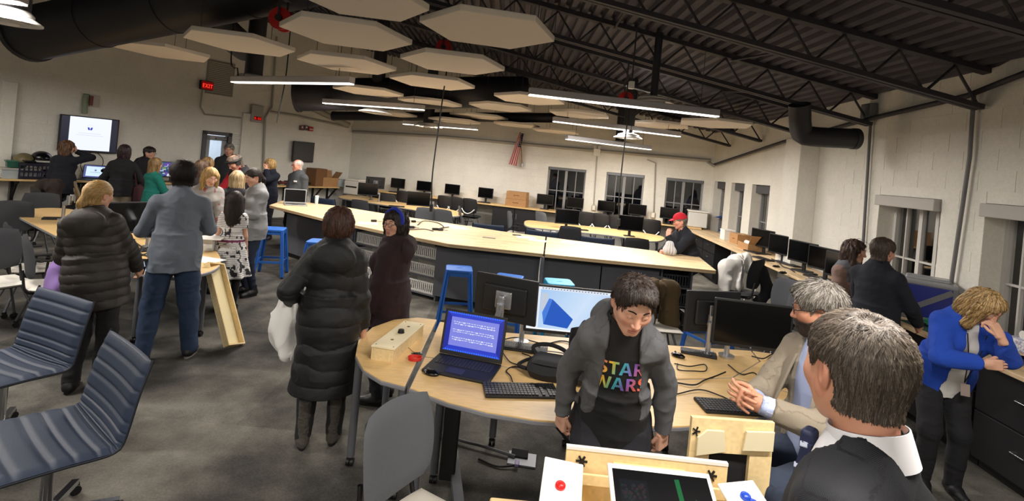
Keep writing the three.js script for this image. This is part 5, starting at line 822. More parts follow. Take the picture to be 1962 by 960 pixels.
// ---------------------------------------------------------------- paper, toys on rounded table
{ const o = thing('white_tray', 'white folded card stand beside the girl in the dress', 'card', onY(400, 480, .74), .2); obj('sheet', xf(bx(.3, .004, .22), 0, .16, 0, .12), M.white, o); obj('support', bx(.1, .15, .1, 0, .08, 0), mat(0xcfd3d2, .5), o); const m = thing('mint_cloth', 'mint green folded cloth behind the white card', 'cloth', onY(405, 468, .74), .4); obj('fold', xf(pad(.34, .22, .09, .5, (x, y) => .012 * Math.sin(x * 40)), 0, .05, 0, -Math.PI / 2), fab(0x86c9b8), m); obj('hem', xf(pad(.3, .06, .03, .4, () => 0), 0, .03, .12, -Math.PI / 2), fab(0x79bdac), m);
  const q = thing('paper_sheet', 'white paper sheet at the round end of the left table', 'paper', onY(393, 498, .74), -.2); obj('sheet', bx(.34, .002, .24, 0, .002, 0), mat(0xf2efe6, .8), q); const c = thing('paper_cup', 'small white cup on the left table beside the sheet', 'cup', onY(386, 484, .74)); obj('cup', lathe([[0, 0], [.025, 0], [.036, .09], [.033, .09], [.023, .005], [0, .005]], 18), M.white, c); obj('rim', xf(new THREE.TorusGeometry(.035, .003, 6, 20), 0, .09, 0, Math.PI / 2), M.white, c); }
{ const o = thing('water_bottle', 'clear water bottle on the rounded table by the brown coat', 'bottle', onY(283, 457, .74)); obj('bottle', lathe([[0, 0], [.032, 0], [.034, .12], [.03, .15], [.013, .18], [.013, .2], [0, .2]], 18), mat(0x9fb0b4, .2), o); obj('cap', cyl(.015, .015, .02, 0, .21, 0), M.white, o); }

// ---------------------------------------------------------------- smooth bodies: distance fields meshed by surface nets
function netMesh(f, mn, mx, cell, colorFn) {
  const nx = Math.ceil((mx[0] - mn[0]) / cell) + 1, ny = Math.ceil((mx[1] - mn[1]) / cell) + 1, nz = Math.ceil((mx[2] - mn[2]) / cell) + 1;
  const val = new Float32Array(nx * ny * nz), Bk = 4, R = cell * Bk * 1.5;
  for (let bz = 0; bz < nz; bz += Bk) for (let by = 0; by < ny; by += Bk) for (let b = 0; b < nx; b += Bk) {
    const c = f(mn[0] + (b + 1.5) * cell, mn[1] + (by + 1.5) * cell, mn[2] + (bz + 1.5) * cell), far = Math.abs(c) > R;
    for (let k = bz; k < Math.min(nz, bz + Bk); k++) for (let j = by; j < Math.min(ny, by + Bk); j++) { let q = (k * ny + j) * nx + b; for (let i = b; i < Math.min(nx, b + Bk); i++, q++) val[q] = far ? c : f(mn[0] + i * cell, mn[1] + j * cell, mn[2] + k * cell); }
  }
  const idx = new Int32Array(nx * ny * nz).fill(-1), P = [];
  const E = [[0, 1], [2, 3], [4, 5], [6, 7], [0, 2], [1, 3], [4, 6], [5, 7], [0, 4], [1, 5], [2, 6], [3, 7]], O = [0, 1, nx, nx + 1, nx * ny, nx * ny + 1, nx * ny + nx, nx * ny + nx + 1];
  for (let k = 0; k < nz - 1; k++) for (let j = 0; j < ny - 1; j++) for (let i = 0; i < nx - 1; i++) {
    const q = (k * ny + j) * nx + i; let m = 0; for (let c = 0; c < 8; c++) if (val[q + O[c]] < 0) m |= 1 << c; if (m === 0 || m === 255) continue;
    let x = 0, y = 0, z = 0, n = 0;
    for (const [a, b] of E) { if (((m >> a) & 1) === ((m >> b) & 1)) continue; const va = val[q + O[a]], vb = val[q + O[b]], t = va / (va - vb); x += (a & 1) + t * ((b & 1) - (a & 1)); y += ((a >> 1) & 1) + t * (((b >> 1) & 1) - ((a >> 1) & 1)); z += (a >> 2) + t * ((b >> 2) - (a >> 2)); n++; }
    idx[q] = P.length / 3; P.push(mn[0] + (i + x / n) * cell, mn[1] + (j + y / n) * cell, mn[2] + (k + z / n) * cell);
  }
  const I = []; const quad = (a, b, c, d, flip) => { if (a < 0 || b < 0 || c < 0 || d < 0) return; if (flip) I.push(a, c, b, a, d, c); else I.push(a, b, c, a, c, d); };
  for (let k = 1; k < nz - 1; k++) for (let j = 1; j < ny - 1; j++) for (let i = 1; i < nx - 1; i++) {
    const q = (k * ny + j) * nx + i, s = val[q] < 0;
    if (s !== val[q + 1] < 0) quad(idx[q - nx - nx * ny], idx[q - nx * ny], idx[q], idx[q - nx], !s);
    if (s !== val[q + nx] < 0) quad(idx[q - 1 - nx * ny], idx[q - 1], idx[q], idx[q - nx * ny], !s);
    if (s !== val[q + nx * ny] < 0) quad(idx[q - 1 - nx], idx[q - nx], idx[q], idx[q - 1], !s);
  }
  const N = new Float32Array(P.length), C = colorFn ? new Float32Array(P.length) : null, e = cell * .35;
  for (let v = 0; v < P.length; v += 3) {
    const x = P[v], y = P[v + 1], z = P[v + 2]; let gx = f(x + e, y, z) - f(x - e, y, z), gy = f(x, y + e, z) - f(x, y - e, z), gz = f(x, y, z + e) - f(x, y, z - e); const l = Math.hypot(gx, gy, gz) || 1; gx /= l; gy /= l; gz /= l;
    N[v] = gx; N[v + 1] = gy; N[v + 2] = gz; if (C) { const c = colorFn(x, y, z, gx, gy, gz); C[v] = c[0]; C[v + 1] = c[1]; C[v + 2] = c[2]; }
  }
  const g = new THREE.BufferGeometry(); g.setAttribute('position', new THREE.Float32BufferAttribute(P, 3)); g.setAttribute('normal', new THREE.BufferAttribute(N, 3)); if (C) g.setAttribute('color', new THREE.BufferAttribute(C, 3)); g.setIndex(I); triUV(g); return g;
}
const smin = (a, b, k) => { const h = Math.max(k - Math.abs(a - b), 0) / k; return Math.min(a, b) - h * h * k * .25; };
const smax = (a, b, k) => -smin(-a, -b, k);
function cap(x, y, z, c) {                                    // c = [ax,ay,az,ra,bx,by,bz,rb]
  const bx = c[4] - c[0], by = c[5] - c[1], bz = c[6] - c[2], px = x - c[0], py = y - c[1], pz = z - c[2]; let t = (px * bx + py * by + pz * bz) / (bx * bx + by * by + bz * bz + 1e-9); t = t < 0 ? 0 : t > 1 ? 1 : t;
  return Math.hypot(px - bx * t, py - by * t, pz - bz * t) - (c[3] + (c[7] - c[3]) * t);
}
function ell(x, y, z, cx, cy, cz, rx, ry, rz) { x -= cx; y -= cy; z -= cz; const a = x / rx, b = y / ry, c = z / rz, k0 = Math.sqrt(a * a + b * b + c * c); if (k0 < 1e-6) return -Math.min(rx, ry, rz); const k1 = Math.sqrt((a / rx) ** 2 + (b / ry) ** 2 + (c / rz) ** 2); return k0 * (k0 - 1) / k1; }
const lin = h => { const c = new THREE.Color(h); return [c.r, c.g, c.b]; };
function bounds(pts, r) { const mn = [1e9, 1e9, 1e9], mx = [-1e9, -1e9, -1e9]; for (const p of pts) { const a = [p.x, p.y, p.z]; for (let i = 0; i < 3; i++) { mn[i] = Math.min(mn[i], a[i] - r); mx[i] = Math.max(mx[i], a[i] + r); } } return [mn, mx]; }
function ik(S, W, l1, l2, pole) { const d = W.clone().sub(S); let L = d.length(); if (L > (l1 + l2) * .995) { d.multiplyScalar((l1 + l2) * .995 / L); L = d.length(); W.copy(S).add(d); } const n = d.clone().divideScalar(L), a = (l1 * l1 - l2 * l2 + L * L) / (2 * L), h = Math.sqrt(Math.max(0, l1 * l1 - a * a)); const p = pole.clone().addScaledVector(n, -pole.dot(n)).normalize(); return S.clone().addScaledVector(n, a).addScaledVector(p, h); }

// head in its own frame: origin mid-head, y up, z forward
function headSDF(o, noEar) {
  const jw = o.jaw || 1, lid = o.lid === undefined ? .004 : o.lid, nl = o.nose || 1;
  return (x0, y, z) => {
    const x = Math.abs(x0);
    let d = ell(x, y, z, 0, .03, -.012, .076, .088, .096);
    d = smin(d, ell(x, y, z, 0, -.03, .018, .06 * jw, .078, .07), .05);
    d = smin(d, cap(x, y, z, [.05 * jw, -.045, .0, .02, .012, -.097, .058, .019]), .035);
    d = smin(d, ell(x, y, z, .04, -.018, .052, .026, .024, .026), .03);
    d = smin(d, cap(x, y, z, [.006, .026, .08, .012, .04, .026, .066, .01]), .022);
    d = smax(d, -ell(x, y, z, .031, .004, .1, .017, .012, .018), .018);
    d = smin(d, cap(x, y, z, [0, .012, .086, .0075, 0, -.03 * nl, .106 * (.9 + .1 * nl), .0105]), .014);
    d = smin(d, ell(x, y, z, .011, -.034, .094, .009, .007, .011), .008);
    d = smin(d, ell(x, y, z, 0, -.061, .083, .022, .007, .011), .008);
    d = smin(d, ell(x, y, z, 0, -.073, .081, .019, .008, .011), .008);
    d = smax(d, -ell(x, y, z, 0, -.067, .097, .021, .0022, .012), .004);
    let l = Math.hypot(x - .031, y - .005, z - .076) - .0142; l = Math.max(l, (.005 + lid) - y); d = smin(d, l, .004);
    let l2 = Math.hypot(x - .031, y - .005, z - .076) - .0136; l2 = Math.max(l2, y + .001); d = smin(d, l2, .004);
    if (noEar) return smin(d, cap(x, y, z, [0, -.04, -.03, .053, 0, -.15, -.045, .054]), .03);
    let e = ell(x + (z + .012) * .35, y, z + .012 - .0, .0795, -.002, 0, .009, .032, .019); e = smax(e, -ell(x + (z + .012) * .35, y, z + .006, .089, .002, 0, .008, .02, .011), .006); d = smin(d, e, .008);
    d = smin(d, cap(x, y, z, [0, -.04, -.03, .053, 0, -.15, -.045, .054]), .03);
    return d;
  };
}
const napeY = (h, z) => { const t = Math.min(1, Math.max(0, (z + .035) / .05)); return h.nape + (-.018 - h.nape) * t; };
function hairCut(h, x, y, z) { const c = h.face || [0, -.028, .108, .072, .1, .082]; if (ell(x, y, z, ...c) < .004 * Math.sin(x * 300)) return true; if (h.nape !== undefined && !h.tailOK && y < napeY(h, z)) return true; return !!h.ears && ell(Math.abs(x), y, z, .088, -.026, .0, .036, .05, .037) < 0; }
function hairSDF(h, hf) {
  const P = h.vol || [], th = h.th === undefined ? .012 : h.th, cut = h.face || [0, -.028, .108, .072, .1, .082];
  return (x, y, z) => {
    const tp = h.nape === undefined ? th : .0015 + (th - .0015) * Math.min(1, Math.max(0, (y - napeY(h, z)) / .075));
    let d = ell(x, y, z, 0, .03, -.012, .076 + tp, .088 + tp, .096 + tp);
    if (h.nape !== undefined) { if (z < .03 && y < .06) d = smin(d, hf(x, y, z) - tp * .7 - .001, .012); d = Math.max(d, napeY(h, z) - y); }
    for (const p of P) d = smin(d, p.length === 6 ? ell(x, y, z, ...p) : cap(x, y, z, p), h.k || .03);
    d = smax(d, -ell(x, y, z, ...cut), .012);
    if (h.ears) d = smax(d, -ell(Math.abs(x), y, z, .088, -.026, .0, .036, .05, .037), .01);
    if (h.bald) d = smax(d, -ell(x, y, z, ...h.bald), .008);
    d += h.rough ? (vn(x * 60, y * 22, z * 60) - .5) * h.rough : 0;
    return d;
  };
}
function strands(f, base, n, len, wid, cols, crown, lift, rs, h) {
  const pos = base.attributes.position, P = [], N = [], C = [], I = []; let s = rs;
  const rn = () => { s = (s * 1664525 + 1013904223) >>> 0; return s / 4294967296; };
  const grad = (x, y, z) => { const e = .003, gx = f(x + e, y, z) - f(x - e, y, z), gy = f(x, y + e, z) - f(x, y - e, z), gz = f(x, y, z + e) - f(x, y, z - e), l = Math.hypot(gx, gy, gz) || 1; return [gx / l, gy / l, gz / l]; };
  const steps = 6;
  for (let k = 0; k < n; k++) {
    const v = Math.floor(rn() * pos.count); let p = [pos.getX(v), pos.getY(v), pos.getZ(v)]; const L = len * (.55 + .7 * rn()) / steps, wv = wid * (.6 + .8 * rn()), col = cols[Math.floor(rn() * cols.length)], sh = .75 + .5 * rn(), jx = (rn() - .5) * .7, jz = (rn() - .5) * .7, lf = lift * rn();
    const ring = [];
    for (let i = 0; i <= steps; i++) {
      const g = grad(...p); const dn = Math.min(1, Math.max(0, (.06 - p[1]) / .1));
      let fx = (p[0] - crown[0]) * (1 - dn) * 10 + jx, fy = (p[1] - crown[1]) * (1 - dn) * 10 - 1.4 * dn - .2, fz = (p[2] - crown[2]) * (1 - dn) * 10 + jz; const dt = fx * g[0] + fy * g[1] + fz * g[2]; fx -= dt * g[0]; fy -= dt * g[1]; fz -= dt * g[2]; const l = Math.hypot(fx, fy, fz) || 1; fx /= l; fy /= l; fz /= l;
      const sx = g[1] * fz - g[2] * fy, sy = g[2] * fx - g[0] * fz, sz = g[0] * fy - g[1] * fx; const t = i / steps, w = wv * (1 - .75 * t), o = .0015 + lf * t * t;
      const b = P.length / 3;
      P.push(p[0] + sx * w + g[0] * (o - .002), p[1] + sy * w + g[1] * (o - .002), p[2] + sz * w + g[2] * (o - .002), p[0] + g[0] * (o + w * .8), p[1] + g[1] * (o + w * .8), p[2] + g[2] * (o + w * .8), p[0] - sx * w + g[0] * (o - .002), p[1] - sy * w + g[1] * (o - .002), p[2] - sz * w + g[2] * (o - .002));
      N.push(sx * .7 + g[0] * .7, sy * .7 + g[1] * .7, sz * .7 + g[2] * .7, g[0], g[1], g[2], -sx * .7 + g[0] * .7, -sy * .7 + g[1] * .7, -sz * .7 + g[2] * .7);
      for (let q = 0; q < 3; q++) C.push(col[0] * sh, col[1] * sh, col[2] * sh);
      if (i) { const a = b - 3; I.push(a, a + 1, b, b, a + 1, b + 1, a + 1, a + 2, b + 1, b + 1, a + 2, b + 2); }
      const p0 = p; p = [p[0] + fx * L, p[1] + fy * L, p[2] + fz * L]; if (hairCut(h, ...p)) { p = p0; continue; } const dd = f(...p); if (Math.abs(dd) < .03) { const g2 = grad(...p); p = [p[0] - g2[0] * dd, p[1] - g2[1] * dd, p[2] - g2[2] * dd]; }
    }
  }
  const g = new THREE.BufferGeometry(); g.setAttribute('position', new THREE.Float32BufferAttribute(P, 3)); g.setAttribute('normal', new THREE.Float32BufferAttribute(N, 3)); g.setAttribute('color', new THREE.Float32BufferAttribute(C, 3)); g.setIndex(I); triUV(g); return g;
}
function handSDF(curl, spread, thumbIn) {                     // wrist at origin, fingers +y, palm faces +z, thumb at +x
  const C = []; const xs = [.029, .0095, -.0105, -.029], len = [.072, .08, .074, .058], r = [.0088, .0092, .0088, .0078];
  xs.forEach((x, i) => { let a = 0, p = [x, .088 - (i === 3 ? .008 : i === 0 ? .003 : 0), 0]; const cu = Array.isArray(curl) ? curl[i] : curl, dx = (1.5 - i) * spread; [.45, .3, .25].forEach((q, j) => { a += cu * [.9, 1.15, .7][j]; const L = len[i] * q, n = [p[0] + dx * L, p[1] + Math.cos(a) * L, p[2] + Math.sin(a) * L]; C.push([...p, r[i] * (1 - .07 * j), ...n, r[i] * (.94 - .07 * j)]); p = n; }); });
  const t = thumbIn; const th = [[.03, .025, .006], [.052 - .02 * t, .058, .018 + .012 * t], [.055 - .035 * t, .088, .026 + .02 * t], [.05 - .045 * t, .108, .03 + .026 * t]]; for (let j = 0; j < 3; j++) C.push([...th[j], .0115 - j * .001, ...th[j + 1], .0105 - j * .001]);
  return (x, y, z) => {
    const qx = Math.abs(x) - .028, qy = Math.abs(y - .045) - .038, qz = Math.abs(z) - .004; let d = Math.hypot(Math.max(qx, 0), Math.max(qy, 0), Math.max(qz, 0)) + Math.min(Math.max(qx, qy, qz), 0) - .0115;
    d = smin(d, cap(x, y, z, [0, -.04, 0, .027, 0, .02, 0, .025]), .02);
    let f = 1; for (const c of C) f = Math.min(f, cap(x, y, z, c)); return smin(d, f, .006);
  };
}
const ridg = (x, y, z) => 1 - Math.abs(2 * vn(x, y, z) - 1);

function person(o) {
  const lod = o.lod || 1, grp = new THREE.Group(); grp.name = numbered('person'); scene.add(grp); tag(grp, o.label, 'person');
  const fem = o.female ? 1 : 0, g = o.g || 1, sw = (fem ? .143 : .163) * (o.sw || 1);
  const lean = o.lean || [0, 0, 0], R = new THREE.Matrix4().makeRotationFromEuler(new THREE.Euler(lean[0] * D2R, lean[1] * D2R, lean[2] * D2R, 'YXZ')), Ri = R.clone().transpose(), re = Ri.elements;
  const pel = V(...(o.pel || [0, .94, 0]));
  const tl = (x, y, z) => V(x, y, z).applyMatrix4(R).add(pel);
  const hd = o.head || [0, 0, 0], HR = new THREE.Matrix4().makeRotationFromEuler(new THREE.Euler(hd[1] * D2R, hd[0] * D2R, hd[2] * D2R, 'YXZ'));
  const nb = tl(0, .53, -.012), hp = nb.clone().add(V(0, .15, .028).applyMatrix4(HR)), hs = o.hs || 1;
  HR.setPosition(hp); const HI4 = HR.clone().invert(), he = HI4.elements;
  const side = [1, -1], A = side.map(s => {
    const a = (s > 0 ? o.armL : o.armR) || {}, S = tl(s * sw, .44, -.012), W = V(...(a.hand || [s * .235, .80, .05])); const E = ik(S, W, .285, .25, V(...(a.pole || [s * .35, -.1, -1])));
    const fd = W.clone().sub(E).normalize(), dir = a.dir ? V(...a.dir).normalize() : fd.clone(); let pn = a.palm ? V(...a.palm) : V(-s, 0, .25); pn.addScaledVector(dir, -pn.dot(dir)).normalize(); return { s, S, E, W, fd, dir, pn, curl: a.curl === undefined ? .35 : a.curl, spread: a.spread || .06, thumb: a.thumb === undefined ? .3 : a.thumb, skip: a.skip };
  });
  const Lg = side.map(s => { const f = (s > 0 ? o.footL : o.footR) || [s * .1, 0, -.02], Hp = tl(s * .088, -.045, 0), K0 = V(f[0], f[1] + .085, f[2]), K = ik(Hp, K0, .42, .405, V(...(o.knee || [s * .1, 0, 1]))); return { s, H: Hp, K, A: K0, yaw: f[3] === undefined ? s * .15 : f[3] }; });
  // scale so that the crown meets its height, then place so that the head stands on the sight line
  const crown = hp.clone().add(V(0, .118 * hs, 0)).y + .012, p = at(o.px, o.py, o.d), sc = p.y / crown, yaw = Math.atan2(-p.x, o.d) + o.face * D2R;
  grp.rotation.y = yaw; grp.scale.setScalar(sc); const hx = hp.x * sc, hz = hp.z * sc, mid = at(o.px, o.py, o.d); grp.position.set(mid.x - (hx * Math.cos(yaw) + hz * Math.sin(yaw)), 0, mid.z - (-hx * Math.sin(yaw) + hz * Math.cos(yaw))); grp.userData.label = o.label;
  if (o.lift) grp.position.y = o.lift;
  const toT = (x, y, z) => { x -= pel.x; y -= pel.y; z -= pel.z; return [re[0] * x + re[4] * y + re[8] * z, re[1] * x + re[5] * y + re[9] * z, re[2] * x + re[6] * y + re[10] * z]; };
  const belly = o.belly || 0, hipw = fem ? .165 : .155;
  const torso = (x, y, z) => {
    let d = ell(x, y, z, 0, .34, -.005, .142 * g, .185, .102 * g);
    d = smin(d, ell(x, y, z, 0, .13, .008 + belly * .5, (fem ? .13 : .145) * g, .19, .1 * g + belly), .07);
    d = smin(d, ell(x, y, z, 0, -.01, -.012, hipw * g, .13, .115 * g), .06);
    d = smin(d, cap(Math.abs(x), y, z, [.02, .485, -.018, .06, sw - .01, .438, -.012, .052]), .05);
    d = smin(d, cap(x, y, z, [0, .6, -.005, .048, 0, .44, -.015, .075]), .05);
    if (fem) d = smin(d, ell(Math.abs(x), y, z, .068, .325, .082 * g, .06, .06, .05), .04);
    return d;
  };
  const arm = (x, y, z, a, r0, r1, r2) => smin(cap(x, y, z, [a.S.x, a.S.y, a.S.z, r0, a.E.x, a.E.y, a.E.z, r1]), cap(x, y, z, [a.E.x, a.E.y, a.E.z, r1, a.W.x, a.W.y, a.W.z, r2]), .02);
  const leg = (x, y, z, l, r0, r1, r2) => smin(cap(x, y, z, [l.H.x, l.H.y, l.H.z, r0, l.K.x, l.K.y, l.K.z, r1]), cap(x, y, z, [l.K.x, l.K.y, l.K.z, r1, l.A.x, l.A.y, l.A.z, r2]), .03);
  // --- skin: one body mesh, with finely meshed head and hands merged in
  const skc = lin(o.skin || 0xc99478), lipc = lin(o.lips || 0xb87868), skinC = () => skc;
  const all = [hp, ...A.flatMap(a => [a.S, a.E, a.W]), ...Lg.flatMap(l => [l.H, l.K, l.A])];
  const parts = []; let bb = bounds([nb, ...A.flatMap(a => [a.S, a.E, a.W]), ...Lg.flatMap(l => [l.H, l.K, l.A]), pel], .2);
  const bodyF = (x, y, z) => { const q = toT(x, y, z); let d = torso(q[0], q[1], q[2]) + .012; for (const a of A) d = smin(d, arm(x, y, z, a, .044, .036, .026), .03); for (const l of Lg) d = smin(d, leg(x, y, z, l, .075, .05, .036), .03); d = smin(d, cap(x, y, z, [nb.x, nb.y, nb.z, .05, hp.x, hp.y - .06, hp.z - .02, .05]), .03); return d; };
  parts.push(netMesh(bodyF, bb[0], bb[1], o.bareCell || .022, skinC));
  const hf = headSDF(o.headShape || {}), hc = (lod > 1 ? .0065 : lod < 1 ? .0032 : .0045);
  const cheek = lin(o.cheek || 0xc07a62), headC = (x, y, z) => { const ax = Math.abs(x); if (z > .07 && y < -.053 && y > -.082 && ax < .022) return lipc; const k = Math.exp(-((ax - .045) ** 2 + (y + .025) ** 2) / .0006) * (z > .03 ? .45 : 0) + (z > .096 && ax < .016 ? .3 : 0) + (ax > .078 && z < .02 ? .4 : 0); return [skc[0] + (cheek[0] - skc[0]) * k, skc[1] + (cheek[1] - skc[1]) * k, skc[2] + (cheek[2] - skc[2]) * k]; };
  const hg = netMesh(hf, [-.11, -.17, -.13], [.11, .135, .135], hc, headC); const hm = HR.clone().multiply(new THREE.Matrix4().makeScale(hs, hs, hs)); hg.applyMatrix4(hm); parts.push(hg);
  const hands = [];
  for (const a of A) { if (a.skip) continue; const hcell = lod > 1 ? .0065 : lod < 1 ? .0032 : .0042, hgf = handSDF(a.curl, a.spread, a.thumb), Y = a.dir, Z = a.pn, X = Y.clone().cross(Z); const th = a.thumbX || 1; const gm = netMesh(hgf, [-.09, -.06, -.08], [.09, .2, .12], hcell, skinC); 
    // thumb points up / forward: mirror for the matching hand
    const want = V(0, .6, .8); let mir = X.dot(want) < 0 ? -1 : 1; if (mir < 0) { gm.scale(-1, 1, 1); const ix = gm.index.array; for (let i = 0; i < ix.length; i += 3) { const t = ix[i]; ix[i] = ix[i + 1]; ix[i + 1] = t; } const nn = gm.attributes.normal; for (let i = 0; i < nn.count; i++) nn.setX(i, nn.getX(i)); }
    const mm = new THREE.Matrix4().makeBasis(X, Y, Z); mm.setPosition(a.W); gm.applyMatrix4(mm); parts.push(gm); hands.push(mm); }
  const skinM = person.skin || (person.skin = new THREE.MeshPhysicalMaterial({ color: 0xffffff, vertexColors: true, roughness: .55, sheen: .2, sheenRoughness: .5 }));
  addMesh('body', mergeGeometries(parts.map(q => { const c = q.clone(); return c; }), false), skinM, grp);
  // --- eyes, brows
  if (o.face2 !== 0) {
    const hx4 = q => q.applyMatrix4(hm);
    for (const s of side) { const e = obj('eye', hx4(sph(.0128, s * .031, .005, .076)), mat(0xd8d2cc, .25), grp); obj('iris', hx4(sph(.0068, s * .031 + .0, .0035, .0842, 1, 1, .65, 10)), mat(0x2c221c, .2), e); obj('eyebrow', hx4(tube([[s * .014, .031, .0935], [s * .03, .036, .0885], [s * .046, .031, .0765]], .0032, 5, 8)), mat(o.brow || 0x3a2c22, .9), grp); }
  }
  // --- hair
  if (o.hair) {
    const h = o.hair, f = hairSDF(h, headSDF(o.headShape || {}, 1)), cols = h.c.map(lin); const bc = cols[0]; const cell = lod > 1 ? .009 : lod < 1 ? .0045 : .006; const b = h.box || [[-.15, -.34, -.2], [.15, .16, .14]];
    const base = netMesh(f, b[0], b[1], cell, (x, y, z) => { const k = .7 + .5 * vn(x * 90, y * 14, z * 90); const c = cols[Math.floor(vn(x * 40 + 9, y * 8, z * 40) * .999 * cols.length)]; return [c[0] * k, c[1] * k, c[2] * k]; });
    const list = [base]; const n = (h.n || 900) * (lod > 1 ? .35 : lod < 1 ? 1.8 : 1); list.push(strands(f, base, Math.floor(n), h.len || .07, h.w || (lod < 1 ? .0016 : .0026), cols, h.crown || [0, .12, -.05], h.lift || .004, 17 + o.px, h));
    const gg = mergeGeometries(list, false); gg.applyMatrix4(hm); const hairM = person.hair || (person.hair = new THREE.MeshPhysicalMaterial({ color: 0xffffff, vertexColors: true, roughness: .55, sheen: .3, sheenRoughness: .4 })); addMesh('hair', gg, hairM, grp);
    if (h.tie) { obj('hair_tie', h.tie.map ? xf(new THREE.TorusGeometry(.02, .006, 6, 16), ...h.tie).applyMatrix4(hm) : null, M.black, grp); }
  }
  if (o.beard) { const bf = (x, y, z) => { let d = hf(x, y, z) - .006 - .003 * vn(x * 140, y * 90, z * 140); d = Math.max(d, y + .048 - .5 * Math.max(0, .045 - z) - (Math.abs(x) < .03 && z > .075 ? 0 : 0)); d = Math.max(d, -(y + .125)); d = Math.max(d, -(z - .0)); d = smax(d, -ell(x, y, z, 0, -.066, .09, .021, .009, .03), .004); return d; }; const bg = netMesh(bf, [-.09, -.14, -.02], [.09, .0, .13], .004); bg.applyMatrix4(hm); addMesh('beard', bg, mat(o.beard, .9), grp); }
  if (o.glasses) { const gs = []; for (const s of side) { gs.push(xf(new THREE.TorusGeometry(.0215, .0019, 6, 24), s * .031, .003, .1).scale(1, .85, 1), tube([[s * .052, .006, .098], [s * .078, .01, .05], [s * .084, .006, -.01], [s * .083, -.012, -.03]], .002, 5, 12)); } gs.push(tube([[-.011, .006, .101], [0, .01, .104], [.011, .006, .101]], .0018, 5, 6)); obj('glasses', gs.map(q => q.applyMatrix4(hm)), mat(o.glasses, .4), grp); }
  // --- clothes
  const dress = (name, c, isPants) => {
    const t = c.t === undefined ? .014 : c.t, st = c.st === undefined ? t : c.st, hem = c.hem === undefined ? -.1 : c.hem, fl = c.flare || 1, wr = c.wr === undefined ? .012 : c.wr, topCut = c.neck || .5, q0 = c.quilt || 0;
    const cuffs = A.map(a => { const len = c.sleeve === undefined ? 1 : c.sleeve; if (len >= .98) return { p: a.W.clone().addScaledVector(a.fd, .0), n: a.fd, el: 1 }; const u = a.E.clone().sub(a.S).normalize(); return len < .5 ? { p: a.S.clone().addScaledVector(u, len * 2 * .285), n: u, el: 0 } : { p: a.E.clone().addScaledVector(a.fd, (len - .5) * 2 * .25), n: a.fd, el: 1 }; });
    const legEnd = c.legs;
    const f = (x, y, z) => {
      const q = toT(x, y, z); let d = torso(q[0], q[1], q[2]) - t;
      if (hem < .05) { const k = Math.min(1, Math.max(0, (.16 - q[1]) / (.16 - hem))), hh = c.world ? 1 : 1, a = ((fem ? .15 : .15) * g + t) + (k * (.03 * fl + (fl - 1) * .12)), b = (.108 * g + belly + t) + k * (.035 * fl + (fl - 1) * .1); const r = Math.hypot(q[0] / a, q[2] / b); let e = (r - 1) * Math.min(a, b) + (c.fold ? c.fold * k * Math.sin(Math.atan2(q[0], q[2]) * (c.folds || 9) + 2 * vn(q[1] * 6, 1, 1)) : 0); e = Math.max(e, q[1] - .17); d = smin(d, e, .06); }
      if (q0) { const s = q[1] / q0 + .55 * vn(q[0] * 7, q[1] * 6, q[2] * 7); d -= (c.qa || .016) * (Math.pow(Math.abs(Math.sin(s * Math.PI)), .55) - .5); }
      d = Math.max(d, hem - q[1]); { const R = c.neckR || .064, hl = Math.max(Math.hypot(q[0], q[2] + .006) - R, topCut - (c.neckSlope || .3) * q[2] - q[1]); d = smax(d, -hl, .012); d = Math.max(d, q[1] - .6); }
      if (c.sleeve !== 0) for (let i = 0; i < 2; i++) { const a = A[i], cf = cuffs[i]; let s = cf.el ? arm(x, y, z, a, .046 + st, .039 + st, .031 + st * (c.cuff === undefined ? .8 : c.cuff)) : cap(x, y, z, [a.S.x, a.S.y, a.S.z, .046 + st, a.E.x, a.E.y, a.E.z, .042 + st]); const along = (x - a.S.x) * (a.W.x - a.S.x) + (y - a.S.y) * (a.W.y - a.S.y) + (z - a.S.z) * (a.W.z - a.S.z); if (q0) { const L = a.W.distanceTo(a.S); s -= (c.qa || .016) * .8 * (Math.pow(Math.abs(Math.sin(along / L / q0 * Math.PI + 1.2 * vn(x * 9, y * 9, z * 9))), .55) - .5); } s = Math.max(s, (x - cf.p.x) * cf.n.x + (y - cf.p.y) * cf.n.y + (z - cf.p.z) * cf.n.z); d = smin(d, s, .03); }
      if (c.hood) { let hdS = ell(q[0], q[1], q[2], 0, .47, -.13 - t * .5, .15, .1, .05); hdS = smin(hdS, Math.hypot(Math.hypot(q[0], (q[2] + .015) * .95) - .085, q[1] - .52 + .25 * q[2]) - .028, .04); d = smin(d, hdS, .05); }
      if (c.collar) { const rr2 = c.collarR || .066, h2 = Math.abs(q[1] - .535 + (c.tilt || .35) * q[2]) - c.collar; const cl = Math.max(Math.abs(Math.hypot(q[0], q[2] + .012) - rr2 - .1 * (q[1] - .53)) - .009, h2); d = smin(d, cl, .015); }
      if (c.open) { const w = c.open[0] + (c.open[1] - c.open[0]) * Math.min(1, Math.max(0, (.5 - q[1]) / (.5 - hem))); d = smax(d, -Math.max(Math.abs(q[0] - (c.openX || 0)) - w, .015 - q[2]), .012); }
      if (wr) d += wr * (.5 - ridg(x * 7 + 3 * vn(x * 3, y * 3, z * 3), y * 9 + o.px, z * 7)) + wr * .35 * (.5 - ridg(x * 17, y * 21, z * 17 + o.px));
      return d;
    };
    const b = bounds([tl(0, hem, 0), tl(0, .58, 0), tl(0, .45, -.1), ...A.flatMap(a => [a.S, a.E, a.W])], .12); if (hem < -.2) { b[0][0] = Math.min(b[0][0], -.36 * fl); b[1][0] = Math.max(b[1][0], .36 * fl); b[0][2] = Math.min(b[0][2], -.3 * fl); b[1][2] = Math.max(b[1][2], .3 * fl); } else { for (const i of [0, 2]) { b[0][i] -= .1; b[1][i] += .1; } }
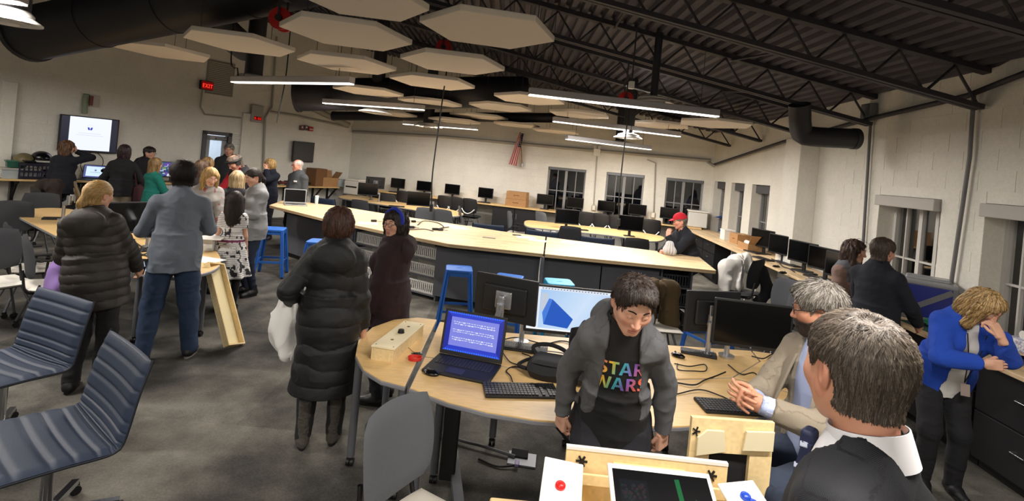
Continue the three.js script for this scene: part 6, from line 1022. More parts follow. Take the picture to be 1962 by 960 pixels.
    const base = lin(c.c); const cf = c.color ? (x, y, z) => c.color(...toT(x, y, z), x, y, z) : null;
    const gm = netMesh(f, b[0], b[1], c.cell || (lod > 1 ? .019 : lod < 1 ? .009 : .013), cf);
    const m = cf ? new THREE.MeshStandardMaterial({ color: 0xffffff, vertexColors: true, roughness: .92, bumpMap: T.fabric, bumpScale: .0012 }) : (c.mat || fab(c.c, { roughness: c.rough || .92 }));
    return addMesh(name, gm, m, grp);
  };
  if (o.pants) { const c = o.pants, t = c.t === undefined ? .012 : c.t; const f = (x, y, z) => { const q = toT(x, y, z); let d = torso(q[0], q[1], q[2]) - t * .7; d = Math.max(d, q[1] - (c.waist === undefined ? .04 : c.waist)); for (const l of Lg) { let e = leg(x, y, z, l, .085 + t, .058 + t * 1.2, (c.ankle || .042) + t); e = Math.max(e, (c.hemY === undefined ? .05 : c.hemY) + l.A.y - .085 - y); d = smin(d, e, .035); } const w = c.wr === undefined ? .012 : c.wr; d += w * (.5 - ridg(x * 8, y * 10 + o.px, z * 8)) + w * .4 * (.5 - ridg(x * 19, y * 24, z * 19)); return d; };
    const b = bounds([tl(0, .08, 0), ...Lg.flatMap(l => [l.H, l.K, l.A])], .14); addMesh(c.name || 'trousers', netMesh(f, b[0], b[1], lod > 1 ? .02 : .014), fab(c.c, { roughness: .9 }), grp); }
  if (o.shoes !== 0) { const c = o.shoes || { c: 0x1a1a1c }; for (const l of Lg) { const cy = Math.cos(l.yaw), sy = Math.sin(l.yaw), by = l.A.y - .085; const P2 = (z, y) => [l.A.x + sy * z, by + y, l.A.z + cy * z]; const hh = c.h || .1; const f = (x, y, z) => { let d = cap(x, y, z, [...P2(-.035, .045), .04, ...P2(.05, .045), .045]); d = smin(d, cap(x, y, z, [...P2(.05, .04), .044, ...P2(.15, .028), .034]), .03); d = smin(d, cap(x, y, z, [...P2(-.02, .06), .042, l.A.x, by + hh, l.A.z, .045]), .03); d = Math.max(d, by + .018 - y); d = Math.max(d, y - by - hh); return d + (c.knit ? .008 * (vn(x * 90, y * 90, z * 90) - .5) : 0); }; const b = bounds([V(...P2(-.06, .0)), V(...P2(.18, .1)), V(l.A.x, by + hh, l.A.z)], .07); const sh = addMesh('shoe', netMesh(f, b[0], b[1], lod > 1 ? .012 : .008), mat(c.c, c.rough || .5), grp); const so = []; const sp = []; for (let i = 0; i < 20; i++) { const a = i / 20 * 6.283, zz = .055 + .125 * Math.sin(a), w = .044 * Math.cos(a) * (zz > .09 ? 1 : .88); sp.push([l.A.x + sy * zz + cy * w, l.A.z + cy * zz - sy * w]); } let ar = 0; sp.forEach((p1, i) => { const q1 = sp[(i + 1) % sp.length]; ar += p1[0] * -q1[1] + q1[0] * p1[1]; }); if (ar < 0) sp.reverse(); obj('sole', slab(sp, by, by + .024, .003), mat(c.sole || 0x141414, .8), sh); } }
  const made = {}; for (const [n, c] of o.wear || []) made[n] = dress(n, c);
  const ctx = { grp, A, Lg, hm, HR, tl, hp, hands, made, sc }; if (o.extra) o.extra(ctx); grp.userData.k = undefined; delete grp.userData.k; return ctx;
}
function collarBand(name, c, prof, y, tilt, m, ph) { const g = ph ? new THREE.LatheGeometry(prof.map(q => new THREE.Vector2(q[0], q[1])), 32, Math.PI - ph, 2 * ph) : lathe(prof, 40); g.scale(1, 1, 1.05); g.rotateX(tilt); const p = c.tl(0, y, -.024); g.translate(p.x, p.y, p.z); obj(name, g, m, c.grp); }
const wpos = (ctx, v) => { ctx.grp.updateMatrixWorld(); return ctx.grp.localToWorld(v.clone()); };
// hair styles
const HS = {
  short: (c, o = {}) => ({ c, th: .01, vol: [[0, .06, -.01, .079, .066, .099]], face: [0, -.018, .112, .076, .103, .07], ears: 1, nape: -.1, len: .045, n: 1300, lift: .008, ...o }),
  long: (c, o = {}) => ({ c, th: .014, vol: [[0, -.1, -.07, .09, .2, .05], [-.082, .02, -.01, .03, -.09, -.2, .02, .026], [.082, .02, -.01, .03, .09, -.2, .02, .026]], k: .04, len: .16, n: 1100, lift: .006, w: .003, box: [[-.15, -.36, -.17], [.15, .16, .14]], ...o }),
  bob: (c, o = {}) => ({ c, th: .016, vol: [[0, -.01, -.03, .1, .125, .1]], k: .04, rough: .012, len: .09, n: 1300, lift: .012, w: .003, ...o }),
  tail: (c, o = {}) => ({ c, th: .01, vol: [[0, .01, -.1, .024, 0, -.07, -.125, .028], [0, -.07, -.125, .028, 0, -.2, -.105, .012]], nape: -.075, k: .02, ears: 1, tailOK: 1, len: .12, n: 1000, lift: .003, crown: [0, .06, .12], w: .0026, ...o }),
};
// draped cloth from capsules, folds along an axis
function drape(name, label, cat, caps, color, fold, cell, base, group) {
  const pts = caps.flatMap(c => [V(c[0], c[1], c[2]), V(c[4], c[5], c[6])]), rm = Math.max(...caps.flatMap(c => [c[3], c[7]])), b = bounds(pts, rm + .06);
  const f = (x, y, z) => { let d = 1; for (const c of caps) d = smin(d, cap(x, y, z, c), .06); return d + fold[0] * Math.sin(Math.atan2(z, x) * fold[1] + 5 * vn(x * 5, y * 4, z * 5)) + fold[2] * (.5 - ridg(x * 9, y * 7, z * 9)); };
  const o = addMesh(name, netMesh(f, b[0], b[1], cell), fab(color)); o.position.copy(base); return tag(o, label, cat, group);
}

// ---------------------------------------------------------------- people
// mirrored hands keep their winding: front faces are drawn from both sides by the tracer
const brown = [0x2b1d15, 0x3a271b, 0x49311f], dark = [0x15100d, 0x211814, 0x2c201a], blond = [0x8a6b3c, 0xa98650, 0xc4a469], grey = [0x4a4641, 0x6b665f, 0x8d8880], dblond = [0x5c4528, 0x7a5e38, 0x97784a];
// near
const suit = person({ label: 'man in a dark navy suit seen from behind, grey-brown hair thinning at the crown', px: 1650, py: 597, d: 1.16, face: -104, lod: .5, g: 1.08, skin: 0xcf967a, head: [-34, 3, 0], hs: 1.06,
  headShape: { jaw: 1.08 }, armL: { hand: [.26, .8, .1] }, armR: { hand: [-.26, .8, .1] },
  hair: HS.short([0x3c342c, 0x544a40, 0x6d6257, 0x4a4138], { th: .005, vol: [[0, .06, -.012, .073, .062, .095]], n: 3200, len: .04, w: .0014, lift: .005, nape: -.07, crown: [.015, .115, -.06], bald: [.012, .13, -.052, .03, .02, .034] }), brow: 0x4a4038,
  pants: { c: 0x14161d }, shoes: { c: 0x101012 },
  wear: [['shirt', { c: 0xe6e6ea, t: .002, wr: .003, hem: -.05, cell: .008, neckR: .055, neck: .5 }], ['suit_jacket', { c: 0x0e1119, t: .02, st: .018, hem: -.2, neck: .475, neckR: .072, neckSlope: .45, open: [.085, .0], wr: .004, cell: .009, sleeve: .97, rough: .85 }]],
  extra: c => { collarBand('shirt_collar', c, [[.079, -.04], [.073, .028], [.068, .03], [.065, -.02]], .553, .24, mat(0xe8e8ec, .8)); collarBand('jacket_collar', c, [[.125, -.07], [.086, .0], [.079, .002], [.075, -.06]], .49, .2, fab(0x0e1119), 1.75); const tie = mat(0x20284a, .6); const st = []; const a = c.tl(0, .5, .085), b = c.tl(0, .1, .15); obj('tie', [beam(a, b, .06, .02), rb(.045, .05, .03, .01, ...c.tl(0, .5, .09).toArray())], tie, c.grp); for (let i = 0; i < 7; i++) { const p = a.clone().lerp(b, .05 + i * .13); st.push(rb(.072, .012, .016, .002, p.x, p.y, p.z, .15, 0, .5)); } obj('tie_stripe', st, mat(0xb9c0d6, .6), c.grp);
} });
const tan = person({ label: 'bearded man with glasses in a tan blazer seated with clasped hands', px: 1572, py: 542, d: 2.5, face: -42, lod: .8, skin: 0xc98f72, head: [-42, 8, 0], g: 1.05, pel: [0, .74, -.05], lean: [8, 0, 0],
  armL: { hand: [.045, 1.02, .4], pole: [.7, -1, -.3], dir: [-.5, .15, .6], palm: [-1, 0, -.2], curl: .55, spread: .12 }, armR: { hand: [-.045, 1.0, .4], pole: [-.7, -1, -.3], dir: [.5, .25, .6], palm: [1, 0, -.2], curl: .5, spread: .12 },
  footL: [.14, .2, .36], footR: [-.13, .2, .4], knee: [0, 1, .6], glasses: 0x1b1512, beard: 0x2f231c, brow: 0x4a3d33,
  hair: HS.short([0x5a544d, 0x7a746c, 0x9a958d, 0x4a4540], { n: 1800, len: .05, lift: .014, th: .014, vol: [[0, .065, .0, .084, .075, .104]] }),
  pants: { c: 0x2a3446, name: 'jeans' }, shoes: { c: 0x3a2a1e },
  wear: [['shirt', { c: 0xaebbe0, t: .008, collar: .018, wr: .008, hem: -.1 }], ['blazer', { c: 0x8c8272, t: .024, st: .02, hem: -.18, open: [.06, .15], neck: .48, neckR: .075, wr: .012, sleeve: .9, cuff: .9 }]],
  extra: c => { for (const a of c.A) { const p = a.W.clone().addScaledVector(a.fd, -.02); obj('shirt_cuff', bar(p.clone().addScaledVector(a.fd, -.04), p, .043, 14), mat(0xd9def0, .8), c.grp); } for (const s of [-1, 1]) obj('lapel', xf(flat([[0, 0], [s * .06, -.04], [s * .08, -.1], [s * .06, -.11], [s * .015, -.3]], .012, .003), ...c.tl(s * .055, .48, .105).toArray(), -.3, s * .4), fab(0x8c8272), c.grp); } });
const boyC = person({ label: 'boy in a grey zip hoodie over a black lettered t-shirt leaning on the table', px: 1218, py: 527, d: 2.22, face: 4, lod: .5, skin: 0xd3a289, head: [14, 26, -3], hs: 1.04, g: .84, sw: .84, pel: [0, .92, -.02], lean: [25, 0, 0],
  headShape: { jaw: .94, lid: -.003 }, armL: { hand: [.25, .85, -.02], pole: [.8, 0, -1], dir: [.05, -1, -.2], palm: [-.7, 0, -.6], curl: .75, thumb: .6 }, armR: { hand: [-.25, .85, -.02], pole: [-.8, 0, -1], dir: [-.05, -1, -.2], palm: [.7, 0, -.6], curl: .75, thumb: .6 }, footL: [.13, 0, .12], footR: [-.13, 0, .12],
  hair: HS.short([0x1c1512, 0x2a1f19, 0x38291f], { n: 2600, len: .034, lift: .014, th: .007, rough: .006, vol: [[0, .076, .012, .066, .058, .088], [0, .088, .05, .05, .03, .04]], face: [0, -.004, .113, .08, .1, .074], nape: -.085, crown: [0, .12, -.06] }), brow: 0x1f1611,
  pants: { c: 0x1a1b22, t: .02, waist: -.07, name: 'track_pants' }, shoes: { c: 0x2a2a30 },
  wear: [['t_shirt', { c: 0x1b1b1d, t: .018, flare: 1.3, hem: -.16, wr: .008, sleeve: 0, neck: .47, cell: .009 }], ['hoodie', { c: 0x57585b, t: .024, st: .016, hem: -.16, open: [.075, .13], openX: .01, neck: .49, neckR: .08, hood: 1, wr: .014, cell: .009, cuff: .6 }]],
  extra: c => { c.grp.updateMatrixWorld();
    obj('hood_lining', xf(sph(.09, 0, 0, 0, 1.05, .8, .6), ...c.tl(-.045, .5, -.01).toArray()), fab(0x9b9a98), c.grp);
    obj('side_stripe', beam(c.tl(.02, -.12, .13), c.tl(.055, -.26, .11), .02, .02), fab(0xb02a2c), c.grp);
    const t = canvasTex(512, 300, (k, w, h) => { k.clearRect(0, 0, w, h); const g = k.createLinearGradient(0, 0, w, h * .6); ['#f4a03c', '#e8528c', '#f6d445', '#45b9c9', '#8d5cc0', '#ef6a4a', '#f19ac0'].forEach((q, i) => g.addColorStop(i / 6, q)); k.fillStyle = g; k.font = 'bold 158px sans-serif'; k.textAlign = 'center'; k.textBaseline = 'middle'; k.fillText('STAR', w / 2, h * .28, w - 30); k.fillText('WARS', w / 2, h * .74, w - 10); });
    const sm = c.made.t_shirt; sm.updateMatrixWorld(true); const q = c.tl(.01, .35, .13); const wp = sm.localToWorld(q.clone()); const dg = new DecalGeometry(sm, wp, new THREE.Euler(-.12, c.grp.rotation.y, 0), V(.29 * c.sc, .17 * c.sc, .3)); dg.applyMatrix4(sm.matrixWorld.clone().invert()); const nn = dg.attributes.normal, pp = dg.attributes.position; for (let i = 0; i < pp.count; i++) pp.setXYZ(i, pp.getX(i) + nn.getX(i) * .002, pp.getY(i) + nn.getY(i) * .002, pp.getZ(i) + nn.getZ(i) * .002);
    const dm = new THREE.MeshStandardMaterial({ map: t, transparent: true, alphaTest: .5, roughness: .8, polygonOffset: true, polygonOffsetFactor: -2 }); const dmesh = addMesh('shirt_lettering', dg, dm, sm); dmesh.userData.label = 'rainbow tie-dye lettering in two lines'; } });
const blackCoat = person({ label: 'woman in a long black quilted coat with chestnut bob seen from behind', female: 1, px: 652, py: 398, d: 3.52, face: 176, lod: .8, g: 1.1, head: [2, 4, 0], skin: 0xcb9a80,
  armL: { hand: [.27, 1.0, .13], pole: [.6, -.6, -.6], curl: .6 }, armR: { hand: [-.25, .8, .06] }, footL: [.11, 0, 0], footR: [-.1, 0, .04],
  hair: HS.bob([0x2e1c14, 0x422a1e, 0x57392a], { vol: [[0, .0, -.025, .1, .125, .105]], n: 2000 }),
  pants: { c: 0x1c1c1f }, shoes: { c: 0x4a4540, h: .34, knit: 1, rough: .95 },
  wear: [['long_coat', { c: 0x121316, t: .03, st: .026, hem: -.52, flare: 1.05, quilt: .13, qa: .01, hood: 1, neck: .54, wr: .008, rough: .6, cell: .01 }]] });
{ const w = wpos(blackCoat, blackCoat.A[0].W); drape('white_jacket', 'white jacket draped over the arm of the black coat', 'jacket', [[.04, .0, 0, .05, -.02, -.1, .02, .075], [-.02, -.1, .02, .07, -.12, -.3, .03, .085], [-.12, -.3, .03, .08, -.06, -.46, .05, .04], [.06, .02, -.02, .05, .03, -.22, -.03, .045], [-.06, -.1, .0, .06, -.14, -.22, .02, .06]], 0xecebe8, [.016, 9, .03], .008, w.add(V(.07, .13, 0))); }
person({ label: 'woman with glasses and a blue headband in a maroon coat', female: 1, px: 759, py: 402, d: 4.2, face: -112, lod: .8, g: 1.15, head: [72, 2, 0], skin: 0xd2a188, glasses: 0x4a3030, brow: 0x2a1d18,
  armL: { hand: [.23, .82, .1], pole: [.5, -.2, -1] }, armR: { hand: [-.23, .82, .1] }, hair: HS.bob(dark, { vol: [[0, -.03, -.035, .105, .13, .1], [-.09, .0, -.02, .03, -.085, -.11, -.02, .03], [.09, .0, -.02, .03, .085, -.11, -.02, .03]], face: [0, -.04, .105, .085, .1, .09], n: 1700, rough: .02 }),
  pants: { c: 0x22232b }, shoes: { c: 0x1a1a1c }, wear: [['coat', { c: 0x2a191f, t: .035, st: .03, hem: -.22, hood: 1, neck: .53, wr: .014, cell: .011 }]],
  extra: c => { const r = new THREE.TorusGeometry(.1, .014, 8, 32, Math.PI * 1.1); r.rotateZ(-.16); r.scale(1.0, 1.08, 1.6); r.translate(0, .03, .015); obj('headband', [r.applyMatrix4(c.hm), xf(sph(.03, 0, 0, 0, 1.2, .6, .9), 0, .14, .015).applyMatrix4(c.hm)], fab(0x1d2fa0), c.grp); } });
person({ label: 'woman in a bright blue fleece bowing her head with crossed arms', female: 1, px: 1890, py: 554, d: 3.45, face: 26, lod: .8, g: 1.02, head: [35, 38, 4], lean: [22, 10, 0], pel: [0, .93, -.08], skin: 0xd0a087,
  armL: { hand: [.1, 1.36, .4], pole: [.5, -1, .3], dir: [-.4, .8, -.2], palm: [-.6, 0, -.8], curl: .9, thumb: .7 }, armR: { hand: [.06, 1.14, .34], pole: [-.8, -.8, .2], dir: [1, .1, .1], palm: [0, 0, -1], curl: .5 },
  hair: HS.long([0x8a6d42, 0xa98a5a, 0xc2a472, 0x6a5230], { vol: [[0, -.05, -.04, .105, .15, .09], [-.09, .02, .02, .035, -.1, -.14, .05, .03], [.09, .02, .02, .035, .1, -.14, .05, .03]], rough: .02, n: 2000, len: .13, lift: .014 }),
  pants: { c: 0x17181c }, shoes: { c: 0x15161a }, wear: [['white_top', { c: 0xdcdad6, t: .012, hem: -.14, wr: .008, sleeve: 0 }], ['fleece_jacket', { c: 0x1c46ae, t: .03, st: .026, hem: -.2, open: [.045, .1], neck: .5, collar: .03, wr: .014, rough: .95, cell: .011 }]],
  extra: c => { const a = c.tl(-.05, .46, .12), b = c.tl(.02, .06, .19), d = c.tl(.08, .46, .12); obj('lanyard', [tube([a, a.clone().lerp(b, .5).add(V(0, 0, .03)), b], .004, 5, 16), tube([d, d.clone().lerp(b, .5).add(V(0, 0, .03)), b], .004, 5, 16)], M.black, c.grp); obj('badge', rb(.06, .09, .006, .003, b.x, b.y - .05, b.z + .02, -.2), mat(0x8d7f78, .5), c.grp); } });
person({ label: 'blonde woman with a low ponytail in a dark brown quilted jacket', female: 1, px: 192, py: 345, d: 3.95, face: 158, lod: .8, g: 1.1, lean: [0, 0, -7], head: [-28, 6, 0], skin: 0xd0a086,
  armR: { hand: [-.2, .93, .3], pole: [-.6, -.6, -.4], curl: .6 }, armL: { hand: [.2, .93, .25], pole: [.6, -.5, -.6] }, hair: HS.tail(blond, { n: 1700, tie: [0, .0, -.105, .3] }),
  pants: { c: 0x1d1d20 }, shoes: { c: 0x1a1a1c }, wear: [['quilted_jacket', { c: 0x2b2623, t: .034, st: .03, hem: -.24, quilt: .075, qa: .009, hood: 1, neck: .55, wr: .006, rough: .55, cell: .011 }]],
  extra: c => { const p = wpos(c, c.A[1].W.clone().add(V(0, -.01, .09))); const t = thing('phone', 'lit phone held by the blonde woman in the quilted jacket', 'phone', p, c.grp.rotation.y); obj('case', rb(.07, .14, .009, .004, 0, 0, 0, .6), M.blackGloss, t); obj('display', xf(new THREE.PlaneGeometry(.06, .12), 0, .004, -.006, .6, Math.PI), new THREE.MeshStandardMaterial({ color: 0, emissive: 0xbcd4f0, emissiveIntensity: .8 }), t); } });
person({ label: 'man in a grey long-sleeved shirt and jeans standing with folded arms', px: 353, py: 309, d: 4.6, face: 182, lod: .8, g: 1.02, skin: 0xc4937a, armL: { hand: [.04, 1.07, .2], pole: [1, -.6, -.15], dir: [-1, 0, .1], curl: .5 }, armR: { hand: [-.04, 1.1, .23], pole: [-1, -.6, -.15], dir: [1, 0, .1], curl: .5 }, footL: [.17, 0, 0, .35], footR: [-.17, 0, .02, -.35],
  hair: HS.short(dark, { n: 1900, len: .04, lift: .022, th: .014, nape: -.09, vol: [[0, .06, -.01, .083, .07, .1]] }), pants: { c: 0x2a3d58, t: .02, name: 'jeans' }, shoes: { c: 0x1c1d20, sole: 0x8d8a84 },
  wear: [['shirt', { c: 0x69707b, t: .02, st: .014, hem: -.14, wr: .014, cell: .011 }]] });
// group around the left tables
person({ label: 'girl in a black and white patterned dress with long dark hair', female: 1, px: 452, py: 366, d: 6.05, face: 172, g: .95, sw: .9, head: [10, 4, 0], hs: 1.1, skin: 0xc99a80, armL: { hand: [.2, .85, .06] }, armR: { hand: [-.2, .85, .06] }, hair: HS.long(dark, { vol: [[0, -.14, -.075, .1, .25, .05], [-.085, .02, -.02, .03, -.09, -.24, -.03, .03], [.085, .02, -.02, .03, .09, -.24, -.03, .03]], len: .22, box: [[-.16, -.46, -.17], [.16, .16, .14]] }),
  pants: { c: 0x121214, t: .004, ankle: .036, wr: 0, name: 'tights' }, shoes: { c: 0x0d0d0f, rough: .2, h: .13 },
  wear: [['dress', { c: 0xffffff, t: .014, hem: -.42, flare: 1.75, fold: .018, folds: 9, sleeve: .28, wr: .004, neck: .5, cell: .0085, color: (qx, qy, qz) => { if (qy > .085 && qy < .115) return [.16, .02, .08]; const a = Math.atan2(qx, qz); const fl = vn(a * 5.2 + 4, qy * 19, 2) + .3 * vn(a * 12, qy * 45, 5); if (fl > .84) return [.025, .025, .03]; if (Math.abs(((qy * 38) % 1 + 1) % 1 - .5) < .13) return [.16, .16, .165]; return [.72, .71, .7]; } }]] });
person({ label: 'woman in a light grey sweater and dark jeans holding a phone', female: 1, px: 487, py: 322, d: 6.7, face: -62, head: [-4, 18, 0], skin: 0xcc9d84, armL: { hand: [-.02, 1.14, .27], pole: [.6, -1, -.2], curl: .7, dir: [-.5, .7, .5] }, armR: { hand: [-.16, 1.1, .28], pole: [-.6, -1, -.3], curl: .6 }, hair: HS.tail(dark, { tie: [0, .0, -.105, .3] }), pants: { c: 0x1c2538, t: .004, ankle: .036, name: 'jeans' }, shoes: { c: 0x0e0e10, h: .16 },
  wear: [['sweater', { c: 0x7e7f80, t: .022, st: .018, hem: -.17, wr: .014 }]], extra: c => { const p = wpos(c, c.A[0].W.clone().add(V(-.02, .09, .05))); const t = thing('phone', 'black phone raised by the woman in the grey sweater', 'phone', p, c.grp.rotation.y + .3); obj('case', rb(.075, .15, .01, .004), M.blackGloss, t); obj('camera_lens', cyl(.008, .008, .003, .02, .05, -.006, Math.PI / 2), M.alu, t); } });
person({ label: 'girl with long blonde hair in a grey flowered sweater looking down', female: 1, px: 405, py: 321, d: 6.6, face: 12, head: [10, 24, 0], skin: 0xd6a88f, g: .95, armL: { hand: [.12, .98, .34], pole: [.7, -.8, 0], curl: .4 }, armR: { hand: [-.2, .95, .2], pole: [-.7, -.5, -.4] }, hair: HS.long(blond, { vol: [[0, -.08, -.06, .09, .18, .055], [-.08, .02, .01, .026, -.085, -.22, .05, .024], [.08, .02, .01, .026, .085, -.22, .05, .024]] }), pants: { c: 0x1f2431 },
  wear: [['sweater', { c: 0xffffff, t: .022, hem: -.15, cell: .011, color: (x, y, z) => { const f = vn(x * 24, y * 24, z * 24 + 3) + .35 * vn(x * 50, y * 50, z * 50); return f > 1.02 ? [.22, .05, .06] : f > .96 ? [.3, .16, .14] : [.24, .225, .21]; } }]] });
person({ label: 'girl with straight brown hair behind the grey-shirted man', female: 1, lod: 2, px: 388, py: 306, d: 8.0, face: 150, skin: 0xcc9d84, g: .9, hair: HS.long([0x4a3423, 0x5f452e, 0x3a281b]), pants: { c: 0x1b1c22 }, wear: [['top', { c: 0x2a2227, t: .018, hem: -.12 }]] });
person({ label: 'light-haired child half hidden behind the brown-haired girl', female: 1, lod: 2, px: 399, py: 301, d: 8.9, face: 170, skin: 0xcc9d84, hair: HS.bob(dblond), pants: { c: 0x1b1c22 }, wear: [['top', { c: 0x33303a, t: .018 }]] });
person({ label: 'grey-haired man in a dark jacket standing by the door', lod: 2, px: 440, py: 275, d: 11.2, face: 6, head: [-12, 14, 0], skin: 0xbf8d75, g: 1.1, belly: .03, hair: HS.short(grey, { n: 900 }), pants: { c: 0x1d1d20 }, wear: [['jacket', { c: 0x1e2124, t: .025, hem: -.16, collar: .035 }]] });
person({ label: 'man in a red and black top bending forward with a headset', lod: 1.2, px: 452, py: 296, d: 8.2, face: -38, head: [-25, 36, 0], lean: [20, 0, 0], skin: 0xc68f78, hair: HS.short([0x5a4a40, 0x6b5a4e, 0x4a3c33], { bald: [0, .12, -.02, .05, .03, .06], n: 700 }), armL: { hand: [.16, .98, .35], pole: [.7, -.6, -.2] }, armR: { hand: [-.18, .98, .35], pole: [-.7, -.6, -.2] }, pants: { c: 0x202127 },
  wear: [['red_top', { c: 0xa81c2a, t: .022, hem: -.14 }], ['black_vest', { c: 0x232127, t: .03, hem: .05, sleeve: 0, open: [.04, .05], neck: .47 }]], extra: c => { const r = new THREE.TorusGeometry(.096, .016, 8, 28); r.rotateX(1.35); r.scale(1, 1, 1.12); r.translate(0, .045, -.005); obj('headset_band', r.applyMatrix4(c.hm), M.black, c.grp); for (const s of [-1, 1]) obj('ear_cup', xf(cyl(.035, .035, .03, s * .085, .0, -.005, 0, 0, Math.PI / 2)).applyMatrix4(c.hm), M.black, c.grp); } });
person({ label: 'girl with long pale blonde hair and black top seen from behind', female: 1, lod: 1.2, px: 456, py: 326, d: 7.3, face: 178, skin: 0xd0a086, g: .95, hair: HS.long([0xa08a66, 0xbfa983, 0x8a744f], { len: .2 }), pants: { c: 0x1a1b20 }, wear: [['top', { c: 0x19181c, t: .018, hem: -.12 }]] });
person({ label: 'woman in a navy jacket with blonde hair covering her mouth', female: 1, lod: 1.2, px: 518, py: 304, d: 10.6, face: -42, head: [-8, 8, 0], skin: 0xd0a086, armL: { hand: [.04, 1.5, .17], pole: [.8, -1, .1], dir: [-.2, 1, -.1], curl: .5 }, armR: { hand: [-.1, 1.12, .2], pole: [-.7, -.8, 0] }, hair: HS.bob(blond), pants: { c: 0x15161c }, wear: [['jacket', { c: 0x121728, t: .025, hem: -.22, collar: .03 }]] });
person({ label: 'balding man with glasses in a charcoal zip jacket behind the island end', lod: 1.2, px: 571, py: 305, d: 10.2, face: -46, head: [-22, 4, 0], skin: 0xd0917c, g: 1.08, belly: .03, glasses: 0x333333, hair: HS.short([0xa09890, 0xb9b2a9, 0x8b847c], { th: .004, vol: [], n: 400, bald: [0, .13, .02, .06, .06, .09] }), pants: { c: 0x23242a }, wear: [['zip_jacket', { c: 0x3c3f42, t: .025, hem: -.14, collar: .04 }]], extra: c => { const p = c.tl(.08, .37, .132); obj('chest_logo', rb(.06, .03, .02, .006, p.x, p.y, p.z, 0, .4), M.white, c.grp); } });
person({ label: 'woman with wavy brown hair raising a hand to her head by the television', female: 1, lod: 1.2, px: 131, py: 269, d: 9.2, face: 150, head: [-18, 0, 0], skin: 0xcc9d84, armR: { hand: [-.1, 1.56, .1], pole: [-1, -.9, .2], dir: [.2, 1, -.1], palm: [.9, 0, -.4], curl: .4 }, hair: HS.long([0x4a3020, 0x5f4029, 0x7a5838], { rough: .03, vol: [[0, -.07, -.06, .105, .18, .065]] }), pants: { c: 0x17181d }, wear: [['navy_top', { c: 0x131621, t: .02, hem: -.16 }]] });
person({ label: 'woman in a black top and beige trousers facing the television', female: 1, lod: 1.2, px: 240, py: 277, d: 9.1, face: 172, g: 1.08, skin: 0xcc9d84, armL: { hand: [.12, 1.1, .25], pole: [.7, -1, 0] }, armR: { hand: [-.12, 1.1, .25], pole: [-.7, -1, 0] }, hair: HS.bob([0x1c1216, 0x2a1a1e, 0x3a2428], { vol: [[0, -.04, -.035, .095, .15, .085]], len: .14 }), pants: { c: 0xa39680, t: .02 }, wear: [['black_top', { c: 0x17151a, t: .02, hem: -.1 }]],
  extra: c => { const p = wpos(c, c.tl(-.2, .02, .02)); const b = thing('shoulder_bag', 'maroon shoulder bag hanging beside the woman in black', 'bag', p, c.grp.rotation.y); obj('pouch', xf(pad(.3, .36, .12, .5, () => 0), -.05, -.1, 0, 0, 1.3), fab(0x3d1a22), b); obj('strap', tube([[-.04, .05, -.1], [.02, .3, -.06], [.05, .42, 0], [.02, .3, .08], [-.04, .05, .1]], .012, 6, 24), fab(0x3d1a22), b); } });
person({ label: 'boy with glasses in a black hoodie beside the girl in teal', lod: 1.2, px: 288, py: 281, d: 10.0, face: 48, head: [10, 6, 0], skin: 0xcc9d84, glasses: 0x222222, hair: HS.short(dark, { n: 900, face: [0, -.055, .112, .072, .095, .07] }), pants: { c: 0x1c2030 }, wear: [['hoodie', { c: 0x16161a, t: .03, hood: 1, hem: -.14 }]] });
person({ label: 'girl in a teal top with long blonde hair', female: 1, lod: 1.2, px: 300, py: 302, d: 8.7, face: 120, skin: 0xd0a086, g: .92, armR: { hand: [-.04, 1.06, .26], pole: [-.9, -.8, -.1], dir: [.8, .3, .2] }, armL: { hand: [.12, 1.1, .3], pole: [.7, -.8, 0] }, hair: HS.long(dblond, { len: .2, vol: [[0, -.12, -.07, .085, .22, .05], [-.08, .0, -.01, .026, -.085, -.22, .0, .022], [.08, .0, -.01, .026, .085, -.22, .0, .022]], box: [[-.15, -.4, -.17], [.15, .16, .14]] }), pants: { c: 0x14151a }, wear: [['teal_top', { c: 0x0f6e62, t: .018, hem: -.14 }]] });
// right side
person({ label: 'man in a red cap resting his chin in his hand behind the island', lod: 1.2, px: 1304, py: 409, d: 7.95, face: -58, head: [-14, 10, 0], lean: [26, 0, 0], pel: [0, .8, -.15], skin: 0xcc917c, armL: { hand: [.03, 1.19, .33], pole: [.3, -1, .3], dir: [-.15, .9, -.2], palm: [-.6, 0, -.8], curl: .6 }, armR: { hand: [.02, .93, .42], pole: [-.6, -.9, .2], dir: [.8, 0, .4] }, footL: [.12, 0, .15], footR: [-.12, 0, .15], hair: HS.short(grey, { n: 600 }), pants: { c: 0x1d2029 }, knee: [0, 0, 1], wear: [['jacket', { c: 0x0f131d, t: .028, hem: -.12, collar: .035 }]],
  extra: c => { const s = new THREE.SphereGeometry(.102, 24, 12, 0, 7, 0, 1.55); s.scale(.95, 1.0, 1.12); s.translate(0, .045, -.008); const b = new THREE.CylinderGeometry(.085, .085, .006, 20, 1, false, -1.35, 2.7); b.scale(.95, 1, 1.1); b.rotateX(.22); b.translate(0, .048, .075); obj('cap', [s.applyMatrix4(c.hm), b.applyMatrix4(c.hm), sph(.009, 0, .147, -.008).applyMatrix4(c.hm)], fab(0xb01226), c.grp); } });
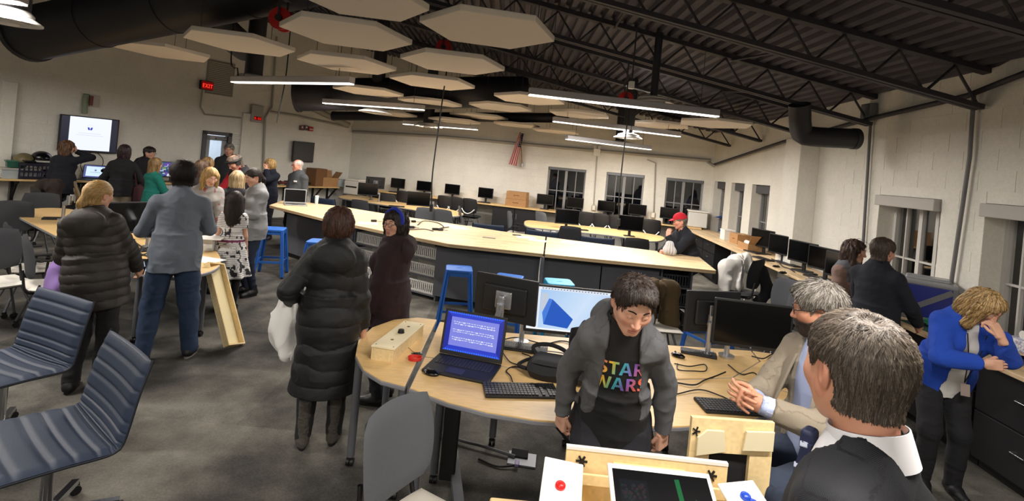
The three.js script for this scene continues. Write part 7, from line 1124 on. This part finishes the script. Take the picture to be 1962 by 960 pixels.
person({ label: 'woman with wavy brown hair in a pinkish knitted cardigan', female: 1, px: 1640, py: 459, d: 5.2, face: 62, head: [14, 6, 0], skin: 0xd2a189, hair: HS.long([0x2b1c16, 0x3b281f, 0x4c352a], { vol: [[0, -.07, -.06, .1, .17, .065], [-.085, .02, .0, .03, -.09, -.16, .03, .03], [.085, .02, .0, .03, .09, -.16, .03, .03]], rough: .02 }), armL: { hand: [.18, .98, .22], pole: [.6, -.6, -.4] }, pants: { c: 0x22242c }, wear: [['cardigan', { c: 0x7d655c, t: .028, st: .02, hem: -.28, wr: .016 }], ['scarf', { c: 0x5d5e66, t: .03, hem: .36, sleeve: 0, neck: .56, collar: .04, wr: .02 }]] });
person({ label: 'man in a dark navy sweater with short brown hair seen from behind', px: 1694, py: 456, d: 4.65, face: 152, head: [-8, 6, 0], skin: 0xc4907a, g: 1.06, armL: { hand: [.2, .98, .32], pole: [.7, -.6, -.3] }, armR: { hand: [-.2, .98, .32], pole: [-.7, -.6, -.3] }, hair: HS.short([0x352a22, 0x463931, 0x57483d], { n: 1300, len: .035 }), pants: { c: 0x23262e }, wear: [['sweater', { c: 0x161a24, t: .024, st: .02, hem: -.14, neck: .515 }]] });
// seat of the man in the blazer
{ const p = wpos(tan, V(0, 0, -.06)); const o = thing('black_stool', 'black padded stool under the man in the tan blazer', 'stool', [p.x, 0, p.z], tan.grp.rotation.y); const h = .63 * tan.sc; obj('seat', cyl(.19, .19, .06, 0, h - .03, 0, 0, 0, 0, 28), fab(0x18181b), o); obj('column', cyl(.025, .03, h - .08, 0, (h - .08) / 2 + .02, 0), M.chrome, o); obj('foot_ring', xf(new THREE.TorusGeometry(.3, .012, 8, 40), 0, .17 * tan.sc, 0.12, Math.PI / 2), M.chrome, o); obj('ring_spoke', [bar([0, .17 * tan.sc, 0], [.2, .17 * tan.sc, .3], .008), bar([0, .17 * tan.sc, 0], [-.2, .17 * tan.sc, .3], .008)], M.chrome, o); obj('base', lathe([[0, 0], [.24, 0], [.24, .015], [.05, .04], [0, .04]], 32), M.chrome, o); }
// coats on chairs
{ const p = whiteChair.position; drape('white_coat', 'white coat draped over the tall black chair', 'coat', [[-.2, .95, -.1, .08, .16, 1.05, -.12, .09], [-.2, .95, -.1, .1, -.24, .62, -.06, .07], [.0, 1.02, -.12, .1, -.06, .7, -.02, .07], [.16, 1.02, -.1, .08, .2, .85, .02, .05]], 0xd3d0cb, [.012, 8, .02], .014, p.clone()).rotation.y = .4;
  drape('dark_scarf', 'black jacket hanging under the white coat', 'jacket', [[.1, .98, -.02, .07, .22, .7, .0, .07], [.22, .7, 0, .07, .1, .55, .02, .06]], 0x15161a, [.01, 6, .02], .016, p.clone().add(V(.1, 0, .1))); }
{ const p = at(124, 545, 4.45); drape('purple_backpack', 'purple backpack hanging on the dark shell chair', 'backpack', [[0, .78, 0, .1, .0, .45, 0, .12], [.05, .6, .05, .09, .08, .34, .04, .08], [-.05, .72, .02, .07, -.06, .4, .04, .08]], 0x8a6fae, [.008, 5, .016], .012, V(p.x, .03, p.z));
  drape('magenta_jacket', 'deep magenta jacket sleeve hanging below the purple backpack', 'jacket', [[.06, .52, .08, .05, .1, .24, .06, .045], [.1, .24, .06, .045, .04, .0, .05, .03]], 0x4e1f4a, [.006, 5, .012], .012, V(p.x, .03, p.z)); }
{ const p = at(94, 375, 8.5); drape('brown_coat', 'dark brown coat hanging over a chair by the television counter', 'coat', [[-.12, .98, 0, .09, .1, 1.0, 0, .1], [-.12, .98, 0, .1, -.16, .55, .03, .11], [.08, .98, 0, .1, .12, .5, .03, .1]], 0x2b211b, [.012, 6, .02], .02, V(p.x, 0, p.z)); }
{ const p = at(1262, 568, 5.6); drape('olive_jacket', 'olive brown jacket hung on a chair behind the boy', 'jacket', [[-.1, .86, 0, .08, .12, .87, 0, .08], [-.1, .84, 0, .09, -.12, .5, .02, .1], [.12, .84, 0, .09, .14, .5, .02, .1]], 0x4a3b22, [.012, 6, .02], .016, V(p.x, 0, p.z)); deskChair('dark desk chair under the olive brown jacket', [p.x, 0, p.z - .05 + .12], 0, 'desk chairs', { back: 0x26272b }); }
{ const p = onY(1284, 480, HI); drape('striped_hat', 'grey and white knitted hat on the island beside the red cap', 'hat', [[0, .07, 0, .07, .0, .12, 0, .06], [-.03, .02, 0, .05, .05, .02, .02, .05]], 0xb9b9bb, [.006, 12, .01], .008, onY(1281, 489, HI).add(V(0, .04, 0))); }

renderer.render(scene, camera);
